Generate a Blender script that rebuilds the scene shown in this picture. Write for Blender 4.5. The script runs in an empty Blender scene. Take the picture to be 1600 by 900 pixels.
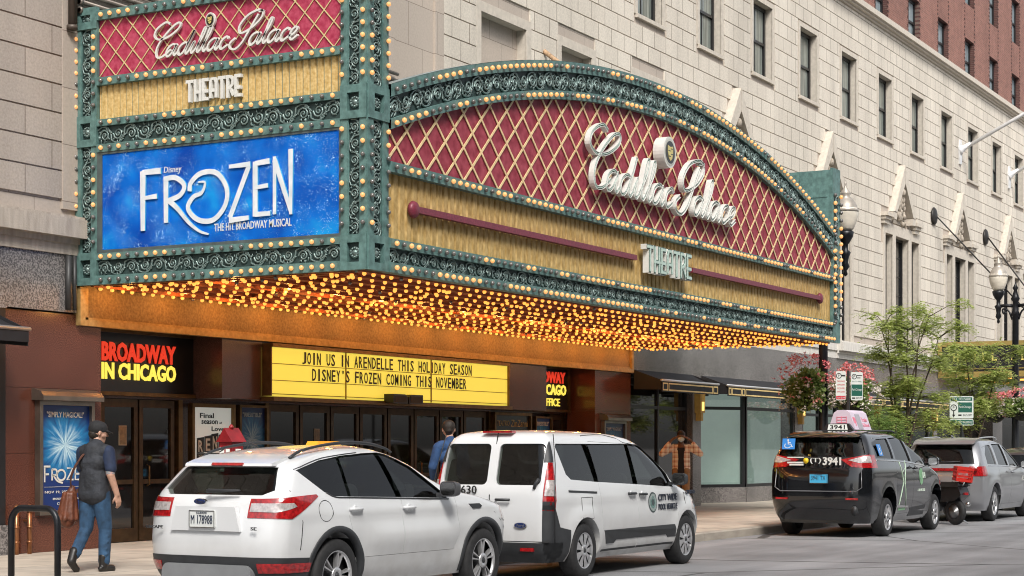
import bpy, bmesh, math, random
import numpy as np
from mathutils import Vector, Matrix
random.seed(7)
PI = math.pi
SC = bpy.context.scene
COL = SC.collection
R = math.radians

# ------------------------------------------------------------------ camera
# street axis = +X (away to the right), building line = Y 17.5, kerb = Y 11.85, road = Z 0
CAMH = 1.58
YAW = R(29.1)
cam_d = bpy.data.cameras.new("camera"); cam = bpy.data.objects.new("camera", cam_d); COL.objects.link(cam)
cam.location = (0, 0, CAMH)
cam.rotation_euler = (R(90), 0, YAW - R(90))
cam_d.sensor_width = 36; cam_d.lens = 36 * 2784 / 1600
cam_d.shift_y = 250 / 1600
cam_d.clip_start = .1; cam_d.clip_end = 3000
SC.camera = cam

# ------------------------------------------------------------------ world + sun (soft, bright overcast)
W = bpy.data.worlds.new("World"); SC.world = W; W.use_nodes = True
nt = W.node_tree
bg = nt.nodes["Background"]
SUN_EL, SUN_DIR = R(46), Vector((-.74, -.67, 0)).normalized()
sky = nt.nodes.new("ShaderNodeTexSky"); sky.sky_type = 'NISHITA'; sky.sun_disc = False
sky.sun_elevation = SUN_EL
sky.sun_rotation = math.atan2(SUN_DIR.x, SUN_DIR.y)
sky.air_density = 1.0; sky.dust_density = 3.0; sky.ozone_density = 1.0
hs = nt.nodes.new("ShaderNodeHueSaturation"); hs.inputs['Saturation'].default_value = .28
nt.links.new(sky.outputs[0], hs.inputs['Color']); nt.links.new(hs.outputs[0], bg.inputs['Color'])
bg.inputs['Strength'].default_value = .15
sl = bpy.data.lights.new("sun", 'SUN'); sl.energy = 2.1; sl.angle = R(16); sl.color = (1, .955, .89)
so = bpy.data.objects.new("sun", sl); COL.objects.link(so)
tosun = Vector((SUN_DIR.x * math.cos(SUN_EL), SUN_DIR.y * math.cos(SUN_EL), math.sin(SUN_EL)))
so.rotation_euler = tosun.to_track_quat('Z', 'Y').to_euler()
so.location = (0, 0, 60)

SC.render.engine = 'CYCLES'
SC.view_settings.view_transform = 'Standard'; SC.view_settings.look = 'None'
SC.view_settings.gamma = 1; SC.view_settings.use_curve_mapping = False
SC.view_settings.exposure = 0.5
try:
    SC.cycles.use_denoising = True; SC.cycles.filter_width = 1.05; SC.cycles.use_light_tree = True
    SC.cycles.max_bounces = 6; SC.cycles.diffuse_bounces = 3; SC.cycles.glossy_bounces = 4
    SC.cycles.transmission_bounces = 4; SC.cycles.transparent_max_bounces = 12
    SC.cycles.sample_clamp_indirect = 4; SC.cycles.caustics_reflective = False; SC.cycles.caustics_refractive = False
except Exception: pass

# ------------------------------------------------------------------ materials
MATS = {}
def srgb(r, g, b):
    f = lambda c: ((c / 255) / 12.92 if c / 255 <= .04045 else ((c / 255 + .055) / 1.055) ** 2.4)
    return (f(r), f(g), f(b))
def setin(b, n, v):
    if n in b.inputs: b.inputs[n].default_value = v
def pbr(name, col, rough=.6, metal=0., var=.15, vs=6., bump=0., bs=40., coat=0., col2=None, emit=None, es=0., spec=.5, detail=5., stretch=(1, 1, 1)):
    """one Principled surface whose colour wanders with object-space noise"""
    if name in MATS: return MATS[name]
    m = bpy.data.materials.new(name); m.use_nodes = True; n = m.node_tree; b = n.nodes["Principled BSDF"]
    setin(b, 'Roughness', rough); setin(b, 'Metallic', metal); setin(b, 'Coat Weight', coat); setin(b, 'Coat Roughness', .05); setin(b, 'Specular IOR Level', spec)
    c = (*col[:3], 1)
    if var > 0 or col2:
        tc = n.nodes.new("ShaderNodeTexCoord"); mp = n.nodes.new("ShaderNodeMapping"); mp.inputs['Scale'].default_value = stretch
        n.links.new(tc.outputs['Object'], mp.inputs['Vector'])
        nz = n.nodes.new("ShaderNodeTexNoise"); nz.inputs['Scale'].default_value = vs; nz.inputs['Detail'].default_value = detail
        n.links.new(mp.outputs[0], nz.inputs['Vector'])
        rp = n.nodes.new("ShaderNodeValToRGB"); rp.color_ramp.elements[0].position = .3; rp.color_ramp.elements[1].position = .7
        if col2: a, d = c, (*col2[:3], 1)
        else:
            a = tuple(min(1, x * (1 - var)) for x in col[:3]) + (1,); d = tuple(min(1, x * (1 + var)) for x in col[:3]) + (1,)
        rp.color_ramp.elements[0].color = a; rp.color_ramp.elements[1].color = d
        n.links.new(nz.outputs[0], rp.inputs[0]); n.links.new(rp.outputs[0], b.inputs['Base Color'])
    else: b.inputs['Base Color'].default_value = c
    if bump > 0:
        tc2 = n.nodes.new("ShaderNodeTexCoord"); nb = n.nodes.new("ShaderNodeTexNoise"); nb.inputs['Scale'].default_value = bs; nb.inputs['Detail'].default_value = 4
        n.links.new(tc2.outputs['Object'], nb.inputs['Vector'])
        bp = n.nodes.new("ShaderNodeBump"); bp.inputs['Strength'].default_value = bump; bp.inputs['Distance'].default_value = .02
        n.links.new(nb.outputs[0], bp.inputs['Height']); n.links.new(bp.outputs[0], b.inputs['Normal'])
    if emit: setin(b, 'Emission Color', (*emit, 1)); setin(b, 'Emission Strength', es)
    MATS[name] = m
    return m

def glass(name, tint=(.75, .8, .78), through=.75, rough=.02):
    """a thin window pane: part clear, part mirror by angle"""
    if name in MATS: return MATS[name]
    m = bpy.data.materials.new(name); m.use_nodes = True; n = m.node_tree; n.nodes.clear()
    o = n.nodes.new("ShaderNodeOutputMaterial"); mx = n.nodes.new("ShaderNodeMixShader"); tr = n.nodes.new("ShaderNodeBsdfTransparent"); gl = n.nodes.new("ShaderNodeBsdfGlossy")
    lf = n.nodes.new("ShaderNodeLayerWeight"); lf.inputs['Blend'].default_value = .5; pw = n.nodes.new("ShaderNodeMath"); pw.operation = 'POWER'; pw.inputs[1].default_value = 4; n.links.new(lf.outputs[1], pw.inputs[0]); lw = n.nodes.new("ShaderNodeMath"); lw.operation = 'MULTIPLY_ADD'; lw.inputs[1].default_value = .85; lw.inputs[2].default_value = .05; n.links.new(pw.outputs[0], lw.inputs[0])
    tr.inputs[0].default_value = (*[t * through for t in tint], 1); gl.inputs['Roughness'].default_value = rough
    n.links.new(lw.outputs[0], mx.inputs[0]); n.links.new(tr.outputs[0], mx.inputs[1]); n.links.new(gl.outputs[0], mx.inputs[2]); n.links.new(mx.outputs[0], o.inputs[0])
    MATS[name] = m
    return m

def leafy(name, c1, c2, vs=5., tl=.4):
    """leaf surface: half scatters back, half lets the light through"""
    if name in MATS: return MATS[name]
    m = bpy.data.materials.new(name); m.use_nodes = True; n = m.node_tree; L = n.links.new; b = n.nodes["Principled BSDF"]; o = n.nodes["Material Output"]; setin(b, 'Roughness', .55); setin(b, 'Specular IOR Level', .3)
    tc = n.nodes.new("ShaderNodeTexCoord"); nz = n.nodes.new("ShaderNodeTexNoise"); nz.inputs['Scale'].default_value = vs; nz.inputs['Detail'].default_value = 5; L(tc.outputs['Object'], nz.inputs[0])
    rp = n.nodes.new("ShaderNodeValToRGB"); e = rp.color_ramp.elements; e[0].position, e[1].position = .32, .68; e[0].color = (*c1, 1); e[1].color = (*c2, 1); L(nz.outputs[0], rp.inputs[0]); L(rp.outputs[0], b.inputs['Base Color'])
    t = n.nodes.new("ShaderNodeBsdfTranslucent"); L(rp.outputs[0], t.inputs[0]); mx = n.nodes.new("ShaderNodeMixShader"); mx.inputs[0].default_value = tl; L(b.outputs[0], mx.inputs[1]); L(t.outputs[0], mx.inputs[2]); L(mx.outputs[0], o.inputs[0])
    MATS[name] = m
    return m

def blocks(name, cols, bw, bh, mortar, mcol, zoff=0., rough=.8, bump=.35, axes='XZ', noise=.12, ns=9., off=.5, msmooth=.1, xoff=0.):
    """stone or brick courses in the wall's own X/Z metres"""
    if name in MATS: return MATS[name]
    m = bpy.data.materials.new(name); m.use_nodes = True; n = m.node_tree; b = n.nodes["Principled BSDF"]; setin(b, 'Roughness', rough)
    L = n.links.new
    tc = n.nodes.new("ShaderNodeTexCoord"); sp = n.nodes.new("ShaderNodeSeparateXYZ"); cb = n.nodes.new("ShaderNodeCombineXYZ")
    L(tc.outputs['Object'], sp.inputs[0])
    ax = n.nodes.new("ShaderNodeMath"); ax.operation = 'ADD'; ax.inputs[1].default_value = -xoff
    L(sp.outputs[axes[0]], ax.inputs[0]); L(ax.outputs[0], cb.inputs[0])
    ad = n.nodes.new("ShaderNodeMath"); ad.operation = 'ADD'; ad.inputs[1].default_value = -zoff
    L(sp.outputs[axes[1]], ad.inputs[0]); L(ad.outputs[0], cb.inputs[1])
    bt = n.nodes.new("ShaderNodeTexBrick"); bt.offset = off; bt.squash = 1
    bt.inputs['Scale'].default_value = 1; bt.inputs['Brick Width'].default_value = bw; bt.inputs['Row Height'].default_value = bh
    bt.inputs['Mortar Size'].default_value = mortar; bt.inputs['Mortar Smooth'].default_value = msmooth; bt.inputs['Bias'].default_value = 0
    bt.inputs['Color1'].default_value = (*cols[0], 1); bt.inputs['Color2'].default_value = (*cols[1], 1); bt.inputs['Mortar'].default_value = (*mcol, 1)
    L(cb.outputs[0], bt.inputs['Vector'])
    nz = n.nodes.new("ShaderNodeTexNoise"); nz.inputs['Scale'].default_value = ns; nz.inputs['Detail'].default_value = 6; L(tc.outputs['Object'], nz.inputs['Vector'])
    n2 = n.nodes.new("ShaderNodeTexNoise"); n2.inputs['Scale'].default_value = 1.1; n2.inputs['Detail'].default_value = 6; mp2 = n.nodes.new("ShaderNodeMapping"); mp2.inputs['Scale'].default_value = (1, 1, .16) if axes == 'XZ' else (1, .5, 1); L(tc.outputs['Object'], mp2.inputs[0]); L(mp2.outputs[0], n2.inputs['Vector'])
    av = n.nodes.new("ShaderNodeMath"); av.operation = 'ADD'; L(nz.outputs[0], av.inputs[0]); L(n2.outputs[0], av.inputs[1])
    mr = n.nodes.new("ShaderNodeMapRange"); mr.inputs[1].default_value = .7; mr.inputs[2].default_value = 1.3; mr.inputs[3].default_value = 1 - noise; mr.inputs[4].default_value = 1 + noise
    L(av.outputs[0], mr.inputs[0])
    mx = n.nodes.new("ShaderNodeMix"); mx.data_type = 'RGBA'; mx.blend_type = 'MULTIPLY'; mx.inputs[0].default_value = 1
    L(bt.outputs[0], mx.inputs[6]); L(mr.outputs[0], mx.inputs[7]); L(mx.outputs[2], b.inputs['Base Color'])
    bp = n.nodes.new("ShaderNodeBump"); bp.inputs['Strength'].default_value = bump; bp.inputs['Distance'].default_value = .02; bp.invert = True
    mu = n.nodes.new("ShaderNodeMath"); mu.operation = 'MULTIPLY'; mu.inputs[1].default_value = -.25; L(nz.outputs[0], mu.inputs[0])
    a2 = n.nodes.new("ShaderNodeMath"); a2.operation = 'ADD'; L(bt.outputs[1], a2.inputs[0]); L(mu.outputs[0], a2.inputs[1])
    L(a2.outputs[0], bp.inputs['Height']); L(bp.outputs[0], b.inputs['Normal'])
    MATS[name] = m
    return m

def speckle(name, c1, c2, scale, rough=.5, rough2=None, pos=(.42, .58), big=0., coat=0.):
    """granite: fine grains of two colours"""
    if name in MATS: return MATS[name]
    m = bpy.data.materials.new(name); m.use_nodes = True; n = m.node_tree; b = n.nodes["Principled BSDF"]; setin(b, 'Roughness', rough); setin(b, 'Coat Weight', coat)
    tc = n.nodes.new("ShaderNodeTexCoord"); nz = n.nodes.new("ShaderNodeTexNoise"); nz.inputs['Scale'].default_value = scale; nz.inputs['Detail'].default_value = 3
    n.links.new(tc.outputs['Object'], nz.inputs['Vector'])
    rp = n.nodes.new("ShaderNodeValToRGB"); e = rp.color_ramp.elements; e[0].position, e[1].position = pos; e[0].color = (*c1, 1); e[1].color = (*c2, 1)
    n.links.new(nz.outputs[0], rp.inputs[0])
    n2 = n.nodes.new("ShaderNodeTexNoise"); n2.inputs['Scale'].default_value = 1.3; n2.inputs['Detail'].default_value = 5; n.links.new(tc.outputs['Object'], n2.inputs['Vector'])
    mr = n.nodes.new("ShaderNodeMapRange"); mr.inputs[1].default_value = .3; mr.inputs[2].default_value = .7; mr.inputs[3].default_value = 1 - big; mr.inputs[4].default_value = 1 + big; n.links.new(n2.outputs[0], mr.inputs[0])
    mx = n.nodes.new("ShaderNodeMix"); mx.data_type = 'RGBA'; mx.blend_type = 'MULTIPLY'; mx.inputs[0].default_value = 1
    n.links.new(rp.outputs[0], mx.inputs[6]); n.links.new(mr.outputs[0], mx.inputs[7]); n.links.new(mx.outputs[2], b.inputs['Base Color'])
    MATS[name] = m
    return m

# ------------------------------------------------------------------ mesh helpers
class MB:
    """collects shapes, then links them as ONE mesh object"""
    def __init__(s): s.v = []; s.f = []; s.mi = []; s.sm = []
    def add(s, v, f, mi=0, smooth=False):
        o = len(s.v); s.v += [tuple(p) for p in v]; s.f += [tuple(i + o for i in q) for q in f]; s.mi += [mi] * len(f); s.sm += [smooth] * len(f)
    def box(s, x0, x1, y0, y1, z0, z1, mi=0):
        if x0 > x1: x0, x1 = x1, x0
        if y0 > y1: y0, y1 = y1, y0
        if z0 > z1: z0, z1 = z1, z0
        v = [(x0, y0, z0), (x1, y0, z0), (x1, y1, z0), (x0, y1, z0), (x0, y0, z1), (x1, y0, z1), (x1, y1, z1), (x0, y1, z1)]
        s.add(v, [(0, 3, 2, 1), (4, 5, 6, 7), (0, 1, 5, 4), (1, 2, 6, 5), (2, 3, 7, 6), (3, 0, 4, 7)], mi)
    def obox(s, o, ax, ay, az, mi=0):
        o, ax, ay, az = map(Vector, (o, ax, ay, az))
        v = [o, o + ax, o + ax + ay, o + ay, o + az, o + ax + az, o + ax + ay + az, o + ay + az]
        f = [(0, 3, 2, 1), (4, 5, 6, 7), (0, 1, 5, 4), (1, 2, 6, 5), (2, 3, 7, 6), (3, 0, 4, 7)]
        if ax.cross(ay).dot(az) < 0: f = [q[::-1] for q in f]
        s.add(v, f, mi)
    def bar(s, a, b, w, h, up=(0, 0, 1), mi=0):
        a, b = Vector(a), Vector(b); d = b - a; up = Vector(up); x = d.cross(up)
        if x.length < 1e-6: x = d.cross(Vector((1, 0, 0)))
        x.normalize(); y = x.cross(d).normalized()
        s.obox(a - x * w / 2 - y * h / 2, x * w, d, y * h, mi)
    def tube(s, pts, r, n=8, mi=0, cap=True, closed=False, smooth=True, squash=1.):
        pts = [Vector(p) for p in pts]; N = len(pts)
        if N < 2: return
        rs = r if isinstance(r, (list, tuple)) else [r] * N
        T = []
        for i in range(N):
            if closed: d = pts[(i + 1) % N] - pts[i - 1]
            else: d = pts[min(i + 1, N - 1)] - pts[max(i - 1, 0)]
            T.append(d.normalized() if d.length > 1e-9 else Vector((0, 0, 1)))
        u = T[0].orthogonal().normalized(); v = []
        for i in range(N):
            if i: u = (u - T[i] * u.dot(T[i])); u = u.normalized() if u.length > 1e-6 else T[i].orthogonal().normalized()
            w = T[i].cross(u)
            for k in range(n):
                a = 2 * PI * k / n
                v.append(pts[i] + (u * math.cos(a) + w * math.sin(a) * squash) * rs[i])
        f = []
        for i in range(N if closed else N - 1):
            j = (i + 1) % N
            for k in range(n): f.append((i * n + k, i * n + (k + 1) % n, j * n + (k + 1) % n, j * n + k))
        if cap and not closed: f += [tuple(range(n))[::-1], tuple(range((N - 1) * n, N * n))]
        s.add(v, f, mi, smooth)
    def lathe(s, prof, o=(0, 0, 0), axis=(0, 0, 1), n=16, mi=0, smooth=True, cap=True):
        """prof = [(radius, height)] turned about axis through o"""
        o = Vector(o); a = Vector(axis).normalized(); u = a.orthogonal().normalized(); w = a.cross(u); v = []
        for r, h in prof:
            for k in range(n):
                t = 2 * PI * k / n; v.append(o + a * h + (u * math.cos(t) + w * math.sin(t)) * max(r, 1e-4))
        f = [(i * n + k, i * n + (k + 1) % n, (i + 1) * n + (k + 1) % n, (i + 1) * n + k) for i in range(len(prof) - 1) for k in range(n)]
        if cap: f += [tuple(range(n))[::-1], tuple(range((len(prof) - 1) * n, len(prof) * n))]
        s.add(v, f, mi, smooth)
    def prism(s, poly, o, ux, uy, un, d0=0., d1=.1, mi=0, mis=None):
        """2-D outline (counter-clockwise in ux,uy) pushed along un from d0 to d1"""
        o, ux, uy, un = map(Vector, (o, ux, uy, un)); N = len(poly)
        if sum(poly[i - 1][0] * poly[i][1] - poly[i][0] * poly[i - 1][1] for i in range(N)) < 0: poly = poly[::-1]
        v = [o + ux * p[0] + uy * p[1] + un * d0 for p in poly] + [o + ux * p[0] + uy * p[1] + un * d1 for p in poly]
        f = [tuple(range(N))[::-1], tuple(range(N, 2 * N))] + [(i, (i + 1) % N, N + (i + 1) % N, N + i) for i in range(N)]
        if (ux.cross(uy).dot(un)) * (d1 - d0) < 0: f = [q[::-1] for q in f]
        s.add(v, f, mi)
        if mis is not None:
            for k in range(N): s.mi[-1 - k] = mis
    def quad(s, a, b, c, d, mi=0): s.add([a, b, c, d], [(0, 1, 2, 3)], mi)
    def merge(s, o, M=None, mi=None):
        base = len(s.v); s.v += [tuple(M @ Vector(p)) for p in o.v] if M else list(o.v)
        s.f += [tuple(i + base for i in q) for q in o.f]; s.mi += o.mi if mi is None else [mi] * len(o.f); s.sm += o.sm
    def mesh(s, name, mats):
        me = bpy.data.meshes.new(name); me.from_pydata(s.v, [], s.f)
        for m in (mats if isinstance(mats, (list, tuple)) else [mats]): me.materials.append(m)
        if len(me.polygons) == len(s.mi):
            me.polygons.foreach_set('material_index', s.mi); me.polygons.foreach_set('use_smooth', s.sm)
        me.update()
        return me
    def build(s, name, mats, parent=None, loc=None):
        me = s.mesh(name, mats); o = bpy.data.objects.new(name, me); COL.objects.link(o)
        if parent is not None: o.parent = parent
        if loc is not None: o.location = loc
        return o

def tag(o, label=None, cat=None, group=None, kind=None):
    if label: o['label'] = label
    if cat: o['category'] = cat
    if group: o['group'] = group
    if kind: o['kind'] = kind
    return o
def empty(name, loc, label=None, cat=None, rz=0, group=None):
    o = bpy.data.objects.new(name, None); COL.objects.link(o); o.location = loc; o.rotation_euler = (0, 0, rz); o.empty_display_size = .2
    return tag(o, label, cat, group)
def kids(o): return [c for c in bpy.data.objects if c.parent == o]
def copy_tree(o, parent=None):
    c = o.copy(); COL.objects.link(c)
    if parent is not None: c.parent = parent
    for ch in kids(o): copy_tree(ch, c)
    return c
def evmesh(o):
    dg = bpy.context.evaluated_depsgraph_get(); dg.update()
    return bpy.data.meshes.new_from_object(o.evaluated_get(dg))
def smooth(o, ang=35):
    me = o.data
    me.polygons.foreach_set('use_smooth', [True] * len(me.polygons))
    me.set_sharp_from_angle(angle=R(ang)); return o
def arc(cx, cy, r, a0, a1, n): return [(cx + r * math.cos(R(a0 + (a1 - a0) * i / n)), cy + r * math.sin(R(a0 + (a1 - a0) * i / n))) for i in range(n + 1)]
def rrect(x0, x1, y0, y1, r, n=5):
    return arc(x1 - r, y0 + r, r, -90, 0, n) + arc(x1 - r, y1 - r, r, 0, 90, n) + arc(x0 + r, y1 - r, r, 90, 180, n) + arc(x0 + r, y0 + r, r, 180, 270, n)
def spline(pts, n=8, closed=False):
    """Catmull-Rom through points of any dimension"""
    P = [np.array(p, float) for p in pts]; N = len(P); out = []
    for i in range(N if closed else N - 1):
        p0 = P[(i - 1) % N] if closed or i else 2 * P[0] - P[1]
        p1, p2 = P[i], P[(i + 1) % N]
        p3 = P[(i + 2) % N] if closed or i + 2 < N else 2 * P[-1] - P[-2]
        for k in range(n):
            t = k / n
            out.append(.5 * (2 * p1 + (p2 - p0) * t + (2 * p0 - 5 * p1 + 4 * p2 - p3) * t * t + (3 * p1 - p0 - 3 * p2 + p3) * t ** 3))
    if not closed: out.append(P[-1])
    return [tuple(q) for q in out]

# ------------------------------------------------------------------ lettering
_TXT = {}
def text_geo(t, bold=0., res=2):
    """(verts2d, faces) of a word, scaled to a unit box"""
    k = (t, bold)
    if k in _TXT: return _TXT[k]
    c = bpy.data.curves.new("lettering", 'FONT'); c.body = t; c.offset = bold; c.resolution_u = res; c.extrude = .05
    o = bpy.data.objects.new("lettering", c); COL.objects.link(o)
    me = evmesh(o); COL.objects.unlink(o); bpy.data.objects.remove(o); bpy.data.curves.remove(c)
    v = [tuple(p.co) for p in me.vertices]; f = [tuple(p.vertices) for p in me.polygons]; bpy.data.meshes.remove(me)
    x0 = min(p[0] for p in v); x1 = max(p[0] for p in v); y0 = min(p[1] for p in v); y1 = max(p[1] for p in v)
    v = [((p[0] - x0) / (x1 - x0), (p[1] - y0) / (y1 - y0), p[2] / .1 + .5) for p in v]
    _TXT[k] = (v, f); return _TXT[k]
def put_text(mb, t, o, ux, uy, un, w, h, d=.004, mi=0, bold=0., slant=0.):
    """word t in the box w x h whose lower left corner is o"""
    v, f = text_geo(t, bold); o, ux, uy, un = map(Vector, (o, ux, uy, un))
    mb.add([o + ux * (p[0] * w + slant * p[1] * h) + uy * (p[1] * h) + un * (p[2] * d) for p in v], f, mi)
def ribbon(mb, pts, w, fr, d0, d1, mi=0, mis=None, closed=False):
    """flat stroke of width w along 2-D pts, standing from d0 to d1 along the frame's normal. fr = (o,ux,uy,un)"""
    o, ux, uy, un = map(Vector, fr); P = [np.array(p, float) for p in pts]; N = len(P); A = []; B = []
    ws = w if isinstance(w, (list, tuple)) else [w] * N
    for i in range(N):
        d = (P[(i + 1) % N] - P[i - 1]) if closed else (P[min(i + 1, N - 1)] - P[max(i - 1, 0)])
        L = np.hypot(*d); d = d / L if L > 1e-9 else np.array([1., 0]); nn = np.array([-d[1], d[0]])
        A.append(P[i] + nn * ws[i] / 2); B.append(P[i] - nn * ws[i] / 2)
    W3 = lambda p, d: o + ux * p[0] + uy * p[1] + un * d
    v = []; f = []; m = []
    for i in range(N): v += [W3(A[i], d0), W3(A[i], d1), W3(B[i], d1), W3(B[i], d0)]
    for i in range(N if closed else N - 1):
        a, b = i * 4, ((i + 1) % N) * 4
        f += [(a + 1, a + 2, b + 2, b + 1), (a, a + 1, b + 1, b), (a + 2, a + 3, b + 3, b + 2)]; m += [mi, mi if mis is None else mis, mi if mis is None else mis]
    if not closed: f += [(0, 3, 2, 1), ((N - 1) * 4, (N - 1) * 4 + 1, (N - 1) * 4 + 2, (N - 1) * 4 + 3)]; m += [mi if mis is None else mis] * 2
    mb.add(v, f); mb.mi[-len(f):] = m
FRONT = lambda x, y, z: ((x, y, z), (1, 0, 0), (0, 0, 1), (0, -1, 0))     # faces the street (-Y)
SIDE = lambda x, y, z: ((x, y, z), (0, -1, 0), (0, 0, 1), (-1, 0, 0))     # faces down the street (-X)
# ------------------------------------------------------------------ palette
STONE = blocks("limestone courses", ((.655, .60, .515), (.60, .545, .465)), .66, .3967, .009, (.16, .12, .09), zoff=.268, rough=.85, bump=.3, noise=.17, ns=26)
STONE2 = blocks("darker pink limestone courses", ((.44, .38, .325), (.39, .34, .295)), 1.02, .3967, .007, (.12, .09, .07), zoff=.268, rough=.85, bump=.35, noise=.2, ns=30)  # darker, pinker courses left of the marquee
ASHLAR = blocks("limestone ashlar", ((.48, .41, .345), (.44, .38, .325)), .95, .79, .006, (.22, .18, .15), zoff=.268, rough=.85, bump=.3, noise=.11, ns=26)
TRIM = pbr("limestone trim", (.57, .515, .44), .85, var=.1, vs=9, bump=.25, bs=60)
LEDGE = pbr("limestone ledge", (.66, .63, .58), .85, var=.14, vs=5, bump=.2, bs=40, stretch=(3, 3, .6))
RELIEF = pbr("carved limestone", (.38, .33, .27), .9, var=.3, vs=12, bump=.5, bs=30)
BRICK = blocks("red brick", ((.27, .115, .085), (.21, .085, .065)), .21, .072, .007, (.27, .19, .16), rough=.85, bump=.5, noise=.2, ns=4)
BRICKD = blocks("dark header brick", ((.10, .04, .035), (.08, .035, .03)), .21, .072, .007, (.16, .11, .09), rough=.85, bump=.5, noise=.2, ns=4)
GRANITE = speckle("grey granite", (.08, .075, .075), (.29, .27, .26), 42, .3, big=.2)
REDGRAN = speckle("polished red granite", (.075, .024, .016), (.16, .058, .036), 60, .16, big=.12)
BROWNGRAN = speckle("dim brown granite", (.062, .032, .026), (.105, .055, .045), 90, .25, big=.12)
BLACKM = pbr("black painted metal", (.012, .012, .014), .4, var=.3, vs=4)
BRONZE = pbr("aged bronze", (.15, .085, .032), .38, .75, var=.3, vs=7, bump=.1)
DARKBRONZE = pbr("dark bronze", (.07, .04, .018), .4, .6, var=.3, vs=7)
SASH = pbr("black window sash", (.012, .012, .013), .35, var=.2)
CURTAIN = pbr("curtained window glass", (.10, .115, .10), .06, var=.5, vs=2.5, stretch=(5, 5, .25), col2=(.30, .33, .30), spec=.9)
CURTAINB = pbr("blue grey window glass", (.20, .25, .27), .05, var=.3, vs=1.6, stretch=(4, 4, .4), col2=(.34, .41, .44), spec=.9)
DARKPANE = pbr("dark leaded glass", (.015, .016, .018), .08, var=.5, vs=3, spec=.8)
DOORGLASS = pbr("dark door glass", (.012, .011, .011), .03, var=.4, vs=2, spec=.8)

# ------------------------------------------------------------------ setting: ground, road, kerb, pavement
KY = 11.85
def asphalt():
    m = bpy.data.materials.new("asphalt"); m.use_nodes = True; n = m.node_tree; b = n.nodes["Principled BSDF"]; L = n.links.new
    setin(b, 'Roughness', .75)
    tc = n.nodes.new("ShaderNodeTexCoord")
    def noise(s, d, st=(1, 1, 1)):
        mp = n.nodes.new("ShaderNodeMapping"); mp.inputs['Scale'].default_value = st; L(tc.outputs['Object'], mp.inputs[0])
        z = n.nodes.new("ShaderNodeTexNoise"); z.inputs['Scale'].default_value = s; z.inputs['Detail'].default_value = d; L(mp.outputs[0], z.inputs[0]); return z
    fine, big, streak = noise(90, 3), noise(.5, 5), noise(1.2, 6, (.12, 1.3, 1))
    r1 = n.nodes.new("ShaderNodeValToRGB"); r1.color_ramp.elements[0].position = .35; r1.color_ramp.elements[1].position = .66
    r1.color_ramp.elements[0].color = (.20, .20, .207, 1); r1.color_ramp.elements[1].color = (.33, .33, .338, 1); L(fine.outputs[0], r1.inputs[0])
    ad = n.nodes.new("ShaderNodeMath"); ad.operation = 'ADD'; L(big.outputs[0], ad.inputs[0]); L(streak.outputs[0], ad.inputs[1])
    mr = n.nodes.new("ShaderNodeMapRange"); mr.inputs[1].default_value = .7; mr.inputs[2].default_value = 1.3; mr.inputs[3].default_value = .60; mr.inputs[4].default_value = 1.2; L(ad.outputs[0], mr.inputs[0])
    mx = n.nodes.new("ShaderNodeMix"); mx.data_type = 'RGBA'; mx.blend_type = 'MULTIPLY'; mx.inputs[0].default_value = 1
    L(r1.outputs[0], mx.inputs[6]); L(mr.outputs[0], mx.inputs[7])
    # thin dark sealed cracks
    vo = n.nodes.new("ShaderNodeTexVoronoi"); vo.feature = 'DISTANCE_TO_EDGE'; vo.inputs['Scale'].default_value = .22; 
    wv = noise(.8, 4); mw = n.nodes.new("ShaderNodeMix"); mw.data_type = 'VECTOR'; mw.inputs[0].default_value = .2; L(tc.outputs['Object'], mw.inputs[4]); L(wv.outputs[1], mw.inputs[5]); L(mw.outputs[1], vo.inputs[0])
    ls = n.nodes.new("ShaderNodeMath"); ls.operation = 'LESS_THAN'; ls.inputs[1].default_value = .0055; L(vo.outputs[0], ls.inputs[0])
    m2 = n.nodes.new("ShaderNodeMix"); m2.data_type = 'RGBA'; m2.inputs[7].default_value = (.06, .06, .06, 1); L(ls.outputs[0], m2.inputs[0]); L(mx.outputs[2], m2.inputs[6])
    L(m2.outputs[2], b.inputs['Base Color'])
    bp = n.nodes.new("ShaderNodeBump"); bp.inputs['Strength'].default_value = .5; bp.inputs['Distance'].default_value = .01; L(fine.outputs[0], bp.inputs['Height']); L(bp.outputs[0], b.inputs['Normal'])
    return m
PAVE = blocks("concrete pavement", ((.47, .41, .335), (.43, .38, .32)), 1.55, 1.55, .012, (.17, .15, .125), rough=.9, bump=.2, axes='XY', noise=.24, ns=2.2, off=0.)
KERBM = pbr("kerb stone", (.36, .32, .27), .85, var=.22, vs=3, bump=.3, bs=50, stretch=(.5, 2, 2))
g = MB(); g.quad((-900, -900, -.03), (1800, -900, -.03), (1800, 900, -.03), (-900, 900, -.03)); tag(g.build("ground", pbr("far ground", (.2, .19, .18), .9)), kind='structure')
g = MB(); g.quad((-80, -12, 0), (400, -12, 0), (400, KY + .05, 0), (-80, KY + .05, 0)); tag(g.build("road", asphalt()), kind='structure')
g = MB(); g.box(-80, 400, KY + .16, 30, -.02, .15); tag(g.build("pavement", PAVE), kind='structure')
g = MB()
x = -80.
while x < 400:
    g.prism([(0, -.02), (0, .125), (.025, .148), (.16, .15), (.16, -.02)], (x, KY, 0), (0, 1, 0), (0, 0, 1), (1, 0, 0), .004, 2.996); x += 3
tag(g.build("kerb", KERBM), kind='structure')

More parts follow.
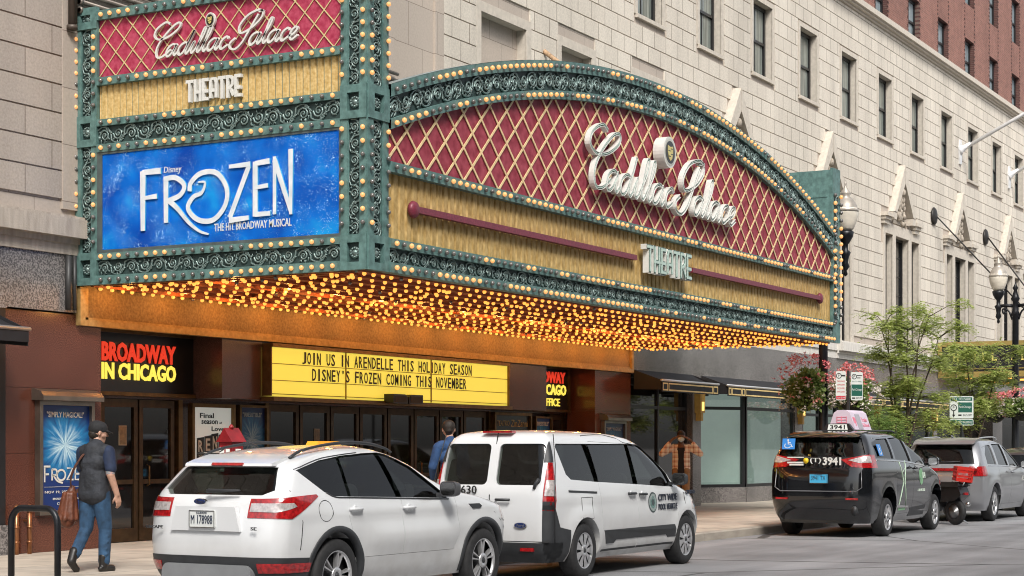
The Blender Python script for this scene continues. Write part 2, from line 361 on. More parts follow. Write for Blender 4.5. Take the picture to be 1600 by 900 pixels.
# ------------------------------------------------------------------ hotel building: stone base storeys, brick above
WY = 17.5
hotel = empty("hotel_building", (0, WY, 0), "long pale limestone hotel with red brick upper storeys and pointed stone gables", "building")
hotel.location = (0, 0, 0)
def cut(a, b, spans):
    """[a,b] minus spans"""
    out = [(a, b)]
    for s, e in spans:
        nx = []
        for p, q in out:
            if e <= p or s >= q: nx.append((p, q)); continue
            if s > p: nx.append((p, s))
            if e < q: nx.append((e, q))
        out = nx
    return [(p, q) for p, q in out if q - p > .02]
XA, XB = 4., 110.
UPW = [37.35 + 3.63 * k for k in range(20)]            # upper window openings, left edges
GC = [43.25 + 7.25 * k for k in range(9)]              # gable centres
OFF3 = [(-1.88, -1.06), (-.76, .72), (1.02, 1.92)]     # the three lights under a gable
NICHE = [(30.15, 32.0), (33.55, 35.0), (37.2, 38.7)]
TW, TH_ = 1.42, (11.6, 13.58)
openings = [(x, x + TW, *TH_) for x in UPW]
for g_ in GC:
    for a, b in OFF3: openings.append((g_ + .3 + a, g_ + .3 + b, 4.78, 8.55))
niches = [(a, b, 7.0, 10.13) for a, b in NICHE]
# solid wall with its openings
def holed_wall(mb, x0, x1, z0, z1, holes, y, depth, mi=0, mr=0):
    zs = sorted({z0, z1} | {z for h in holes for z in h[2:] if z0 < z < z1})
    for a, b in zip(zs, zs[1:]):
        zc = (a + b) / 2
        for p, q in cut(x0, x1, [(h[0], h[1]) for h in holes if h[2] < zc < h[3]]):
            mb.quad((p, y, a), (q, y, a), (q, y, b), (p, y, b), mi)
    for h in holes:
        X0, X1, Z0, Z1 = h
        mb.quad((X0, y, Z0), (X0, y, Z1), (X0, y + depth, Z1), (X0, y + depth, Z0), mr)
        mb.quad((X1, y, Z1), (X1, y, Z0), (X1, y + depth, Z0), (X1, y + depth, Z1), mr)
        mb.quad((X0, y, Z1), (X1, y, Z1), (X1, y + depth, Z1), (X0, y + depth, Z1), mr)
        mb.quad((X0, y + depth, Z0), (X1, y + depth, Z0), (X1, y, Z0), (X0, y, Z0), mr)
w = MB()
holed_wall(w, XA, XB, 4.4, 15.1, openings + niches, WY, .26, 0, 1)
for a, b, c, d in niches: w.quad((a, WY + .2, c), (b, WY + .2, c), (b, WY + .2, d), (a, WY + .2, d), 0)
w.build("base_wall", [ASHLAR, TRIM], hotel)
# rusticated courses standing proud of the wall, stopped short of the trims
w = MB(); wl = MB(); ROW = .3967; z = 14.55 + ROW * 1 - 26 * ROW
SMOOTH = [(18.56, 28.75)]
while z < 15.0:
    z1 = min(z + ROW, 15.06); zc = (z + z1) / 2; sp = list(SMOOTH)
    for X0, X1, Z0, Z1 in openings + niches:
        m = .2 if Z1 > 12 else .16
        if Z0 - .34 < zc < Z1 + .3: sp.append((X0 - m, X1 + m))
    for g_ in GC:
        if 8.4 < zc < 10.9:
            hw = 2.0 if zc < 9.25 else 1.35 * (10.95 - zc) / 1.6
            sp.append((g_ - hw, g_ + hw))
        if 4.6 < zc < 8.6: sp.append((g_ + .3 - 2.1, g_ + .3 + 2.15))
    if z > 4.75:
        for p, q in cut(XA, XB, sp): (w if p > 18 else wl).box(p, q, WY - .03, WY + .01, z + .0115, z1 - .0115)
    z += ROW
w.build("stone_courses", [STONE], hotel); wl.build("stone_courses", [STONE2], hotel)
# raised strips beside the smooth bay over the marquee
for a, b in ((26.62, 27.02), (28.42, 28.72), (18.56, 18.86)):
    w = MB(); w.box(a, b, WY - .045, WY + .02, 4.9, 15); w.build("pilaster_strip", [ASHLAR], hotel)
# trims round the openings
for X0, X1, Z0, Z1 in openings:
    w = MB()
    if Z1 > 12:
        w.box(X0 - .14, X0, WY - .036, WY + .01, Z0, Z1 + .14); w.box(X1, X1 + .14, WY - .036, WY + .01, Z0, Z1 + .14)
        w.box(X0, X1, WY - .036, WY + .01, Z1, Z1 + .14); w.box(X0 - .1, X1 + .1, WY - .08, WY + .2, Z0 - .09, Z0); w.build("window_trim", [TRIM], hotel)
for X0, X1, Z0, Z1 in niches:
    w = MB(); w.box(X0 - .2, X0, WY - .034, WY + .01, Z0, Z1 + .2); w.box(X1, X1 + .2, WY - .034, WY + .01, Z0, Z1 + .2); w.box(X0, X1, WY - .034, WY + .01, Z1, Z1 + .2); w.build("niche_trim", [TRIM], hotel)
for g_ in GC:
    w = MB(); c = g_ + .3
    for a, b in ((-2.1, -1.88), (-1.06, -.76), (.72, 1.02), (1.92, 2.15)): w.box(c + a, c + b, WY - .05, WY + .01, 4.78, 8.55)
    w.box(c - 2.1, c + 2.15, WY - .05, WY + .01, 8.55, 8.9); w.build("mullion_surround", [TRIM], hotel)
# windows
def sash(name, X0, X1, Z0, Z1, y, pane, fw=.09, rail=True, mull=0, bars=0):
    f = MB(); d = .09
    f.box(X0, X0 + fw, y - d, y, Z0, Z1); f.box(X1 - fw, X1, y - d, y, Z0, Z1)
    f.box(X0 + fw, X1 - fw, y - d, y, Z0, Z0 + fw); f.box(X0 + fw, X1 - fw, y - d, y, Z1 - fw, Z1)
    zm = (Z0 + Z1) / 2
    if rail: f.box(X0 + fw, X1 - fw, y - d + .01, y, zm - .035, zm + .035)
    for k in range(mull):
        xm = X0 + (X1 - X0) * (k + 1) / (mull + 1); f.box(xm - .015, xm + .015, y - .05, y, Z0 + fw, zm - .04 if rail else Z1 - fw)
        if rail: f.box(xm - .015, xm + .015, y - .06, y, zm + .04, Z1 - fw)
    for k in range(bars):
        zb = Z0 + (Z1 - Z0) * (k + 1) / (bars + 1); f.box(X0 + fw, X1 - fw, y - .04, y, zb - .015, zb + .015)
    o = f.build(name, [SASH], hotel)
    p = MB(); p.box(X0 + fw * .6, X1 - fw * .6, y - .03, y - .01, Z0 + fw * .6, zm if rail else Z1 - fw * .6)
    if rail: p.box(X0 + fw * .6, X1 - fw * .6, y - .05, y - .03, zm + .001, Z1 - fw * .6)
    p.build("pane", [pane], o)
    return o
for X0, X1, Z0, Z1 in openings:
    if X0 > 84: continue
    if Z1 > 12: sash("window", X0 + .003, X1 - .003, Z0 + .003, Z1 - .003, WY + .26, CURTAIN, .1, True, 1)
    elif X0 > 48: sash("window", X0 + .003, X1 - .003, Z0 + .003, Z1 - .003, WY + .26, DARKPANE, .08, False, 1 if X1 - X0 > 1.2 else 0, 5)
# gables
def gable(g_):
    m = MB(); y0, y1 = WY - .24, WY + .01; za, zb, hw = 10.92, 9.27, 1.18; t = .27
    for s in (-1, 1):
        P = [(s * hw, zb), (s * .02, za), (s * .02, za - .62), (s * (hw - t), zb)]
        m.prism(P, (g_, 0, 0), (1, 0, 0), (0, 0, 1), (0, 1, 0), y0, y1)
        P = [(s * (hw + .05), zb - .02), (s * (hw + .05) , zb - .1), (s * (hw - .02), zb - .24), (s * (hw - t - .02), zb - .24), (s * (hw - t - .02), zb - .02)]
        m.prism(P, (g_, 0, 0), (1, 0, 0), (0, 0, 1), (0, 1, 0), y0 + .02, y1)
        a, b = s * 1.32, s * 2.02                                   # corbelled blocks at either end
        x0, x1 = min(a, b), max(a, b)
        m.box(g_ + x0, g_ + x1, WY - .26, WY + .01, 9.05, 9.17); m.box(g_ + x0 + .05, g_ + x1 - .05, WY - .19, WY + .01, 8.95, 9.047); m.box(g_ + x0 + .1, g_ + x1 - .1, WY - .13, WY + .01, 8.82, 8.948)
    o = m.build("gable", [TRIM], hotel)
    r = MB(); rnd = random.Random(3)
    r.prism([(-.8, 8.95), (.8, 8.95), (.03, 10.3), (-.03, 10.3)], (g_, 0, 0), (1, 0, 0), (0, 0, 1), (0, 1, 0), WY - .04, WY + .01)
    for k in range(46):                                             # bust, drapery and leaf carving
        t_ = rnd.random(); zz = 8.97 + t_ * .95; xx = rnd.uniform(-1, 1) * .72 * (1 - t_ * .85); rr = rnd.uniform(.04, .09)
        r.lathe([(rr * math.sin(a), -rr * math.cos(a) * 1.4) for a in [i * PI / 5 for i in range(6)]], (g_ + xx, WY - .05 - rr * .5, zz), (rnd.uniform(-.6, .6), 0, 1), 7, cap=False)
    r.lathe([(.11 * math.sin(a), -.14 * math.cos(a)) for a in [i * PI / 6 for i in range(7)]], (g_, WY - .14, 10.02), n=10, cap=False)
    r.build("carving", [RELIEF], o)
for g_ in GC: gable(g_)
# cornice between stone and brick, ledge over the shops
m = MB()
m.box(XA, XB, WY - .10, WY + .3, 15.06, 15.13); m.box(XA, XB, WY - .2, WY + .3, 15.13, 15.19); m.box(XA, XB, WY - .28, WY + .3, 15.19, 15.36)
m.build("cornice", [TRIM], hotel)
LEDGE2 = pbr("weathered brown ledge", (.36, .31, .26), .85, vs=4, col2=(.52, .46, .39), bump=.25, bs=40, stretch=(3, 3, .5))
for a, b, p in ((XA, 18.92, .2), (37.3, 51.35, .08), (51.35, 86, .25)):
    m = MB()
    m.box(a, b, WY - p, WY + .1, 4.5, 4.76); m.box(a, b, WY - p + .05, WY + .05, 4.76, 4.8)
    m.box(a, b, WY - p * .45, WY + .05, 4.42, 4.5); m.box(a, b, WY - p * .2 - .02, WY + .05, 4.27, 4.42)
    m.build("ledge", [LEDGE2 if a < 20 else LEDGE], hotel)
# brick storeys with their windows
BY = WY + .1; bw = [(x + .05, x + 1.35) for x in UPW]
bh = [(a, b, 15.42, 16.95) for a, b in bw] + [(a, b, 18.25, 20.05) for a, b in bw] + [(a, b, 21.3, 23.1) for a, b in bw]
m = MB(); holed_wall(m, XA, XB, 15.36, 26, bh, BY, .24, 0, 1); m.build("brick_wall", [BRICK, BRICKD], hotel)
m = MB()                                                            # toothed dark headers up either side of each window bay
for a, b in bw:
    if a < 50 or a > 84: continue
    z = 15.4; k = 0
    while z < 22:
        for e, s in ((a, -1), (b, 1)):
            wd = .13 if k % 2 else .06
            m.box(e if s > 0 else e - wd, e + wd if s > 0 else e, BY - .014, BY + .01, z, z + .066)
        z += .145; k += 1
m.build("header_bricks", [BRICKD], hotel)
for a, b, c, d in bh:
    if 50 < a < 84 and c < 20: sash("window", a + .003, b - .003, c + .003, d - .003, BY + .24, CURTAINB, .1, True, 1)
# rear and roof so the block is a solid
m = MB(); m.box(XA, XB, WY + 1.9, WY + 22, -.02, 25.9); m.box(XA, XB, WY + .02, WY + 1.9, 25.5, 26); m.build("rear_block", [BRICK], hotel)

# ---- ground storey: granite band, piers
m = MB()
m.box(XA, 17.52, WY - .03, WY + .3, 3.45, 4.27); m.box(17.52, 18.84, WY - .03, WY + .3, 3.47, 4.27); m.box(37.05, 86, WY - .03, WY + .3, 3.34, 4.27)
m.build("granite_band", [GRANITE], hotel)
PIERS = [(40.5, 41.02), (47.75, 48.35), (54.8, 55.4), (61.2, 62.2), (70, 71.5)]
for a, b in PIERS:
    m = MB(); m.box(a, b, WY - .05, WY + 1.4, .14, 3.34); m.build("pier", [GRANITE], hotel)
m = MB(); m.box(XA, 17.3, WY + .3, WY + .5, .14, 3.45); m.box(17.3, 17.5, WY - .02, WY + .4, .55, 3.45, 0); m.build("shop_front", [BLACKM], hotel)
m = MB(); m.box(15.5, 17.5, WY - .06, WY + .4, .14, .55); m.build("stall_riser", [GRANITE], hotel)

# ---- shop fronts to the right of the theatre
SHOPGLASS = glass("shop window glass", (.86, .92, .90), .9)
BLIND = pbr("pale glowing window blind", (.50, .55, .51), .8, var=.15, vs=1.5, emit=(.62, .70, .66), es=.30)  # emission on the blind stands in for display lights inside the shop
DIM = pbr("dim shop interior", (.05, .055, .055), .8, var=.5, vs=2)
def frame_pane(x0, y0, x1, y1, z0, z1, bars_z, posts, mat_pane, back, backd=.25, fw=.08):
    """a glazed front from (x0,y0) to (x1,y1): black frame part > pane, and what hangs behind the glass"""
    a, b = Vector((x0, y0, 0)), Vector((x1, y1, 0)); d = (b - a); L = d.length; d /= L; nrm = Vector((d.y, -d.x, 0))
    P = lambda s, z, o=0: a + d * s + Vector((0, 0, z)) + nrm * o
    f = MB()
    for s in [0] + posts + [L - fw]: f.obox(P(s, z0, -.05), d * fw, nrm * .1, (0, 0, z1 - z0))
    for z in [z0, z1 - fw] + bars_z: f.obox(P(0, z, -.045), d * L, nrm * .09, (0, 0, fw))
    o = f.build("shop_window", [BLACKM], hotel)
    p = MB(); p.obox(P(.02, z0 + .02, -.006), d * (L - .04), nrm * .012, (0, 0, z1 - z0 - .04)); p.build("pane", [mat_pane], o)
    q = MB(); q.obox(P(.02, z0, -backd), d * (L - .04), nrm * .01, (0, 0, z1 - z0)); q.build("blind", [back], o)
    r = MB(); r.obox(P(0, .15, -.06), d * L, nrm * .14, (0, 0, z0 - .15)); r.build("stall_riser", [GRANITE], hotel)
frame_pane(37.15, WY + .15, 40.48, WY + .15, .5, 3.3, [2.5], [1.6], DOORGLASS, DIM)
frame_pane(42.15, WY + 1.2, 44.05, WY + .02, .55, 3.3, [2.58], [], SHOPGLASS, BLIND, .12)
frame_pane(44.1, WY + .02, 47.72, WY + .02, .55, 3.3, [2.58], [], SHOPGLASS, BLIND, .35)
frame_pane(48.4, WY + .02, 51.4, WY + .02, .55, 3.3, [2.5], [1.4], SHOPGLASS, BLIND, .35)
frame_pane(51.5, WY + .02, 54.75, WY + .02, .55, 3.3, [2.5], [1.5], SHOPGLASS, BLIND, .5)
frame_pane(55.45, WY + .02, 61.15, WY + .02, .55, 3.3, [2.5], [1.8, 3.6], SHOPGLASS, DIM, .6)
frame_pane(62.3, WY + .5, 69.9, WY + .5, .3, 3.3, [2.5], [1.8, 3.6, 5.2], DOORGLASS, DIM, .6)
frame_pane(71.6, WY + .1, 85, WY + .1, .5, 3.3, [2.5], [3, 6, 9], DOORGLASS, DIM, .6)
m = MB(); m.box(41.03, 42.1, WY + .55, WY + .6, .15, 3.3); m.box(41.03, 42.1, WY + .2, WY + .3, 2.9, 3.3); m.box(41.4, 41.46, WY + .5, WY + .55, .15, 2.9); m.build("shop_door", [BLACKM], hotel)

# ------------------------------------------------------------------ theatre entrance (under the marquee)
ent = empty("theatre_entrance", (27.3, WY, .15), "dark red granite theatre entrance with bronze doors under the bulb-lit canopy", "entrance")
E0 = Vector((27.3, WY, .15))
def eb(m, name, mats, parent=None):
    o = m.build(name, mats, parent if parent is not None else ent)
    if parent is None: o.location = -E0
    return o
for a, b in ((17.52, 19.37), (35.2, 37.03)):
    m = MB(); zz = [.15, .63, 1.51, 2.4, 3.45]
    for p, q in zip(zz, zz[1:]): m.box(a, b, WY, WY + .69, p + .003, q - .003)
    m.box(a + .01, b - .01, WY + .01, WY + .68, .15, 3.44, 1)
    eb(m, "granite_pier", [REDGRAN, pbr("pale joint", (.2, .13, .1), .8, var=.1)])
RY = WY + .75
m = MB(); m.box(19.37, 35.2, RY + .12, RY + .3, .15, 3.5); m.box(19.37, 35.2, RY - .02, RY + .12, 2.33, 2.42); m.box(19.37, 35.2, WY + .05, RY + .12, 3.36, 3.5); eb(m, "back_wall", [BROWNGRAN])
m = MB(); m.box(22.15, 32.96, WY + .02, RY, 2.36, 3.36); m.box(30.98, 31.02, WY + .012, WY + .02, 2.36, 3.36); eb(m, "sign_wall", [BROWNGRAN])
def door(x0, x1, fancy=True):
    m = MB(); fw = .085; y = RY
    m.box(x0, x0 + fw, y, y + .07, .16, 2.32); m.box(x1 - fw, x1, y, y + .07, .16, 2.32); m.box(x0 + fw, x1 - fw, y, y + .07, 2.2, 2.32)
    m.box(x0 + fw, x1 - fw, y, y + .07, .16, .36); m.box(x0 + fw, x1 - fw, y + .01, y + .06, 1.03, 1.1)
    o = eb(m, "door", [DARKBRONZE])
    p = MB(); p.box(x0 + fw - .01, x1 - fw + .01, y + .03, y + .045, .35, 2.21); eb(p, "pane", [DOORGLASS], o)
    h = MB(); h.tube([(x0 + .16, y - .004, 1.0), (x0 + .16, y - .06, 1.02), (x0 + .16, y - .06, 1.3), (x0 + .16, y - .004, 1.32)], .014, 6); eb(h, "handle", [BRONZE], o)
for a, b in ((20.2, 21.02), (21.06, 21.88)): door(a, b)
for k in range(8): door(24.3 + k * .93, 24.3 + k * .93 + .89)
door(34.5, 35.18)
for x in (20.08, 21.95, 24.2, 31.76):
    m = MB(); m.box(x, x + .1, RY - .03, RY + .12, .15, 2.34); eb(m, "door_post", [BRONZE])
# gold fascia over the entrance
GOLDF = pbr("mottled gold leaf fascia", (.22, .13, .045), .6, .2, vs=26, col2=(.38, .25, .10), bump=.25, bs=30)
GOLDT = pbr("gold leaf trim", (.36, .22, .075), .5, .35, vs=14, col2=(.55, .37, .15), bump=.15, bs=30)
m = MB(); m.box(18.95, 36.95, WY - .03, WY + .03, 3.36, 3.95); f_ = eb(m, "gold_fascia", [GOLDF])
m = MB(); m.box(18.86, 37.03, WY - .09, WY + .04, 3.30, 3.385); m.box(18.86, 18.96, WY - .09, WY + .04, 3.386, 3.84); m.box(18.97, 19.05, WY - .06, WY + .03, 3.386, 3.84); m.box(36.94, 37.03, WY - .09, WY + .04, 3.386, 3.84)
m.box(18.97, 36.94, WY - .06, WY + .03, 3.386, 3.42)
eb(m, "fascia_frame", [GOLDT], f_)
# ------------------------------------------------------------------ the theatre marquee
TEAL = pbr("verdigris painted metal", (.115, .21, .195), .5, .1, spec=.3, var=.3, vs=11, bump=.12, bs=30)
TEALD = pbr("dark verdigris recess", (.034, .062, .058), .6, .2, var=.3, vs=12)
SCROLL = pbr("worn verdigris scrollwork", (.13, .21, .20), .38, .45, vs=30, col2=(.27, .34, .32), bump=.2, bs=60)
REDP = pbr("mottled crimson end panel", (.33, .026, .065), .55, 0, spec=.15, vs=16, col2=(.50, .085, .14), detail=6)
REDF = pbr("mottled shaded crimson front panel", (.225, .028, .046), .55, 0, spec=.12, vs=9, col2=(.40, .08, .11), detail=6)  # end panel's crimson with the street face's shade put into the colour
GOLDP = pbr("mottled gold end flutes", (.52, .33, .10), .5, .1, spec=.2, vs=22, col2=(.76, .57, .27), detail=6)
GOLDR = pbr("mottled shaded gold front flutes", (.36, .225, .07), .55, .05, spec=.15, vs=16, col2=(.62, .44, .19), detail=6, stretch=(1, 1, .6))  # end gold darkened, shade of the street face is in the colour
LATT = pbr("gilt lattice bar", (.78, .58, .31), .5, 0, var=.18, vs=12)
LATT2 = pbr("pale gilt lattice bar", (.75, .62, .32), .4, .3, var=.15, vs=12)
WHITE = pbr("white enamelled letter", (.68, .68, .64), .5, 0, var=.07, vs=10)
NEON = pbr("unlit neon tube", (.45, .58, .51), .15, 0, var=.1, vs=20)
LDARK = pbr("dark green letter channel", (.03, .075, .06), .5)
CRIM = pbr("crimson enamel rail", (.19, .028, .05), .45, .1, var=.3, vs=30)
SOFF = pbr("dark red soffit", (.30, .065, .025), .6, 0, var=.35, vs=3)
SOFFR = pbr("red soffit rib", (.36, .10, .035), .5, .2, var=.3, vs=6)
ROOFM = pbr("weathered sheet roof", (.30, .36, .36), .5, .3, var=.15, vs=2)
BULB = pbr("lit amber bulb", (.5, .3, .08), .3, var=0, emit=(1, .36, .06), es=1.2)
BULBR = pbr("lit warm rim bulb", (.5, .28, .12), .25, var=0, emit=(1, .43, .14), es=.62)
BULBC = pbr("unlit clear bulb", (.13, .12, .11), .06, .0, var=.2, vs=5, coat=1)
SOCK = pbr("bulb socket", (.06, .06, .055), .5, .5)
XL, XL2, XR2, XR_, FY, ZB = 18.86, 19.34, 36.77, 37.25, 12.6, 3.85
mq = empty("theatre_marquee", ((XL + XR_) / 2, WY, ZB), "huge green bulb-studded theatre marquee with arched crimson lattice front and blue show banner", "marquee")
MQ0 = Vector(mq.location)
def mp_(m, name, mats, parent=None):
    o = m.build(name, mats, parent if parent is not None else mq)
    if parent is None: o.location = -MQ0
    return o
bulbs = []          # (position, radius, kind, priority)
rb = random.Random(11)
def bulb_row(fn, L, sp, r, lit=.5, soff=False):
    n = max(1, int(round(L / sp))); run = 0; k = True
    for i in range(n):
        if run <= 0: run = rb.choice((1, 1, 2, 2, 3)); k = rb.random() < lit
        run -= 1
        bulbs.append((fn((i + .5) * L / n), r, ('rim' if k else 'off')))
# --- scroll frieze motif: running spiral with leaves, in (s,t) metres, height h
def scroll_geo(m, fn, L, h, pitch, r=.012):
    n = max(1, int(round(L / pitch))); p = L / n
    for i in range(n):
        c = (i + .5) * p; up = i % 2
        sg = 1 if up else -1; cy = h * (.5 + .04 * sg); R0 = min(p * .40, h * .36)
        sp = []
        for k in range(17):
            a = k / 16 * 3.6 * PI; rr = R0 * (1 - k / 17.5); sp.append((c + rr * math.cos(a + PI) , cy + sg * rr * math.sin(a + PI)))
        m.tube([fn(s, t, .012) for s, t in sp], [r * (1.1 - .5 * k / 16) for k in range(17)], 5, cap=False)
        m.lathe([(r * 2.0 * math.sin(a), r * 1.6 * -math.cos(a)) for a in (.3, 1, 1.57)][::-1], fn(c, cy, .012), Vector(fn(c, cy, 1)) - Vector(fn(c, cy, 0)), 6)
        q0, q1 = (c - p * .5, h * (.5 - .32 * sg)), (c + p * .5, h * (.5 + .32 * sg))
        st = spline([q0, (c - p * .2, h * (.5 - .46 * sg)), (c + p * .22, h * (.5 - .42 * sg)), (c + p * .46, h * .5), q1], 3)
        m.tube([fn(s, t, .010) for s, t in st], r * .9, 5, cap=False)
        for k in range(9):                                          # leaf blades filling the ground round the spiral
            a = -1.2 + k * .42; th = 2 * PI * k / 9 + i; x0, y0 = (c + p * (.1 + .1 * k), h * (.5 - sg * (.4 - .1 * k))) if k < 4 else (c + p * .46 * math.cos(th), h * (.5 + .42 * math.sin(th))); l = h * .2
            y0 = min(max(y0, h * .06), h * .94)
            m.tube([fn(x0, y0, .008), fn(x0 + l * .5 * math.cos(a), y0 - sg * l * .5 * math.sin(a), .018), fn(x0 + l * math.cos(a + .5), y0 + sg * l * math.sin(a + .5) * .6, .006)], [r * .9, r * 1.0, r * .3], 4, cap=False)
# strip frames: fn(s,t,n) -> world
endf = lambda y0, z0: (lambda s, t, n: (XL - n, y0 - s, z0 + t))
frof = lambda x0, z0: (lambda s, t, n: (x0 + s, FY - n, z0 + t))
def quadstrip(m, fn, L, h, n, mi=0, seg=1):
    for i in range(seg): m.quad(fn(L * i / seg, 0, n), fn(L * (i + 1) / seg, 0, n), fn(L * (i + 1) / seg, h, n), fn(L * i / seg, h, n), mi)
# --- the two end cabinets
m = MB(); m.box(XL + .07, XL2 - .005, FY + .07, WY - .05, ZB + .02, 7.62); mp_(m, "end_cabinet", [TEAL])
m = MB(); m.box(XR2, XR_ - .1, FY + .05, WY - .05, ZB + .02, 7.56); m.box(XR2 - .012, XR2 + .01, FY + .7, FY + .73, 5, 7.55); m.box(XR2 - .012, XR2 + .01, FY + .1, FY + .7, 6.98, 7.0)
mp_(m, "end_cabinet", [TEAL])
m = MB(); m.box(XR2, XR_, FY - .02, FY + .045, ZB, 7.6); mp_(m, "far_post", [TEAL])
for z0, z1 in ((4.35, 5.75), (5.95, 7.0)):
    fn = lambda s, t, n, z0=z0: (XR2 + .1 + t, FY - .02 - n, z0 + s)
    m = MB(); quadstrip(m, fn, z1 - z0, .24, .003, 1); scroll_geo(m, fn, z1 - z0, .24, .26); mp_(m, "far_scroll", [SCROLL, TEALD])
for x in (XR2 + .05, XR_ - .05): bulb_row(lambda s, x=x: (x, FY - .06, 4.2 + s), 2.9, .17, .042, .6)
# corner post and wall-side post (each two faces, with a recessed scroll and rosette blocks)
PZ = [(ZB, 4.30, 'r'), (4.30, 5.78, 's'), (5.78, 6.21, 'r'), (6.21, 7.42, 's'), (7.42, 7.72, 'r')]
def post(y0, wd, front):
    """post on the end face from y0 towards the street; front also gives it a street face"""
    m = MB()
    def face(fn, wdt):
        for z0, z1, k in PZ:
            b = .012 if k == 's' else .03
            if k == 's':
                quadstrip(m, lambda s, t, n, z0=z0: fn(z0 + s, t, n), z1 - z0, wdt * .3, .0)
                quadstrip(m, lambda s, t, n, z0=z0: fn(z0 + s, wdt * .7 + t, n), z1 - z0, wdt * .3, .0)
            yy = wdt * .27
            for (a, c, e, g_) in ((0, yy, z0, z1), (wdt - yy, wdt, z0, z1)) + (((yy, wdt - yy, z0, z0 + .1), (yy, wdt - yy, z1 - .1, z1)) if k == 'r' else ()):
                P = [fn(e, a, b), fn(g_, a, b), fn(g_, c, b), fn(e, c, b), fn(e, a, -.04), fn(g_, a, -.04), fn(g_, c, -.04), fn(e, c, -.04)]
                m.add(P, [(0, 1, 2, 3), (0, 4, 5, 1), (1, 5, 6, 2), (2, 6, 7, 3), (3, 7, 4, 0)])
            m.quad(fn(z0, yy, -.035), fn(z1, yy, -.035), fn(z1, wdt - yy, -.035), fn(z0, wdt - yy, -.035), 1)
    fs = [(lambda s, t, n: (XL - n, y0 - t, s), wd)]
    if front: fs.append((lambda s, t, n: (XL + t, FY - n, s), XL2 - XL))
    for fn, wdt in fs: face(fn, wdt)
    m.box(XL + .041, XL + .1, y0 - wd + .041, y0, ZB + .001, 7.719, 1)
    if front: m.box(XL + .101, XL2 - .001, FY + .041, FY + .1, ZB + .001, 7.719, 1)
    o = mp_(m, "corner_post" if front else "wall_post", [TEAL, TEALD])
    for fn, wdt in fs:
        for z0, z1, k in PZ:
            q = MB(); f2 = (lambda s, t, n, z0=z0, fn=fn, wdt=wdt: fn(z0 + s, wdt * .27 + t, n - .03))
            if k == 's':
                scroll_geo(q, f2, z1 - z0, wdt * .46, .21, .012); o2 = mp_(q, "post_scroll", [SCROLL]); 
                for tt in (.1, .9): bulb_row(lambda s, tt=tt, fn=fn, wdt=wdt, z0=z0: fn(z0 + .06 + s, wdt * tt, .045), z1 - z0 - .1, .165, .031, .55)
            else:
                cz, ct = (z1 - z0) / 2, wdt * .23
                q.lathe([(.075, 0), (.08, .012), (.06, .024), (.05, .012), (.035, .012), (.028, .03), (.001, .034)], f2(cz, ct, 0), Vector(f2(cz, ct, 1)) - Vector(f2(cz, ct, 0)), 18)
                for a in range(10):
                    aa = a * PI / 5; q.lathe([(.016, 0), (.012, .014), (.001, .018)], f2(cz + .058 * math.cos(aa), ct + .058 * math.sin(aa), .016), Vector(f2(0, 0, 1)) - Vector(f2(0, 0, 0)), 6)
                mp_(q, "rosette", [SCROLL])
post(WY, .4, False)
post(13.0, .4, True)
# --- end face: lattice, gold flutes, friezes, banner
Y0, Y1 = 17.1, 13.0; LY = Y0 - Y1
def panel(m, z0, z1, d, mi=0): m.quad((XL + d, Y0, z0), (XL + d, Y1, z0), (XL + d, Y1, z1), (XL + d, Y0, z1), mi)
m = MB(); panel(m, 6.73, 7.53, .045); lp = mp_(m, "lattice_panel", [REDP])
def lattice(m, fn, L, z0, z1, pw, ph, wd, d, clip=None):
    """crossed diagonal bars clipped to [0,L] x [z0,z1] (or a top curve)"""
    sl = ph / pw
    for sg in (1, -1):
        k = -int((z1 - z0) / ph) - 2
        while k * pw < L + (z1 - z0) / sl + pw:
            pts = []
            N = 60 if clip else 1
            s0 = k * pw
            def at(t): return (s0 + t / sl if sg > 0 else s0 - t / sl)
            ts = [i * (z1 - z0) / 240 for i in range(241)]
            ok = [t for t in ts if 0 <= at(t) <= L and (clip is None or z0 + t <= clip(at(t)))]
            if len(ok) > 1:
                a, b = ok[0], ok[-1]
                P0, P1 = Vector(fn(at(a), z0 + a, d)), Vector(fn(at(b), z0 + b, d)); up = Vector(fn(0, 0, 1)) - Vector(fn(0, 0, 0))
                m.bar(P0 - up * (.002 if sg > 0 else 0), P1 - up * (.002 if sg > 0 else 0), wd, .012, up)
            k += 1
fe = lambda s, z, n: (XL - n, Y0 - s, z)
m = MB(); lattice(m, fe, LY, 6.735, 7.525, .305, .33, .0135, -.035); mp_(m, "lattice", [LATT2], lp)
def rail(z0, z1, name="bulb_rail", p=.02):
    m = MB(); m.box(XL - p, XL + .06, Y1, Y0, z0, z1); mp_(m, name, [TEAL])
for z0, z1 in ((7.53, 7.66), (6.62, 6.73), (6.05, 6.145), (5.69, 5.80), (4.19, 4.285), (ZB, 3.975)):
    rail(z0, z1); bulb_row(lambda s, z=(z0 + z1) / 2: (XL - .05, Y0 - .02 - s, z), LY - .04, .163, .031, .55)
def flutes(m, fn, L, z0, z1, p, dp):
    n = int(round(L / p)); p = L / n
    for i in range(n):
        a = i * p; S = [(a, 0), (a + p * .14, -dp), (a + p * .2, -dp), (a + p * .34, 0), (a + p, 0)]
        for (s0, d0), (s1, d1) in zip(S, S[1:]): m.quad(fn(s0, z0, d0), fn(s1, z0, d1), fn(s1, z1, d1), fn(s0, z1, d0))
m = MB(); flutes(m, lambda s, z, n: (XL + .05 - n, Y0 - s, z), LY, 6.146, 6.62, .112, .022); mp_(m, "gold_panel", [GOLDP])
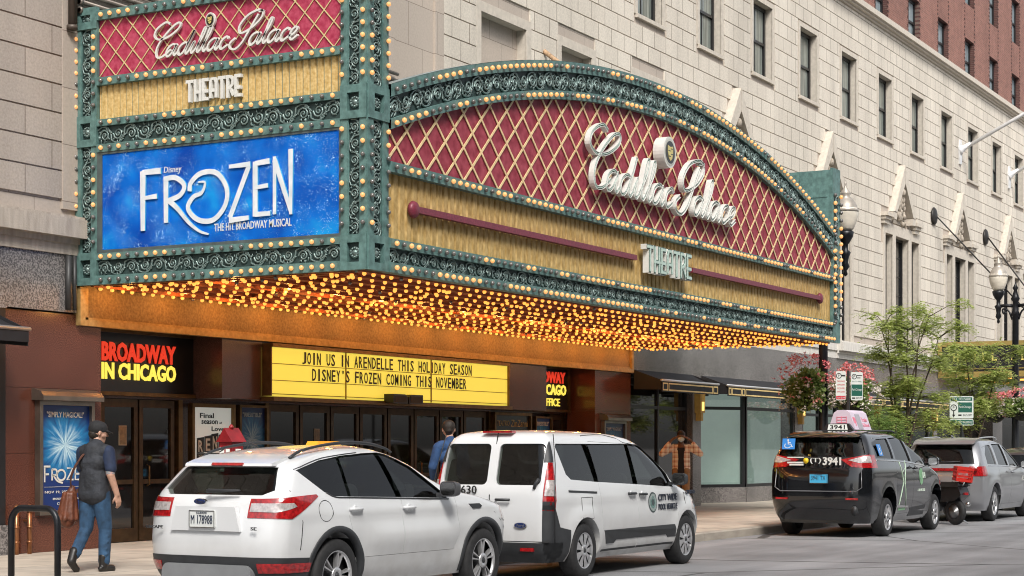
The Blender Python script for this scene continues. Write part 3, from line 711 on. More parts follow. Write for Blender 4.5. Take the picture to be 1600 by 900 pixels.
for z0, z1 in ((5.805, 6.045), (3.98, 4.185)):
    m = MB(); fn = lambda s, t, n, z0=z0: (XL + .03 - n, Y0 - s, z0 + t)
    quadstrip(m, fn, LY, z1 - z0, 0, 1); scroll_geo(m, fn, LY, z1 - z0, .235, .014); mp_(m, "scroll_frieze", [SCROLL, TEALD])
# lettering of the end face
script_a = [(.75, .85), (.45, 1.0), (.12, .75), (.05, .3), (.25, 0), (.55, .25), (.78, .95), (.70, .3), (.85, .02), (1.05, .3)]
GLYPH = {
 'a': (script_a, 1.02), 'd': (script_a[:6] + [(.80, 1.2), (.95, 1.95), (.72, .4), (.85, .02), (1.05, .3)], 1.02),
 'i': ([(0, .3), (.22, .98), (.17, .25), (.32, .02), (.52, .3)], .5), 'l': ([(0, .3), (.36, 1.3), (.42, 1.95), (.26, 1.95), (.17, 1.1), (.17, .3), (.32, .02), (.52, .3)], .5),
 'c': ([(.66, .78), (.46, 1.0), (.15, .75), (.08, .3), (.3, 0), (.72, .3)], .7), 'e': ([(0, .3), (.40, .5), (.56, .85), (.36, 1.0), (.12, .7), (.12, .25), (.36, 0), (.74, .32)], .72)}
CAP_C = [(.55, 2.75), (.1, 2.95), (-.5, 2.5), (-.55, 1.9), (0, 1.55), (.8, 1.72), (1.45, 2.3), (1.4, 2.75), (.95, 2.6), (.3, 1.7), (.02, .8), (.25, .08), (.75, .05), (1.3, .55)]
CAP_P = [(1.62, 2.7), (1.1, 2.85), (.35, 2.5), (-.05, 1.75), (.1, 1.2), (.5, 1.15), (1.2, 1.6), (1.62, 2.25), (1.5, 2.75), (1.2, 2.7)]
STEM_P = [(1.25, 2.5), (.9, 1.3), (.62, .35), (.2, -.15), (-.3, 0), (-.4, .4), (-.1, .75)]
def script(sx, sy, slant=.22):
    """strokes of the two-word script sign, in metres from the left end of the C's stem"""
    out = []; S = lambda P, x: [((p[0] * sx) + x + slant * p[1] * sy, p[1] * sy) for p in P]
    x = 0.; out.append(S(CAP_C, x)); x = .95 * sx
    for ch in "adillac": g_, adv = GLYPH[ch]; out.append(S(g_, x)); x += adv * sx
    xc = x; x += .62 * sx; out.append(S(CAP_P, x)); out.append(S(STEM_P, x)); x += 1.15 * sx
    for ch in "alace": g_, adv = GLYPH[ch]; out.append(S(g_, x)); x += adv * sx
    return [spline(o, 5) for o in out], xc, x
ST, xc, xe = script(.200, .158, .42)
m = MB()
for k, P in enumerate(ST): ribbon(m, P, .027, SIDE(XL + .01, 16.08, 6.89), 0, .03 + .0006 * k)
sc_ = mp_(m, "script_lettering", [WHITE])
def emblem(fr, w, h, d, name):
    o, ux, uy, un = map(Vector, fr); m = MB(); E = lambda k: [(w * k * math.cos(a), h * k * math.sin(a)) for a in [i * PI / 14 for i in range(28)]]
    m.prism(E(1), o, ux, uy, un, 0, d, 0); m.prism(E(.86), o, ux, uy, un, d, d + .004, 2); m.prism(E(.72), o, ux, uy, un, d + .004, d + .008, 1)
    sh = [(-.40, .42), (0, .34), (.40, .42), (.40, -.02), (.25, -.4), (0, -.56), (-.25, -.4), (-.40, -.02)]
    m.prism([(p[0] * w, p[1] * h) for p in sh], o, ux, uy, un, d + .008, d + .014, 3)
    for a, b, c, e, mi in ((-.36, -.02, .05, .1, 1), (.04, .36, -.14, -.09, 1), (-.3, 0, -.3, -.24, 1), (.02, .3, .2, .25, 1)):
        m.prism([(a * w, c * h), (b * w, c * h), (b * w, e * h), (a * w, e * h)], o, ux, uy, un, d + .014, d + .017, mi)
    return mp_(m, name, [WHITE, pbr("black enamel", (.012, .012, .012), .3), pbr("bright rim", (.6, .58, .5), .3, .6), pbr("gilt crest", (.72, .60, .22), .35, .4)])
emblem(SIDE(XL + .012, 15.10, 7.30), .082, .10, .035, "emblem")
# square deco capitals
DECO = {'T': ([[(0, 1), (.62, 1)], [(.31, 1), (.31, 0)]], .70), 'H': ([[(.08, 1), (.08, 0)], [(.5, 1), (.5, 0)], [(0, .4), (.58, .4)]], .68),
        'E': ([[(.08, 1), (.08, 0)], [(.08, 1), (.52, 1)], [(0, .4), (.48, .4)], [(.08, 0), (.52, 0)]], .62), 'A': ([[(.06, 0), (.06, .8), (.16, 1), (.42, 1), (.52, .8), (.52, 0)], [(.0, .4), (.58, .4)]], .68),
        'R': ([[(.08, 1), (.08, 0)], [(.08, 1), (.3, 1), (.5, .88), (.5, .6), (.3, .42), (.08, .42)], [(.28, .42), (.55, 0)]], .66)}
def deco(m, word, fr, W_, H_, wd, d0, d1, mi=0, mis=None):
    tot = sum(DECO[c][1] for c in word) - .08; x = 0; k = 0
    for c in word:
        st, adv = DECO[c]
        for P in st:
            P = [(((p[0] + x) / tot) * (W_ - wd) + wd / 2, p[1] * (H_ - wd) + wd / 2) for p in P]
            vert = abs(P[0][0] - P[-1][0]) < 1e-6
            if len(P) == 2:
                e = wd / 2; a, b = P
                P = [(a[0], a[1] + e), (b[0], b[1] - e)] if vert else P
            ribbon(m, P, wd, fr, d0, d1 + .0008 * (k % 5), mi, mis); k += 1
        x += adv
m = MB(); deco(m, "THEATRE", SIDE(XL + .04, 15.55, 6.235), .98, .30, .043, 0, .05); mp_(m, "word_sign", [WHITE])
# the blue show banner
def ice_blue():
    m = bpy.data.materials.new("icy blue banner"); m.use_nodes = True; n = m.node_tree; b = n.nodes["Principled BSDF"]; L = n.links.new; setin(b, 'Roughness', .5); setin(b, 'Specular IOR Level', .12)
    tc = n.nodes.new("ShaderNodeTexCoord")
    nz = n.nodes.new("ShaderNodeTexNoise"); nz.inputs['Scale'].default_value = 1.7; nz.inputs['Detail'].default_value = 6; L(tc.outputs['Object'], nz.inputs[0])
    rp = n.nodes.new("ShaderNodeValToRGB"); e = rp.color_ramp.elements; e[0].position = .32; e[1].position = .72; e[0].color = (.001, .055, .38, 1); e[1].color = (.014, .38, .80, 1)
    q = e.new(.55); q.color = (.003, .15, .62, 1); L(nz.outputs[0], rp.inputs[0])
    n2 = n.nodes.new("ShaderNodeTexNoise"); n2.inputs['Scale'].default_value = 2.6; L(tc.outputs['Object'], n2.inputs[0])
    fac = None
    for sc_, th in ((34, .16), (60, .2), (22, .13)):
        vo = n.nodes.new("ShaderNodeTexVoronoi"); vo.inputs['Scale'].default_value = sc_; L(tc.outputs['Object'], vo.inputs[0])
        cm = n.nodes.new("ShaderNodeMath"); cm.operation = 'MULTIPLY'; cm.inputs[1].default_value = 1.; L(n2.outputs[0], cm.inputs[0])
        pw = n.nodes.new("ShaderNodeMath"); pw.operation = 'MULTIPLY_ADD'; pw.inputs[1].default_value = th * 4; pw.inputs[2].default_value = -th * 1.15; L(cm.outputs[0], pw.inputs[0])
        cp = n.nodes.new("ShaderNodeMath"); cp.operation = 'LESS_THAN'; L(vo.outputs[0], cp.inputs[0]); L(pw.outputs[0], cp.inputs[1])
        # only some cells carry a flake
        sx = n.nodes.new("ShaderNodeSeparateColor"); L(vo.outputs[1], sx.inputs[0]); gt = n.nodes.new("ShaderNodeMath"); gt.operation = 'GREATER_THAN'; gt.inputs[1].default_value = .45; L(sx.outputs[0], gt.inputs[0])
        ml = n.nodes.new("ShaderNodeMath"); ml.operation = 'MULTIPLY'; L(cp.outputs[0], ml.inputs[0]); L(gt.outputs[0], ml.inputs[1])
        if fac is None: fac = ml
        else: mxm = n.nodes.new("ShaderNodeMath"); mxm.operation = 'MAXIMUM'; L(fac.outputs[0], mxm.inputs[0]); L(ml.outputs[0], mxm.inputs[1]); fac = mxm
    mx = n.nodes.new("ShaderNodeMix"); mx.data_type = 'RGBA'; mx.inputs[7].default_value = (.62, .92, 1, 1); L(fac.outputs[0], mx.inputs[0]); L(rp.outputs[0], mx.inputs[6]); L(mx.outputs[2], b.inputs['Base Color'])
    return m
ICE = ice_blue()
m = MB(); m.box(XL + .03, XL + .06, Y1, Y0, 4.285, 5.69, 1); m.box(XL + .005, XL + .03, Y1 + .03, Y0 - .09, 4.33, 5.655)
for (a, b, c, e) in ((Y1, Y0, 4.285, 4.33), (Y1, Y0, 5.655, 5.69), (Y0 - .09, Y0, 4.33, 5.655), (Y1, Y1 + .03, 4.33, 5.655)): m.box(XL - .008, XL + .03, a, b, c, e, 2)
ban = mp_(m, "show_banner", [ICE, TEALD, pbr("grey banner frame", (.10, .13, .13), .5, .3, var=.2)])
# title in tall chiselled capitals: y up from 0 to 1, widths by hand
CYAN = pbr("bright ice edge", (.05, .42, .66), .4, var=.1); ICEW = pbr("frosted white letter", (.60, .66, .70), .45, vs=7, col2=(.80, .82, .84))
fr = SIDE(XL + .004, 16.36, 4.55); m = MB(); SH = .86
def tl(P, w, k=0): ribbon(m, [(p[0] * 2.62, p[1] * SH) for p in P], [x * 1. for x in w] if isinstance(w, list) else w, fr, 0, .022 + .0015 * k, 0, 1)
tl([(.030, .93), (.155, .93)], [.07, .085], 1); tl([(.035, .95), (.035, .0)], [.10, .075], 0); tl([(.05, .52), (.13, .535)], [.05, .07], 2)
tl([(.190, .80), (.190, .10)], [.085, .075], 0); tl(spline([(.175, .79), (.25, .80), (.31, .67), (.285, .52), (.20, .44)], 6), .07, 1)
tl(spline([(.21, .45), (.27, .30), (.34, .08), (.41, -.07), (.47, -.13)], 6), [.08 - .055 * i / 24 for i in range(25)], 2)
tl([(p[0], .09 + .95 * p[1]) for p in spline([(.40, .64), (.445, .62), (.425, .46), (.37, .40), (.335, .22), (.40, .02), (.50, .0), (.575, .22), (.585, .5), (.52, .76), (.42, .78), (.355, .64), (.345, .5)], 6)], [.02 + .05 * min(1, i / 20) for i in range(73)], 0)
tl([(.60, .89), (.735, .90)], [.05, .07], 2); tl([(.725, .87), (.605, .10)], .075, 0); tl([(.60, .06), (.725, .08)], [.075, .06], 1)
tl([(.765, .93), (.765, .09)], .08, 0); tl([(.765, .90), (.855, .92)], [.065, .075], 1); tl([(.765, .53), (.845, .55)], [.05, .06], 2); tl([(.765, .12), (.86, .12)], [.065, .06], 3)
tl([(.885, .98), (.885, .10)], .055, 0); tl([(.885, .93), (.985, .13)], [.08, .06], 1); tl([(.985, .08), (.985, 1.07)], [.05, .075], 2)
mp_(m, "title_lettering", [ICEW, CYAN], ban).location = (0, 0, 0)
m = MB()
put_text(m, "THE HIT BROADWAY MUSICAL", (XL + .004, 15.05, 4.47), (0, -1, 0), (0, 0, 1), (-1, 0, 0), 1.27, .105, .006, 0, .012)
put_text(m, "Disney", (XL + .004, 15.92, 5.29), (0, -1, 0), (0, 0, 1), (-1, 0, 0), .30, .11, .006, 0, .0, .15)
mp_(m, "small_lettering", [WHITE], ban)
# --- front: arch, lattice, gold flutes, rails
CX = (XL2 + XR2) / 2; HALF = (XR2 - XL2) / 2; AR = 26.0
def ztop(x, apex=7.78): return apex - (AR - math.sqrt(max(0, AR * AR - (x - CX) ** 2)))
NS = 64; xs = [XL2 + (XR2 - XL2) * i / NS for i in range(NS + 1)]
def archband(m, apex0, apex1, d0, d1, mi=0):
    """band between two arches, as a solid from depth d0 (back) to d1 (proud of FY)"""
    for i in range(NS):
        a, b = xs[i], xs[i + 1]; P = lambda x, ap, d: (x, FY - d, ztop(x, ap))
        m.quad(P(a, apex0, d1), P(b, apex0, d1), P(b, apex1, d1), P(a, apex1, d1), mi)
        m.quad(P(a, apex1, d1), P(b, apex1, d1), P(b, apex1, d0), P(a, apex1, d0), mi); m.quad(P(a, apex0, d0), P(b, apex0, d0), P(b, apex0, d1), P(a, apex0, d1), mi)
m = MB()
for i in range(NS):
    a, b = xs[i], xs[i + 1]; m.quad((a, FY + .04, 5.2), (b, FY + .04, 5.2), (b, FY + .04, ztop(b, 7.3)), (a, FY + .04, ztop(a, 7.3)))
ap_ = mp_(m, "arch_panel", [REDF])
m = MB(); lattice(m, lambda s, z, n: (XL2 + s, FY - n, z), XR2 - XL2, 5.285, 7.25, .49, .47, .034, -.025, lambda s: ztop(XL2 + s, 7.22)); mp_(m, "lattice", [LATT], ap_)
for a0, a1 in ((7.62, 7.78), (7.20, 7.33)):
    m = MB(); archband(m, a0, a1, -.12, .05); mp_(m, "arch_rail", [TEAL])
    L = xs[-1] - xs[0]; bulb_row(lambda s, a=(a0 + a1) / 2: (XL2 + s, FY - .085, ztop(XL2 + s, a)), L, .178, .033, .62)
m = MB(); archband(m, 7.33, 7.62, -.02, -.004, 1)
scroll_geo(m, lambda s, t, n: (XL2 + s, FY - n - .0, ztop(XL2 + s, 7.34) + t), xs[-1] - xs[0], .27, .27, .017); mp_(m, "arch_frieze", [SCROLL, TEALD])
m = MB()                                                            # sheet roof behind the arch, falling to the wall
for i in range(NS):
    a, b = xs[i], xs[i + 1]
    m.quad((a, FY + .12, ztop(a, 7.785)), (b, FY + .12, ztop(b, 7.785)), (b, FY + 1.6, ztop(b, 7.6)), (a, FY + 1.6, ztop(a, 7.6)))
    m.quad((a, FY + 1.6, ztop(a, 7.6)), (b, FY + 1.6, ztop(b, 7.6)), (b, FY + 1.6, 5), (a, FY + 1.6, 5))
    m.quad((a, FY - .04, ztop(a, 7.785)), (b, FY - .04, ztop(b, 7.785)), (b, FY + .12, ztop(b, 7.785)), (a, FY + .12, ztop(a, 7.785)))
m.box(XL2, XR2, FY + 1.61, WY - .06, 5.9, 6.0); mp_(m, "marquee_roof", [ROOFM])
def frail(z0, z1, p=.05):
    m = MB(); m.box(XL2, XR2, FY - p, FY + .1, z0, z1); mp_(m, "bulb_rail", [TEAL]); bulb_row(lambda s: (XL2 + s, FY - p - .035, (z0 + z1) / 2), XR2 - XL2, .178, .033, .62)
frail(5.15, 5.285); frail(4.17, 4.29); frail(ZB, 3.98)
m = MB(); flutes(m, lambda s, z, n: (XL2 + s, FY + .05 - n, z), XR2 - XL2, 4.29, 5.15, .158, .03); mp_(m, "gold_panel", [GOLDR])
m = MB(); fn = lambda s, t, n: (XL2 + s, FY + .015 - n, 3.98 + t)
quadstrip(m, fn, XR2 - XL2, .19, 0, 1); scroll_geo(m, fn, XR2 - XL2, .19, .25, .014); mp_(m, "scroll_frieze", [SCROLL, TEALD])
# crimson rails either side of the word
for a, b, knob in ((19.94, 26.8, 19.94), (29.12, 35.95, 35.95)):
    m = MB(); m.box(a, b, FY - .06, FY + .02, 4.69, 4.775)
    m.lathe([(.10, 0), (.12, .03), (.10, .07), (.06, .09)], (knob, FY + .02, 4.73), (0, -1, 0), 14); mp_(m, "crimson_rail", [CRIM])
# channel letters: script with open trough and neon tube
def channel(strokes, fr, w, d0, d1, name, tube=True):
    m = MB()
    for k, P in enumerate(strokes):
        e = .0009 * k
        ribbon(m, P, w, fr, d0, d1 - .035 + e, 1, 0)                # trough floor and flanks
        for s in (-1, 1):
            Q = [];
            for i, p in enumerate(P):
                q0, q1 = P[max(i - 1, 0)], P[min(i + 1, len(P) - 1)]; L = math.hypot(q1[0] - q0[0], q1[1] - q0[1]) or 1; Q.append((p[0] - (q1[1] - q0[1]) / L * s * (w / 2 - .004), p[1] + (q1[0] - q0[0]) / L * s * (w / 2 - .004)))
            ribbon(m, Q, .009, fr, d1 - .036, d1 + e, 0)
        if tube:
            o, ux, uy, un = map(Vector, fr); m.tube([o + ux * p[0] + uy * p[1] + un * (d1 - .012) for p in P], .0105, 6, 2)
    return mp_(m, name, [WHITE, LDARK, NEON])
S2, xc, xe = script(.495, .345, .34)
sc2 = channel(S2, FRONT(24.98, FY - .04, 5.69), .06, .0, .09, "script_lettering")
emblem(FRONT(27.74, FY - .03, 6.60), .26, .265, .20, "emblem")
m = MB(); deco(m, "THEATRE", FRONT(26.95, FY - .03, 4.51), 1.95, .47, .085, 0, .11, 1, 0); deco(m, "THEATRE", FRONT(26.97, FY - .146, 4.53), 1.91, .43, .045, 0, .01, 2)
mp_(m, "word_sign", [WHITE, pbr("pale letter face", (.10, .16, .14), .4, var=.2, vs=12), NEON])
# --- soffit with its hundreds of bulbs
m = MB(); m.box(XL + .06, XR_ - .06, FY + .05, WY - .1, ZB + .035, ZB + .09); so_ = mp_(m, "soffit", [SOFF])
m = MB(); SY0, SY1 = FY + .12, WY - .12; SX0, SX1 = XL + .12, XR_ - .12; ZS = ZB + .035
def line(a, b, sp, r=.030, rib=True):
    a, b = Vector(a), Vector(b); L = (b - a).length; n = max(1, int(L / sp)); ph = rb.uniform(.1, .9)
    for i in range(n):
        p = a + (b - a) * ((i + ph + rb.uniform(-.08, .08)) / n)
        if rb.random() < .97: bulbs.append(((p.x, p.y, ZS - .06), r, 'soff'))
        else: bulbs.append(((p.x, p.y, ZS - .06), r, 'off'))
    if rib: m.bar((a.x, a.y, ZS - .02), (b.x, b.y, ZS - .02), .05, .05, (0, 0, 1))
NR = 11
for k in range(NR): line((SX0, SY0 + .08 + k * (SY1 - SY0 - .16) / (NR - 1), 0), (SX1, SY0 + .08 + k * (SY1 - SY0 - .16) / (NR - 1), 0), .22 if k in (0, NR - 1) else .28)
for x in (SX0, SX0 + .2, SX1 - .2, SX1): line((x, SY0 + .3, 0), (x, SY1 - .3, 0), .28)
NB = 7; bw_ = (SX1 - SX0 - .8) / NB; ya, yb = SY0 + .4, SY1 - .4
for k in range(NB):
    x0 = SX0 + .4 + k * bw_
    line((x0, ya, 0), (x0 + bw_, yb, 0), .34); line((x0, yb, 0), (x0 + bw_, ya, 0), .34)
mp_(m, "soffit_ribs", [SOFFR], so_)
# --- bulbs: the hundred that show largest are parts of their own, the rest one mesh
def bulb_mesh(name, r, mat, drop):
    m = MB()
    if drop: prof = [(.35 * r, 1.0 * r), (.5 * r, .72 * r), (.92 * r, .3 * r), (r, -.1 * r), (.8 * r, -.6 * r), (.45 * r, -.88 * r), (.05 * r, -.98 * r)]
    else: prof = [(r * math.sin(a), -r * math.cos(a)) for a in [.12 + i * (PI - .24) / 6 for i in range(7)]]
    m.lathe(prof, n=8 if not drop else 7); return m
KM = {'rim': BULBR, 'off': BULBC, 'soff': BULB}
def camdist(p): return (Vector(p) - cam.location).length
order = sorted(range(len(bulbs)), key=lambda i: camdist(bulbs[i][0]) * (1 if bulbs[i][2] != 'soff' else 1.04) / bulbs[i][1])
single = set(order[:98]); cache = {}; rest = {k: MB() for k in KM}
for i, (p, r, k) in enumerate(bulbs):
    drop = p[2] < ZB - .02
    if i in single:
        if (k, r, drop) not in cache:
            cache[(k, r, drop)] = bulb_mesh("light_bulb", r, KM[k], drop).mesh("light_bulb", [KM[k]])
        o = bpy.data.objects.new("light_bulb", cache[(k, r, drop)]); COL.objects.link(o); o.parent = mq; o.location = Vector(p) - MQ0
    else:
        rest[k].merge(bulb_mesh("light_bulb", r, KM[k], drop), Matrix.Translation(Vector(p)))
mall = MB()
for j, k in enumerate(('rim', 'off', 'soff')): mall.merge(rest[k], None, j)
ob = mp_(mall, "light_bulbs", [BULBR, BULBC, BULB]); ob['kind'] = 'stuff'
# roof stays and conduits from the wall to the top of the end cabinet
for k in range(6):
    m = MB(); m.tube([(18.80, WY - .12, 7.70 + .12 * k), (27.0, WY - .12, 7.70 + .12 * k)], .034, 8); m.lathe([(.05, 0), (.05, .05)], (18.80, WY - .12, 7.70 + .12 * k), (1, 0, 0), 8)
    tag(m.build("conduit", [pbr("grey brown conduit", (.20, .17, .145), .45, .4, var=.25)]), "thin grey brown conduit running along the wall above the marquee's wall end", "conduit", "conduits above the marquee")
m = MB(); m.tube([(18.68, WY - .1, 7.42), (18.68, WY - .1, 12)], .055, 10); m.lathe([(.075, 0), (.075, .06)], (18.68, WY - .1, 7.40)); m.tube([(18.76, WY - .1, 7.5), (18.76, WY - .1, 12)], .02, 6)
tag(m.build("drain_pipe", [pbr("brown pipe paint", (.10, .08, .065), .5, .3, var=.2)]), "brown vertical pipe on the wall above the marquee's wall end", "pipe")
m = MB(); m.tube([(18.62, WY - .09, 3.5), (18.62, WY - .09, 4.25)], .045, 8); m.tube([(18.74, WY - .09, 3.5), (18.74, WY - .09, 4.25)], .03, 8)
tag(m.build("wall_conduit", [pbr("dark conduit", (.05, .05, .05), .5, .3, var=.2)]), "short dark conduit over the granite left of the marquee", "pipe")

# the light the bulbs throw on soffit, fascia and doors
for i in range(15):
    for yy, e_ in ((WY - .42, 5.), (15.2, 8.)):
        l = bpy.data.lights.new("bulb_light", 'POINT'); l.energy = e_; l.color = (1, .45, .11); l.shadow_soft_size = .04
        o = bpy.data.objects.new("bulb_light", l); COL.objects.link(o); o.parent = mq; o.location = Vector((19.5 + i * 1.22, yy, ZB - .09)) - MQ0
# ------------------------------------------------------------------ signs under the canopy
def glow(name, col, es): return pbr(name, col, .5, var=0, emit=col, es=es)
BLK = pbr("black sign face", (.010, .010, .011), .3, var=.2)
REDL = glow("backlit red letter", (.75, .045, .02), .55); YELL = glow("backlit yellow letter", (.88, .72, .10), .75)
YBOARD = pbr("backlit yellow board", (.80, .72, .12), .5, var=.05, vs=1.5, emit=(.80, .66, .085), es=.55)
PAPW = pbr("white poster paper", (.70, .72, .68), .5, var=.06, vs=2, emit=(.7, .75, .7), es=.22)
INK = pbr("black ink", (.012, .012, .012), .5, var=0)
def sub(m, name, mats, root): return m.build(name, mats, root)
TX, TZ, TN = (1, 0, 0), (0, 0, 1), (0, -1, 0)
# wide backlit sign left, its left end running behind the granite pier
def broadway(root_name, x0, x1, xs0, lab, office=False, sc=1.):
    z0, z1, y = 2.42, 3.30, RY - .16
    r = empty(root_name, ((x0 + x1) / 2, y, z0), lab, "sign"); o = Vector(r.location)
    m = MB(); m.box(x0, x1, y, y + .15, z0, z1); b = sub(m, "sign_face", [BLK], r); b.location = -o
    m = MB(); t = .055
    m.box(x0, x1, y - .05, y + .14, z0 - t, z0); m.box(x0, x1, y - .05, y + .14, z1 - .001, z1 + t); m.box(x1, x1 + t, y - .05, y + .14, z0 - t, z1 + t)
    f = sub(m, "frame", [BRONZE], r); f.location = -o
    m = MB()
    if not office:
        put_text(m, "BROADWAY", (xs0, y - .012, 2.87), TX, TZ, TN, 1.68, .29, .016, 0, .035); put_text(m, "IN CHICAGO", (xs0, y - .012, 2.60), TX, TZ, TN, 1.68, .255, .016, 1, .03)
    else:
        put_text(m, "BROADWAY", (xs0, y - .012, 2.99), TX, TZ, TN, 1.86, .25, .016, 0, .035); put_text(m, "IN CHICAGO", (xs0, y - .012, 2.73), TX, TZ, TN, 1.9, .235, .016, 1, .03)
        put_text(m, "BOX OFFICE", (xs0 + .1, y - .012, 2.49), TX, TZ, TN, 1.5, .17, .016, 1, .01)
    l = sub(m, "lettering", [REDL, YELL], r); l.location = -o
broadway("backlit_sign", 19.9, 22.38, 20.02, "wide black backlit sign with red and yellow words over the left-hand doors")
broadway("backlit_sign", 33.0, 35.02, 33.02, "narrow black backlit box office sign beside the right-hand pier", True)
# yellow letter board
r = empty("letter_board", (27.07, WY - .02, 2.4), "long yellow backlit letter board with two lines of black changeable letters", "sign"); o = Vector(r.location)
def rp_(m, name, mats, root, o, parent=None):
    b = m.build(name, mats, parent if parent is not None else root)
    if parent is None: b.location = -o
    return b
bx0, bx1, bz0, bz1, by = 23.18, 30.96, 2.42, 3.21, WY - .16
m = MB(); m.box(bx0, bx1, by, WY + .015, bz0, bz1); rp_(m, "board_face", [YBOARD], r, o)
m = MB(); m.box(bx0 - .02, bx1 + .03, by - .05, WY, bz1, bz1 + .06); m.box(bx0 - .05, bx1 + .06, by - .09, WY, bz0 - .08, bz0 - .012); m.box(bx1, bx1 + .05, by - .04, WY, bz0, bz1); m.box(bx0 - .03, bx0, by - .02, WY, bz0, bz1); rp_(m, "frame", [BRONZE], r, o)
m = MB()
for x in (25.27, 28.05): m.box(x, x + .03, by - .015, by - .001, bz0, bz1)
for z in (2.67, 2.94): m.box(bx0, bx1, by - .008, by - .001, z, z + .012)
m.box(bx0, bx1, by - .012, by - .001, bz0 + .03, bz0 + .042)
rp_(m, "letter_track", [pbr("yellow track", (.30, .24, .03), .5, var=.3)], r, o)
m = MB()
def words(txt, x0, x1, z, h):
    ws = txt.split(" "); n = sum(len(w) for w in ws) + 1.0 * (len(ws) - 1); u = (x1 - x0) / n; x = x0
    for w in ws:
        for i, ch in enumerate(w):
            q = MB(); nw = {"I": .3, "'": .25}.get(ch, .78); xx = x + (i + .5) * u - nw * u / 2; hh = h * .3 if ch == "'" else h
            put_text(q, ch, (xx, by - .010, z + h - hh), TX, TZ, TN, nw * u, hh, .006, 0, .012); rp_(q, "letter", [INK], r, o)
        x += (len(w) + 1.0) * u
words("JOIN US IN ARENDELLE THIS HOLIDAY SEASON", 24.0, 29.55, 2.965, .20); words("DISNEY'S FROZEN COMING THIS NOVEMBER", 24.28, 29.35, 2.70, .20)
for x, s, lab in ((26.40, -1, "black loudspeaker hung on the yellow board's lower edge, left of the pair"), (26.92, 1, "black loudspeaker hung on the yellow board's lower edge, right of the pair")):
    m = MB(); P = [(0, 0), (.46, 0), (.46, .12), (.38, .165), (0, .165)] if s < 0 else [(0, 0), (.46, 0), (.46, .165), (.08, .165), (0, .12)]
    m.prism(P, (x, by - .06, 2.37), TX, TZ, TN, 0, .2); m.box(x + .04, x + .42, by - .268, by - .261, 2.39, 2.5, 1)
    tag(m.build("loudspeaker", [BLACKM, pbr("speaker grille", (.03, .03, .03), .8)]), lab, "loudspeaker", "loudspeakers under the letter board")

# ------------------------------------------------------------------ poster cases
def rays_blue(name, dim=1.):
    """icy starburst print without the figure"""
    if name in MATS: return MATS[name]
    m = bpy.data.materials.new(name); m.use_nodes = True; n = m.node_tree; b = n.nodes["Principled BSDF"]; L = n.links.new; setin(b, 'Roughness', .35)
    tc = n.nodes.new("ShaderNodeTexCoord"); sp = n.nodes.new("ShaderNodeSeparateXYZ"); L(tc.outputs['Generated'], sp.inputs[0])
    def math_(op, a, v=None, c=None):
        q = n.nodes.new("ShaderNodeMath"); q.operation = op
        for i, t in enumerate((a, v, c)):
            if t is None: continue
            if isinstance(t, (int, float)): q.inputs[i].default_value = t
            else: L(t, q.inputs[i])
        return q.outputs[0]
    dx = math_('SUBTRACT', sp.outputs[0], .5); dz = math_('MULTIPLY', math_('SUBTRACT', sp.outputs[2], .62), 1.7)
    rr = math_('SQRT', math_('ADD', math_('MULTIPLY', dx, dx), math_('MULTIPLY', dz, dz)))
    an = math_('ARCTAN2', dz, dx); cb = n.nodes.new("ShaderNodeCombineXYZ"); L(an, cb.inputs[0]); L(math_('MULTIPLY', rr, .5), cb.inputs[1])
    nz = n.nodes.new("ShaderNodeTexNoise"); nz.inputs['Scale'].default_value = 5.5; nz.inputs['Detail'].default_value = 5; L(cb.outputs[0], nz.inputs[0])
    ray = math_('SUBTRACT', nz.outputs[0], .34); core = math_('SUBTRACT', .62, rr)
    tot = math_('MULTIPLY', math_('ADD', math_('MULTIPLY', ray, 2.2), .25), math_('MAXIMUM', math_('MULTIPLY', core, 1.9), 0))
    rp = n.nodes.new("ShaderNodeValToRGB"); e = rp.color_ramp.elements; e[0].color = (.006 * dim, .03 * dim, .16 * dim, 1); e[1].color = (.62 * dim, .85 * dim, .92 * dim, 1); e[1].position = .85
    q = e.new(.30); q.color = (.012 * dim, .20 * dim, .46 * dim, 1); L(tot, rp.inputs[0]); L(rp.outputs[0], b.inputs['Base Color'])
    MATS[name] = m; return m
CASEM = pbr("brushed case metal", (.22, .19, .16), .35, .8, var=.2, vs=4, bump=.05)
def poster_case(x0, x1, z0, z1, y, lab, paint, hood=True, fr=.06, mats=None):
    """metal display case on a wall facing the street; paint(mb, x0, x1, z0, z1, y) lays the printing on the paper"""
    r = empty("poster_case", ((x0 + x1) / 2, y, z0), lab, "poster case", group="poster cases along the theatre front"); o = Vector(r.location); d = .1
    m = MB(); m.box(x0 - fr, x0, y - d, y - .002, z0 - fr, z1 + fr); m.box(x1, x1 + fr, y - d, y - .002, z0 - fr, z1 + fr); m.box(x0, x1, y - d, y - .002, z0 - fr, z0); m.box(x0, x1, y - d, y - .002, z1, z1 + fr)
    if hood:
        m.prism([(0, 0), (.22, 0), (.22, .06), (.17, .12), (.05, .16), (0, .16)], (x0 - fr - .06, y, z1 + fr + .002), (0, -1, 0), (0, 0, 1), (1, 0, 0), 0, x1 - x0 + 2 * fr + .12)
    rp_(m, "case_frame", [CASEM if hood else BRONZE], r, o)
    mats = mats or [rays_blue("icy starburst print"), WHITE]
    m = MB(); m.box(x0, x1, y - .05, y - .02, z0, z1); p = rp_(m, "poster", [mats[0]], r, o)
    m = MB(); paint(m, x0, x1, z0, z1, y - .054); rp_(m, "print", mats[1:], r, o, p) if m.v else None
    return r
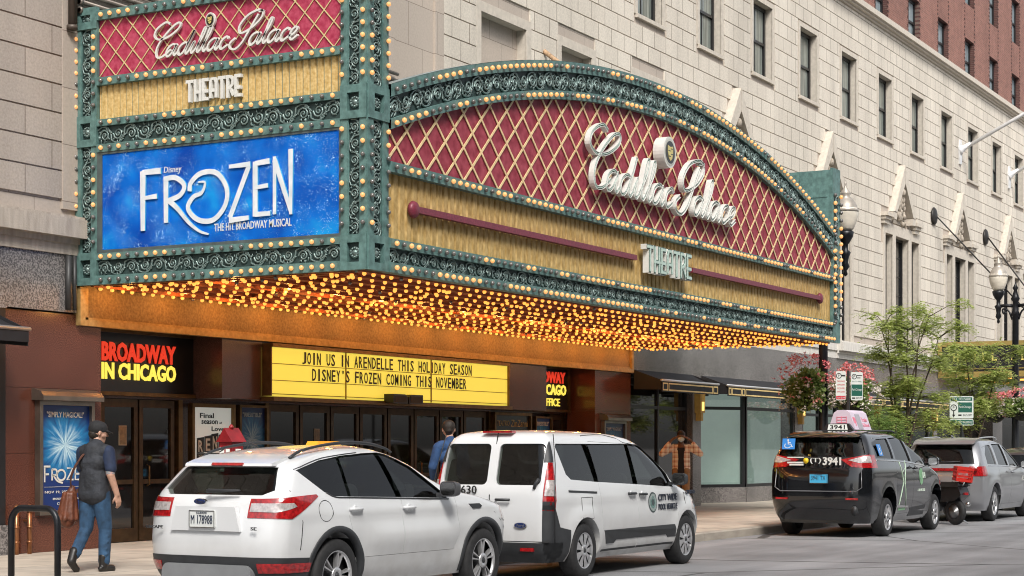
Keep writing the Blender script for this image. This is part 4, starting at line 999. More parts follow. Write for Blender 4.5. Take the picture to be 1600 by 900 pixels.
def ice_paint(head):
    def f(m, x0, x1, z0, z1, y):
        w, h = x1 - x0, z1 - z0
        put_text(m, head, (x0 + .12 * w, y, z0 + .885 * h), TX, TZ, TN, .76 * w, .055 * h, .003, 0, .01)
        X = lambda t: x0 + t * w; Zz = lambda t: z0 + t * h
        fr = ((x0, y, z0), TX, TZ, TN); k = .028 * w
        S = lambda P, ww=k: ribbon(m, [(p[0] * w, p[1] * h) for p in P], ww, fr, 0, .003)
        S([(.06, .418), (.19, .418)]); S([(.075, .41), (.075, .27)]); S([(.08, .345), (.16, .345)])
        S([(.225, .39), (.225, .285)]); S(spline([(.22, .39), (.31, .385), (.31, .34), (.23, .335)], 4)); S(spline([(.25, .335), (.33, .28), (.44, .26)], 4))
        S([(.41 + .085 * math.cos(a), .335 + .05 * math.sin(a)) for a in [i * PI / 8 for i in range(17)]])
        S([(.53, .40), (.65, .40), (.53, .29), (.66, .29)]); S([(.80, .40), (.70, .40), (.70, .29), (.80, .29)]); S([(.70, .345), (.78, .345)]); S([(.84, .29), (.84, .405), (.94, .285), (.94, .42)])
        m.box(X(.07), X(.93), y - .002, y, Zz(.222), Zz(.225))
        put_text(m, "NOV 19, 2021 - JAN 22", (X(.08), y, Zz(.155)), TX, TZ, TN, .84 * w, .032 * h, .003, 0, .01)
        put_text(m, "BROADWAYINCHICAGO.COM", (X(.24), y, Zz(.10)), TX, TZ, TN, .6 * w, .02 * h, .003, 0, .01)
        put_text(m, "Cadillac Palace", (X(.32), y, Zz(.05)), TX, TZ, TN, .42 * w, .026 * h, .003, 0, 0, .25)
    return f
poster_case(18.12, 19.08, .72, 2.17, WY, "tall hooded case with a blue starburst poster on the left granite pier", ice_paint("\"SIMPLY MAGICAL!\""))
poster_case(35.55, 36.55, .72, 2.13, WY, "hooded case with a dim blue poster on the right granite pier", ice_paint("\"SIMPLY MAGICAL!\""), mats=[rays_blue("dim starburst print", .45), pbr("dim white print", (.35, .38, .4), .5)])
def rent_paint(m, x0, x1, z0, z1, y):
    w, h = x1 - x0, z1 - z0
    for t, a, b, c, e in (("Final", .18, .885, .36, .055), ("season", .22, .82, .42, .042), ("of", .68, .825, .07, .022), ("Love", .48, .745, .33, .05)): put_text(m, t, (x0 + a * w, y, z0 + b * h), TX, TZ, TN, c * w, e * h, .003, 0, .02)
    for a, c, e, s in ((.10, .52, .16, "R"), (.29, .53, .17, "E"), (.47, .545, .18, "N"), (.66, .55, .17, "T")):
        m.prism([(0, 0), (.18 * w, .006), (.185 * w, e * h + .02), (.005, e * h)], (x0 + a * w, y, z0 + c * h - .02), TX, TZ, TN, 0, .003, 0)
        put_text(m, s, (x0 + (a + .035) * w, y - .004, z0 + c * h), TX, TZ, TN, .115 * w, (e - .035) * h, .003, 1, .02)
    m.box(x0 + .1 * w, x0 + .86 * w, y - .003, y, z0 + .44 * h, z0 + .505 * h, 0); put_text(m, "25TH ANNIVERSARY TOUR", (x0 + .14 * w, y - .004, z0 + .46 * h), TX, TZ, TN, .68 * w, .028 * h, .003, 1)
poster_case(22.24, 23.22, .75, 2.23, RY - .02, "white poster with black cut-out letters right of the left-hand doors", rent_paint, False, mats=[PAPW, INK, WHITE])
poster_case(23.44, 24.12, .9, 2.25, RY - .02, "narrow blue starburst poster between the white poster and the doors", ice_paint("\"IRRESISTIBLE!\""), False, .04, [rays_blue("mid starburst print", .6), pbr("soft white print", (.45, .5, .52), .5)])
GOLDI = pbr("gold ink", (.45, .28, .08), .5, var=.1)
def teatro(m, x0, x1, z0, z1, y):
    w, h = x1 - x0, z1 - z0
    put_text(m, "TEATRO", (x0 + .06 * w, y, z0 + .85 * h), TX, TZ, TN, .36 * w, .075 * h, .003, 0, .0, .1); put_text(m, "ZinZanni", (x0 + .46 * w, y, z0 + .84 * h), TX, TZ, TN, .5 * w, .1 * h, .003, 0, 0, .1)
    fr = ((x0, y, z0), TX, TZ, TN); ribbon(m, [(w * (.5 + .14 * math.cos(a)), h * .62 + .14 * w * math.sin(a)) for a in [i * PI / 8 for i in range(17)]], .02, fr, 0, .003, 0)
poster_case(31.92, 33.40, .8, 2.26, RY - .02, "black poster with gold fancy lettering right of the doors", teatro, False, mats=[BLK, GOLDI])
poster_case(33.68, 34.36, .9, 2.22, RY - .02, "small pale blue poster beside the black and gold one", lambda m, a, b, c, d, y: put_text(m, "\"IRRESISTIBLE!\"", (a + .06, y, d - .16), TX, TZ, TN, b - a - .12, .09, .003), False, .04, [rays_blue("pale starburst print", .8), WHITE])
# small framed notices on the door glass
for x, z, w, h, lab in ((20.62, 1.62, .17, .30, "small framed notice on the leftmost door glass"), (25.68, 1.62, .16, .30, "small framed notice on the glass of the second door right of the blue poster")):
    m = MB(); m.box(x, x + w, RY + .018, RY + .029, z, z + h); m.box(x + .012, x + w - .012, RY + .012, RY + .017, z + .012, z + h - .012, 1)
    tag(m.build("door_notice", [pbr("tan frame", (.42, .33, .24), .5), pbr("brown print", (.14, .09, .05), .5, vs=18, col2=(.3, .2, .1))]), lab, "notice", "framed notices on the doors")

# ------------------------------------------------------------------ awnings and wall lamps
GOLDL = pbr("gold awning border", (.80, .60, .26), .5, var=.15)
CLOTH = pbr("black awning cloth", (.016, .016, .019), .7, var=.3, vs=3, bump=.15, bs=8)
ALU = pbr("aluminium awning rail", (.75, .75, .75), .3, .7, var=.05)
def awning(x0, x1, lab, z1=3.38, za=3.13, pr=.75, border=True, vh=.26):
    r = empty("awning", ((x0 + x1) / 2, WY - .02, za), lab, "awning", group="black awnings along the shops"); o = Vector(r.location); y0, y1 = WY - .05, WY - pr
    m = MB(); n = 10
    for i in range(n):                                              # sagging cloth
        f = lambda t: (y0 + (y1 - y0) * t, z1 + (za - z1) * t - .05 * math.sin(PI * t))
        (ya, a), (yb, b) = f(i / n), f((i + 1) / n); m.quad((x0, yb, b), (x1, yb, b), (x1, ya, a), (x0, ya, a)); m.quad((x0, yb, b - .012), (x0, ya, a - .012), (x1, ya, a - .012), (x1, yb, b - .012))
    for x in (x0, x1 - .01): m.prism([(0, z1), (pr - .05, za), (pr - .05, za - .22), (0, z1 - .45)], (x, y0, 0), (0, -1, 0), (0, 0, 1), (1, 0, 0), 0, .01)
    rp_(m, "cloth", [CLOTH], r, o)
    m = MB(); m.tube([(x0 - .03, y1, za), (x1 + .03, y1, za)], .028, 8); rp_(m, "front_rail", [ALU], r, o)
    v = MB(); v.box(x0, x1, y1 - .008, y1 + .008, za - vh, za - .02)
    bx = []
    x = x0 + .05; L = x1 - x0 - .1
    seq = [(.17, .10), (.46, .36), (.17, .10)] if L > 4 else [(.08, 0), (.0, 0)]
    if L > 4:
        cells = [.18, .62, .2, L - .18 * 2 - .62 * 2 - .2 * 2 - 6 * .04, .2, .62, .18] if L < 8 else None
        if not cells: cells = [.18, .62, .2] + [1.9, .2, .62, .2] * int((L - 1.0) / 2.92); 
    else: cells = [.28, L - .28 * 2 - .08, .28]
    for c in (cells if border else []):
        if x + c > x1 - .02: c = x1 - .03 - x
        if c < .05: break
        a, b, e, g_ = x, x + c, za - .235, za - .055; t = .032
        for q in ((a, b, e, e + t), (a, b, g_ - t, g_), (a, a + t, e + t, g_ - t), (b - t, b, e + t, g_ - t)): v.box(q[0], q[1], y1 - .012, y1 - .008, q[2], q[3], 1)
        x += c + .04
    rp_(v, "valance", [CLOTH, GOLDL], r, o)
awning(37.1, 40.45, "short black awning with gold border right beside the theatre's right pier")
awning(41.05, 47.7, "long black awning with gold border over the first pale shop window")
awning(48.42, 54.75, "black awning with gold border behind the near flower basket")
awning(55.45, 61.15, "black awning with gold border behind the young tree")
awning(71.6, 80, "far black awning beyond the hotel canopy")
awning(13.6, 17.12, "black awning cut by the left edge of the view", z1=3.42, za=3.12, pr=.8, border=False, vh=.17)
AMB = pbr("amber lamp shade", (.24, .14, .03), .45, .2, var=.3, vs=8, emit=(.9, .5, .12), es=.05)
LITG = pbr("lit amber glass", (.85, .6, .2), .4, var=0, emit=(1, .66, .18), es=.9)
for x, lab in ((40.76, "tall bronze wall lamp on the pier right of the first awning"), (48.05, "tall bronze wall lamp on the pier behind the flower basket"), (55.1, "bronze wall lamp between the third and fourth awnings"), (61.6, "bronze wall lamp on the pier left of the hotel canopy")):
    r = empty("wall_lamp", (x, WY - .05, 2.3), lab, "wall lamp", group="bronze wall lamps on the shop piers")
    m = MB(); m.prism([(-.14, .15), (.14, .15), (.16, .8), (.10, .95), (-.10, .95), (-.16, .8)], (0, 0, 0), TX, TZ, TN, 0, .16); m.box(-.07, .07, -.14, 0, -.05, .15); m.build("lamp_body", [AMB], r)
    m = MB(); m.prism([(0, .2), (.12, .3), (.12, .75), (0, .9)], (.161, -.02, 0), (0, -1, 0), (0, 0, 1), (1, 0, 0), 0, .03); m.box(-.06, .06, -.175, -.16, .2, .42); m.build("lamp_glass", [LITG], r)
# paired copper standpipes at the foot of the left pier
COP = pbr("copper pipe", (.36, .16, .075), .35, .8, var=.25, vs=6)
for x, lab in ((17.62, "copper standpipe against the left pier, nearer the street corner of the two"), (17.86, "copper standpipe against the left pier, closer to the poster case")):
    m = MB(); m.tube([(x, WY - .1, .15), (x, WY - .1, .74)], .03, 10); m.lathe([(.042, 0), (.046, .04), (.036, .08), (.015, .10)], (x, WY - .1, .72)); m.lathe([(.038, 0), (.038, .03)], (x, WY - .1, .5)); m.lathe([(.038, 0), (.038, .03)], (x, WY - .1, .3))
    m.bar((x, WY - .1, .6), (x, WY, .6), .03, .03); tag(m.build("standpipe", [COP]), lab, "standpipe", "copper standpipes by the left pier")

# ------------------------------------------------------------------ hotel canopy (dark, gold framed) far right
r = empty("hotel_canopy", (62.4, WY, 4.05), "dark hotel canopy with gold frame and gold letters jutting over the far pavement", "canopy"); o = Vector(r.location)
hx, ya, yb, z0, z1 = 62.3, WY - .05, 12.9, 4.05, 5.3
m = MB(); m.box(hx, hx + 7.3, yb, ya, z0 + .02, z1 - .02); rp_(m, "canopy_box", [BLACKM], r, o)
HG = pbr("dull gold frame", (.36, .26, .08), .45, .3, var=.15)
m = MB()
for q in ((yb, ya, z0, z0 + .2), (yb, ya, z1 - .16, z1), (ya - .14, ya, z0 + .2, z1 - .16), (yb, yb + .14, z0 + .2, z1 - .16)): m.box(hx - .05, hx - .001, q[0], q[1], q[2], q[3])
for q in ((hx, hx + 7.3, z0, z0 + .2), (hx, hx + 7.3, z1 - .16, z1)): m.box(q[0], q[1], yb - .04, yb - .001, q[2], q[3])
m.box(hx - .02, hx - .001, yb + .2, ya - .2, z0 + .28, z0 + .31)
rp_(m, "gold_frame", [HG], r, o)
m = MB(); y = 16.9
for ch in "HOTEL ALLEGRO":
    if ch != " ": put_text(m, ch, (hx - .004, y, 4.62), (0, -1, 0), TZ, (-1, 0, 0), .17, .30, .03, 0, .01)
    y -= .335
rp_(m, "lettering", [glow("gold letter", (.72, .58, .16), .25)], r, o)
SOL = glow("orange soffit lamp", (.95, .42, .08), 1.6)
m = MB()
for i in range(4):
    for j in range(3): m.lathe([(.13, 0), (.13, .05)], (hx + .9 + i * 1.8, 13.6 + j * 1.5, z0 - .035), n=12, smooth=False)
rp_(m, "soffit_lamps", [SOL], r, o)

# ------------------------------------------------------------------ flag poles and stay rods on the upper wall
FPW = pbr("white flag pole paint", (.72, .72, .72), .4, .2, var=.08)
for k, (x, z) in enumerate(((65.2, 12.5), (72.6, 12.55))):
    m = MB(); b = Vector((x, WY - .04, z)); tip = Vector((x + 1.0, 13.2, z + 2.4)); d = (tip - b)
    m.lathe([(.16, 0), (.2, .04), (.16, .1), (.1, .25), (.085, .5)], b - Vector((0, -.05, 0)), d, 12); m.prism([(-.13, -.5), (.13, -.5), (.17, .1), (.08, .4), (-.08, .4), (-.17, .1)], (x, WY - .03, z), TX, TZ, TN, 0, .06)
    m.tube([b + d * .04, b + d * .6, tip], [.075, .065, .04], 10); m.lathe([(.02, 0), (.08, .05), (.09, .12), (.05, .2), (.01, .22)], tip, d, 10)
    tag(m.build("flag_pole", [FPW]), ("white slanting flag pole on the upper wall, the longer one in view", "white slanting flag pole cut by the right edge of the view")[k], "flag pole", "white flag poles on the hotel wall")
for k, (x, ex, ey, ez) in enumerate(((61.7, 66.8, 14.2, 5.3), (68.8, 68.9, 14.2, 5.3))):
    m = MB(); b = Vector((x, WY - .05, 9.7)); m.lathe([(.30, 0), (.32, .03), (.26, .08), (.08, .12)], b, (0, -1, 0), 14); m.tube([b + Vector((0, -.1, 0)), (ex, ey, ez)], .028, 6)
    tag(m.build("stay_rod", [pbr("dark iron rod", (.035, .032, .03), .5, .4, var=.2)]), ("dark stay rod from a round wall plate, left of the two", "dark stay rod from a round wall plate, right of the two")[k], "stay rod", "stay rods holding the hotel canopy")
# bare projecting rod above the arch
m = MB(); m.tube([(32.75, WY - .03, 9.85), (32.95, WY - .55, 9.4), (33.0, WY - .9, 9.2)], .05, 8); tag(m.build("pipe_stub", [pbr("rusty pipe", (.42, .28, .17), .7, var=.35, vs=20)]), "short rusty pipe sticking out of the wall above the arch", "pipe")

# ------------------------------------------------------------------ the opposite side of the street (unseen; added to darken what glass and paint reflect)
opp = empty("unseen_building", (20, -12.5, 0), "unseen grey building across the street, added to darken window reflections", "building")
m = MB(); oh = [(x, x + 2.1, z, z + 2.2) for x in range(-36, 36, 4) for z in (1.0, 5.4, 9.6, 13.8, 18, 22.2)]
OPM = blocks("unseen building stone", ((.20, .18, .155), (.15, .14, .125)), 1.2, .6, .01, (.1, .09, .08), rough=.85)
holed_wall(m, -40, 40, -.02, 25, oh, 0, .3, 0, 0); m2 = MB()
for v in range(len(m.v)): m.v[v] = (m.v[v][0] - 20, -m.v[v][1], m.v[v][2])
m.f = [q[::-1] for q in m.f]
m.build("front_wall", [OPM], opp)
m = MB(); m.box(-60, 20, -14, -.29, -.02, 24.98); m.build("glazing_block", [DOORGLASS], opp)
# ------------------------------------------------------------------ vehicles
def pchip(tab):
    """monotone cubic through [(x, y)]"""
    X = np.array([t[0] for t in tab], float); Y = np.array([t[1] for t in tab], float); h = np.diff(X); d = np.diff(Y) / h; m = np.zeros_like(Y); m[0], m[-1] = d[0], d[-1]
    for i in range(1, len(X) - 1): m[i] = 0 if d[i - 1] * d[i] <= 0 else 2 * d[i - 1] * d[i] / (d[i - 1] + d[i])
    def f(x):
        x = min(max(x, X[0]), X[-1]); i = min(int(np.searchsorted(X, x, 'right')) - 1, len(X) - 2); t = (x - X[i]) / h[i]
        return float((1 + 2 * t) * (1 - t) ** 2 * Y[i] + t * (1 - t) ** 2 * h[i] * m[i] + t * t * (3 - 2 * t) * Y[i + 1] + t * t * (t - 1) * h[i] * m[i + 1])
    return f
PAINTW = pbr("white car paint", (.66, .672, .68), .3, 0, var=.025, vs=2, coat=1)
def grime(m, dirt=(.30, .27, .23)):
    """road dirt thrown up the sills, broken by noise"""
    n = m.node_tree; b = n.nodes["Principled BSDF"]; L = n.links.new; src = b.inputs['Base Color'].links[0].from_socket
    tc = n.nodes.new("ShaderNodeTexCoord"); sp = n.nodes.new("ShaderNodeSeparateXYZ"); L(tc.outputs['Object'], sp.inputs[0]); nz = n.nodes.new("ShaderNodeTexNoise"); nz.inputs['Scale'].default_value = 7; nz.inputs['Detail'].default_value = 6; L(tc.outputs['Object'], nz.inputs[0])
    mr = n.nodes.new("ShaderNodeMapRange"); mr.inputs[1].default_value = .85; mr.inputs[2].default_value = .2; mr.inputs[3].default_value = 0; mr.inputs[4].default_value = .75; L(sp.outputs[2], mr.inputs[0])
    mu = n.nodes.new("ShaderNodeMath"); mu.operation = 'MULTIPLY'; L(mr.outputs[0], mu.inputs[0]); L(nz.outputs[0], mu.inputs[1])
    mx = n.nodes.new("ShaderNodeMix"); mx.data_type = 'RGBA'; mx.inputs[7].default_value = (*dirt, 1); L(mu.outputs[0], mx.inputs[0]); L(src, mx.inputs[6]); L(mx.outputs[2], b.inputs['Base Color'])
grime(PAINTW)
PAINTK = pbr("black taxi paint", (.006, .007, .009), .1, .2, var=.15, vs=2, coat=1)
PAINTG = pbr("grey metallic paint", (.30, .305, .32), .28, .55, var=.05, vs=2, coat=1)
PAINTD = pbr("charcoal car paint", (.05, .052, .056), .28, .5, var=.05, vs=2, coat=1)
PLAST = pbr("grey black plastic cladding", (.028, .030, .033), .5, var=.2, vs=8)
CARGL = glass("tinted car glass", (.72, .78, .74), .62, .015)
SEATM = pbr("dark seat cloth", (.03, .031, .033), .8, var=.3, vs=12)
UNDER = pbr("underbody black", (.006, .006, .006), .9, var=0)
TYRE = pbr("tyre rubber", (.018, .018, .019), .75, var=.3, vs=20, bump=.1)
RIM = pbr("silver alloy", (.62, .62, .63), .3, .75, var=.06, vs=6)
RIMD = pbr("dark wheel well", (.02, .02, .022), .6, var=0)
TAILR = pbr("red lamp lens", (.33, .008, .010), .12, 0, var=.5, vs=30, coat=1)
TAILW = pbr("clear lamp lens", (.46, .42, .41), .15, .2, var=.3, vs=30, coat=1)
CHROME = pbr("chrome strip", (.72, .72, .72), .12, 1., var=0)
SEAM = pbr("door seam", (.03, .03, .03), .8, var=0)
class Car:
    in_extra = False
    def __init__(s, name, label, cat, x, yface, spec, group=None):
        s.zm = (lambda z: float(np.interp(z, [a for a, b in spec['zmap']], [b for a, b in spec['zmap']]))) if spec.get('zmap') else (lambda z: z)
        if spec.get('zmap'):
            M, PL = s.zm, lambda P: [(a, s.zm(b)) for a, b in P]; spec = dict(spec)
            for k in ('xr', 'xf', 'w'): spec[k] = [(M(a), b) for a, b in spec[k]]
            for k in ('belt', 'clad', 'scz', 'crz'): spec[k] = M(spec[k])
            spec['zx'] = [M(z) for z in spec.get('zx', [])]; spec['mirror'] = (spec['mirror'][0], M(spec['mirror'][1]))
            spec['side_glass'] = [PL(P) for P in spec['side_glass']]; spec['side_open'] = [PL(P) for P in spec.get('side_open', [])]; spec['end_glass'] = [(PL(P), a, b, c) for P, a, b, c in spec['end_glass']]
            spec['doors'] = [(PL(P), (h[0], M(h[1])) if h else None) for P, h in spec['doors']]; spec['lamps'] = [(PL(q[0]),) + q[1:] for q in spec['lamps']]
        s.taken = set()
        s.s = spec; s.XR = s.XRt = pchip(spec['xr']); s.XF, s.W = pchip(spec['xf']), pchip(spec['w'])
        s.zb, s.zt = spec['w'][0][0], spec['w'][-1][0]; s.yc = yface + spec['track']
        s.root = empty(name, (x, s.yc, 0), label, cat, group=group, rz=R(spec.get('yaw', 0))); s.paint = spec['paint']
        s.mats = [s.paint, PLAST, CARGL, UNDER, SEAM]
    def zs(s):
        z0 = [s.zb + (s.zt - s.zb) * i / 30 for i in range(31)] + [s.zt - .035, s.zt - .015, s.zt - .005] + s.s.get('zx', [])
        return sorted({round(z, 4) for z in z0})
    def ring(s, z, e=0.):
        xr, xf, w = s.XRt(z) - e, s.XF(z) + e, s.W(z) + e; sp = s.s
        t = min(1, max(0, (z - sp['belt'] + .08) / .16)); L = xf - xr
        rfx = min(sp['rf'][0] * (1 - t) + sp['rf'][2] * t, L * .45); rfy = min(sp['rf'][1] * (1 - t) + sp['rf'][3] * t, .98) * w
        rrx = min(sp['rr'][0] * (1 - t) + sp['rr'][2] * t, L * .45); rry = min(sp['rr'][1] * (1 - t) + sp['rr'][3] * t, .98) * w
        P = []; N1, N2, N3 = 34, 8, 6
        for i in range(N1): P.append((xr + rrx + (xf - rfx - xr - rrx) * i / N1, -w))
        for i in range(N2): a = PI / 2 * i / N2; P.append((xf - rfx + rfx * math.sin(a), -w + rfy * (1 - math.cos(a))))
        for i in range(N3): P.append((xf, -(w - rfy) + 2 * (w - rfy) * i / N3))
        for i in range(N2): a = PI / 2 * i / N2; P.append((xf - rfx + rfx * math.cos(a), w - rfy + rfy * math.sin(a)))
        for i in range(N1): P.append((xf - rfx - (xf - rfx - xr - rrx) * i / N1, w))
        for i in range(N2): a = PI / 2 * i / N2; P.append((xr + rrx - rrx * math.sin(a), w - rry * (1 - math.cos(a))))
        for i in range(N3): P.append((xr, (w - rry) - 2 * (w - rry) * i / N3))
        for i in range(N2): a = PI / 2 * i / N2; P.append((xr + rrx - rrx * math.cos(a), -(w - rry) - rry * math.sin(a)))
        out = []
        for x, y in P:
            k = 1 - sp.get('taper', .05) * max(0, (abs(x - sp['wb'] * .5) / (sp['wb'] * .5 + .9))) ** 3
            f = 0.
            for hx in (0, sp['wb']):                                # swelling over the wheels
                d = math.hypot(x - hx, (z - sp['r'])); f += sp.get('flare', .02) * math.exp(-((d - sp['r'] * 1.25) / .13) ** 2)
            f -= sp.get('scoop', .014) * math.exp(-((z - sp.get('scz', .62)) / .14) ** 2) * math.exp(-((x - sp['wb'] * .5) / 1.0) ** 4)
            f += sp.get('crease', .008) * math.exp(-((z - sp.get('crz', .88)) / .03) ** 2)
            if abs(y) > w * .8: y = y * k + math.copysign(f, y)
            else: y *= k
            out.append((x, y, z))
        return out
    def ys(s, x, z):
        """half width of the flank at (x, z)"""
        if s.in_extra: z = s.zm(z)
        r = [p for p in s.ring(z) if p[1] < 0]; r.sort(key=lambda p: abs(p[0] - x)); a, b = r[0], r[1]
        return -(a[1] if abs(a[0] - b[0]) < 1e-6 else a[1] + (b[1] - a[1]) * (x - a[0]) / (b[0] - a[0]))
    def solid(s, e=0.):
        m = MB(); Z = s.zs(); R_ = []
        for z in Z:
            zz = z if z < s.zt - .1 else z + e * (z - s.zt + .1) / .1
            R_.append([(x, y, zz) for x, y, _ in s.ring(z, e)])
        n = len(R_[0]); v = [p for r in R_ for p in r]; f = []; mi = []
        cl = s.s.get('clad', 0)
        for i in range(len(Z) - 1):
            zc = (Z[i] + Z[i + 1]) / 2
            for k in range(n):
                f.append((i * n + k, i * n + (k + 1) % n, (i + 1) * n + (k + 1) % n, (i + 1) * n + k)); mi.append(1 if zc < cl else 0)
        b0, t0 = len(v), len(v) + 1; xm = (s.XR(s.zt) + s.XF(s.zt)) / 2
        v += [(s.s['wb'] * .5, 0, s.zb), (xm, 0, s.zt + e + .004)]
        for k in range(n): f.append((k, b0, (k + 1) % n)); mi.append(3); o = (len(Z) - 1) * n; f.append((o + k, o + (k + 1) % n, t0)); mi.append(0)
        m.add(v, f); m.mi = mi; return m
    def tmp(s, mb): o = mb.build("cutter", s.mats); return o
    def boole(s, a, b, op):
        mo = a.modifiers.new("b", 'BOOLEAN'); mo.object = b; mo.operation = op
        try: mo.solver = 'MANIFOLD'
        except Exception: mo.solver = 'EXACT'
        me = evmesh(a); a.modifiers.clear()
        if len(me.polygons) == 0 and op == 'DIFFERENCE':
            mo = a.modifiers.new("b", 'BOOLEAN'); mo.object = b; mo.operation = op; mo.solver = 'EXACT'; me = evmesh(a); a.modifiers.clear()
        return me
    def drop(s, *os):
        for o in os:
            me = o.data; bpy.data.objects.remove(o)
            if me.users == 0: bpy.data.meshes.remove(me)
    def prism_y(s, poly, y0, y1, mi=0): m = MB(); poly = [(a, s.zm(b)) for a, b in poly] if s.in_extra else poly; m.prism(poly, (0, 0, 0), (1, 0, 0), (0, 0, 1), (0, 1, 0), y0, y1, mi); return m
    def prism_x(s, poly, x0, x1, mi=0): m = MB(); poly = [(a, s.zm(b)) for a, b in poly] if s.in_extra else poly; m.prism(poly, (0, 0, 0), (0, 1, 0), (0, 0, 1), (1, 0, 0), x0, x1, mi); return m
    def take(s, src, mb, name, mats=None, parent=None, ang=35, fill=None):
        """the piece of solid src inside mb, as a part"""
        c = s.tmp(mb); me = s.boole(src, c, 'INTERSECT'); s.drop(c)
        if mats is not None:
            me.materials.clear()
            for q in mats: me.materials.append(q)
            me.polygons.foreach_set('material_index', [0] * len(me.polygons))
        o = bpy.data.objects.new(name, me); COL.objects.link(o); o.parent = parent if parent is not None else s.root; smooth(o, ang); s.taken.add(o.name); return o
    def grow(s, poly, d):
        P = [np.array(p) for p in poly]; A = sum(P[i - 1][0] * P[i][1] - P[i][0] * P[i - 1][1] for i in range(len(P))); sg = 1 if A > 0 else -1; out = []
        for i in range(len(P)):
            a, b, c = P[i - 1], P[i], P[(i + 1) % len(P)]; n1 = np.array([b[1] - a[1], a[0] - b[0]]) / (np.linalg.norm(b - a) + 1e-9); n2 = np.array([c[1] - b[1], b[0] - c[0]]) / (np.linalg.norm(c - b) + 1e-9)
            n = n1 + n2; n = n / max(.5, n.dot(n) / 2) / 1.; out.append(tuple(b + sg * n * d * .5 * 2 / 2))
        return out
    def make(s):
        sp = s.s; body = s.tmp(s.solid()); core = s.tmp(s.solid(-.022)); skin = s.tmp(s.solid(.006))
        # wheel wells
        m = MB()
        for hx in (0, sp['wb']):
            for sd in (-1, 1): m.lathe([(sp['arch'], 0), (sp['arch'], .42)], (hx, sd * .62, sp['r'] + sp.get('archz', .02)), (0, sd, 0), 40, 3, False)
        c = s.tmp(m); me = s.boole(body, c, 'DIFFERENCE'); s.drop(c); body.data = me
        # hollow cabin with seats, seen through the glass
        cs = s.solid(-.07); zc_ = sp['belt'] - .28
        for i, v in enumerate(cs.v): cs.v[i] = (v[0], v[1], max(v[2], zc_ + .0005 * (v[2] - zc_)))
        cs.mi = [4] * len(cs.f); cab = s.tmp(cs); inner = s.tmp(s.solid(-.032)); me = s.boole(body, cab, 'DIFFERENCE')
        if len(me.polygons) > 200: body.data = me
        s.drop(cab)
        yw = s.W(sp['belt']) * .5
        for sx_ in sp.get('seats', (.45, 1.45)):
            for sd in (-1, 1):
                q = MB(); zt_ = sp['belt'] + .12
                q.prism(rrect(-yw * .62, yw * .62, zc_ - .02, zt_, .09, 4), (sx_, sd * yw, 0), (0, 1, 0), (0, 0, 1), (1, 0, 0), 0, .13); q.prism(rrect(-.13, .13, zt_ + .03, zt_ + .2, .06, 4), (sx_ - .03, sd * yw, 0), (0, 1, 0), (0, 0, 1), (1, 0, 0), 0, .08); q.box(sx_, sx_ + .02, sd * yw - .06, sd * yw + .06, zt_ - .02, zt_ + .05)
                smooth(q.build("seat", [SEATM], s.root), 40)
        q = MB(); wx = sp['mirror'][0] - .12; q.box(wx + .12, wx + .6, -s.W(sp['belt']) * .85, s.W(sp['belt']) * .85, zc_, sp['belt'] - .04); q.build("dashboard", [SEATM], s.root)
        q = MB(); q.tube([(wx + .02 + .05 * math.sin(a), yw + .18 * math.cos(a), sp['belt'] + .02 + .17 * math.sin(a)) for a in [2 * PI * i / 20 for i in range(20)]], .014, 6, closed=True); q.build("steering_wheel", [UNDER], s.root)
        def glaze(pr, nm):
            o = s.take(core, pr, nm, [sp.get('glass', CARGL)]); me = s.boole(o, inner, 'DIFFERENCE')
            if len(me.polygons) > 4: me.materials.clear(); me.materials.append(sp.get('glass', CARGL)); me.polygons.foreach_set('material_index', [0] * len(me.polygons)); o.data = me; smooth(o, 40)
        # windows: openings through the body, glass from the slightly smaller solid
        def opening(mb_big): 
            c = s.tmp(mb_big); me = s.boole(body, c, 'DIFFERENCE'); s.drop(c); body.data = me
        sides = sp['side_glass']
        for P in sp.get('side_open', []):
            for sd in (-1, 1): opening(s.prism_y(P, sd * .3, sd * 1.4, 4))
        for P in sides:
            for sd in (-1, 1):
                y0, y1 = (.3, 1.4); 0 if sp.get('side_open') else opening(s.prism_y(P, sd * y0, sd * y1, 4))
                glaze(s.prism_y(P if sp.get('side_open') else s.grow(P, .02), sd * .2, sd * 1.4), "side_window")
        for P, x0, x1, nm in sp.get('end_glass', []):
            opening(s.prism_x(P, x0, x1, 4)); glaze(s.prism_x(s.grow(P, .02), x0 - .02 if x0 < 0 else x0, x1 + .05), nm)
        # doors with real shut lines
        for P, hz in sp.get('doors', []):
            for sd in (-1, 1):
                d = s.take(body, s.prism_y(P, sd * .25, sd * 1.5), "door", None)
                opening(s.prism_y(s.grow(P, .007), sd * .25, sd * 1.5, 4))
                if hz:
                    hx, z = hz; y = sd * (s.ys(hx, z)); h = MB(); q = 1 if sp.get('hmat') else 0
                    h.lathe([(.045, -.02), (.043, .003), (.03, .004)], (hx, y, z - .005), (0, sd, 0), 12, 0)
                    h.tube([(hx - .11, y + sd * .005, z), (hx - .09, y + sd * .035, z), (hx + .06, y + sd * .035, z), (hx + .09, y + sd * .005, z)], .017, 8, q, squash=1.)
                    h.build("handle", [s.paint, sp.get('hmat') or PLAST], d)
        body.name = "body"; body.data.name = "body"; body.parent = s.root; smooth(body, 30)
        body.data.materials.clear()
        for q in s.mats: body.data.materials.append(q)
        s.body, s.core, s.skin = body, core, skin
        # lamps
        for P, x0, x1, ya, yb, mat, nm in sp.get('lamps', []):
            for sd in ((-1, 1) if ya > 0 else (1,)):
                m = MB(); m.prism(P, (0, 0, 0), (1, 0, 0), (0, 0, 1), (0, 1, 0), sd * ya, sd * yb)
                s.take(skin, m, nm, [mat])
        # wheels
        wm = s.wheel(); n = 0
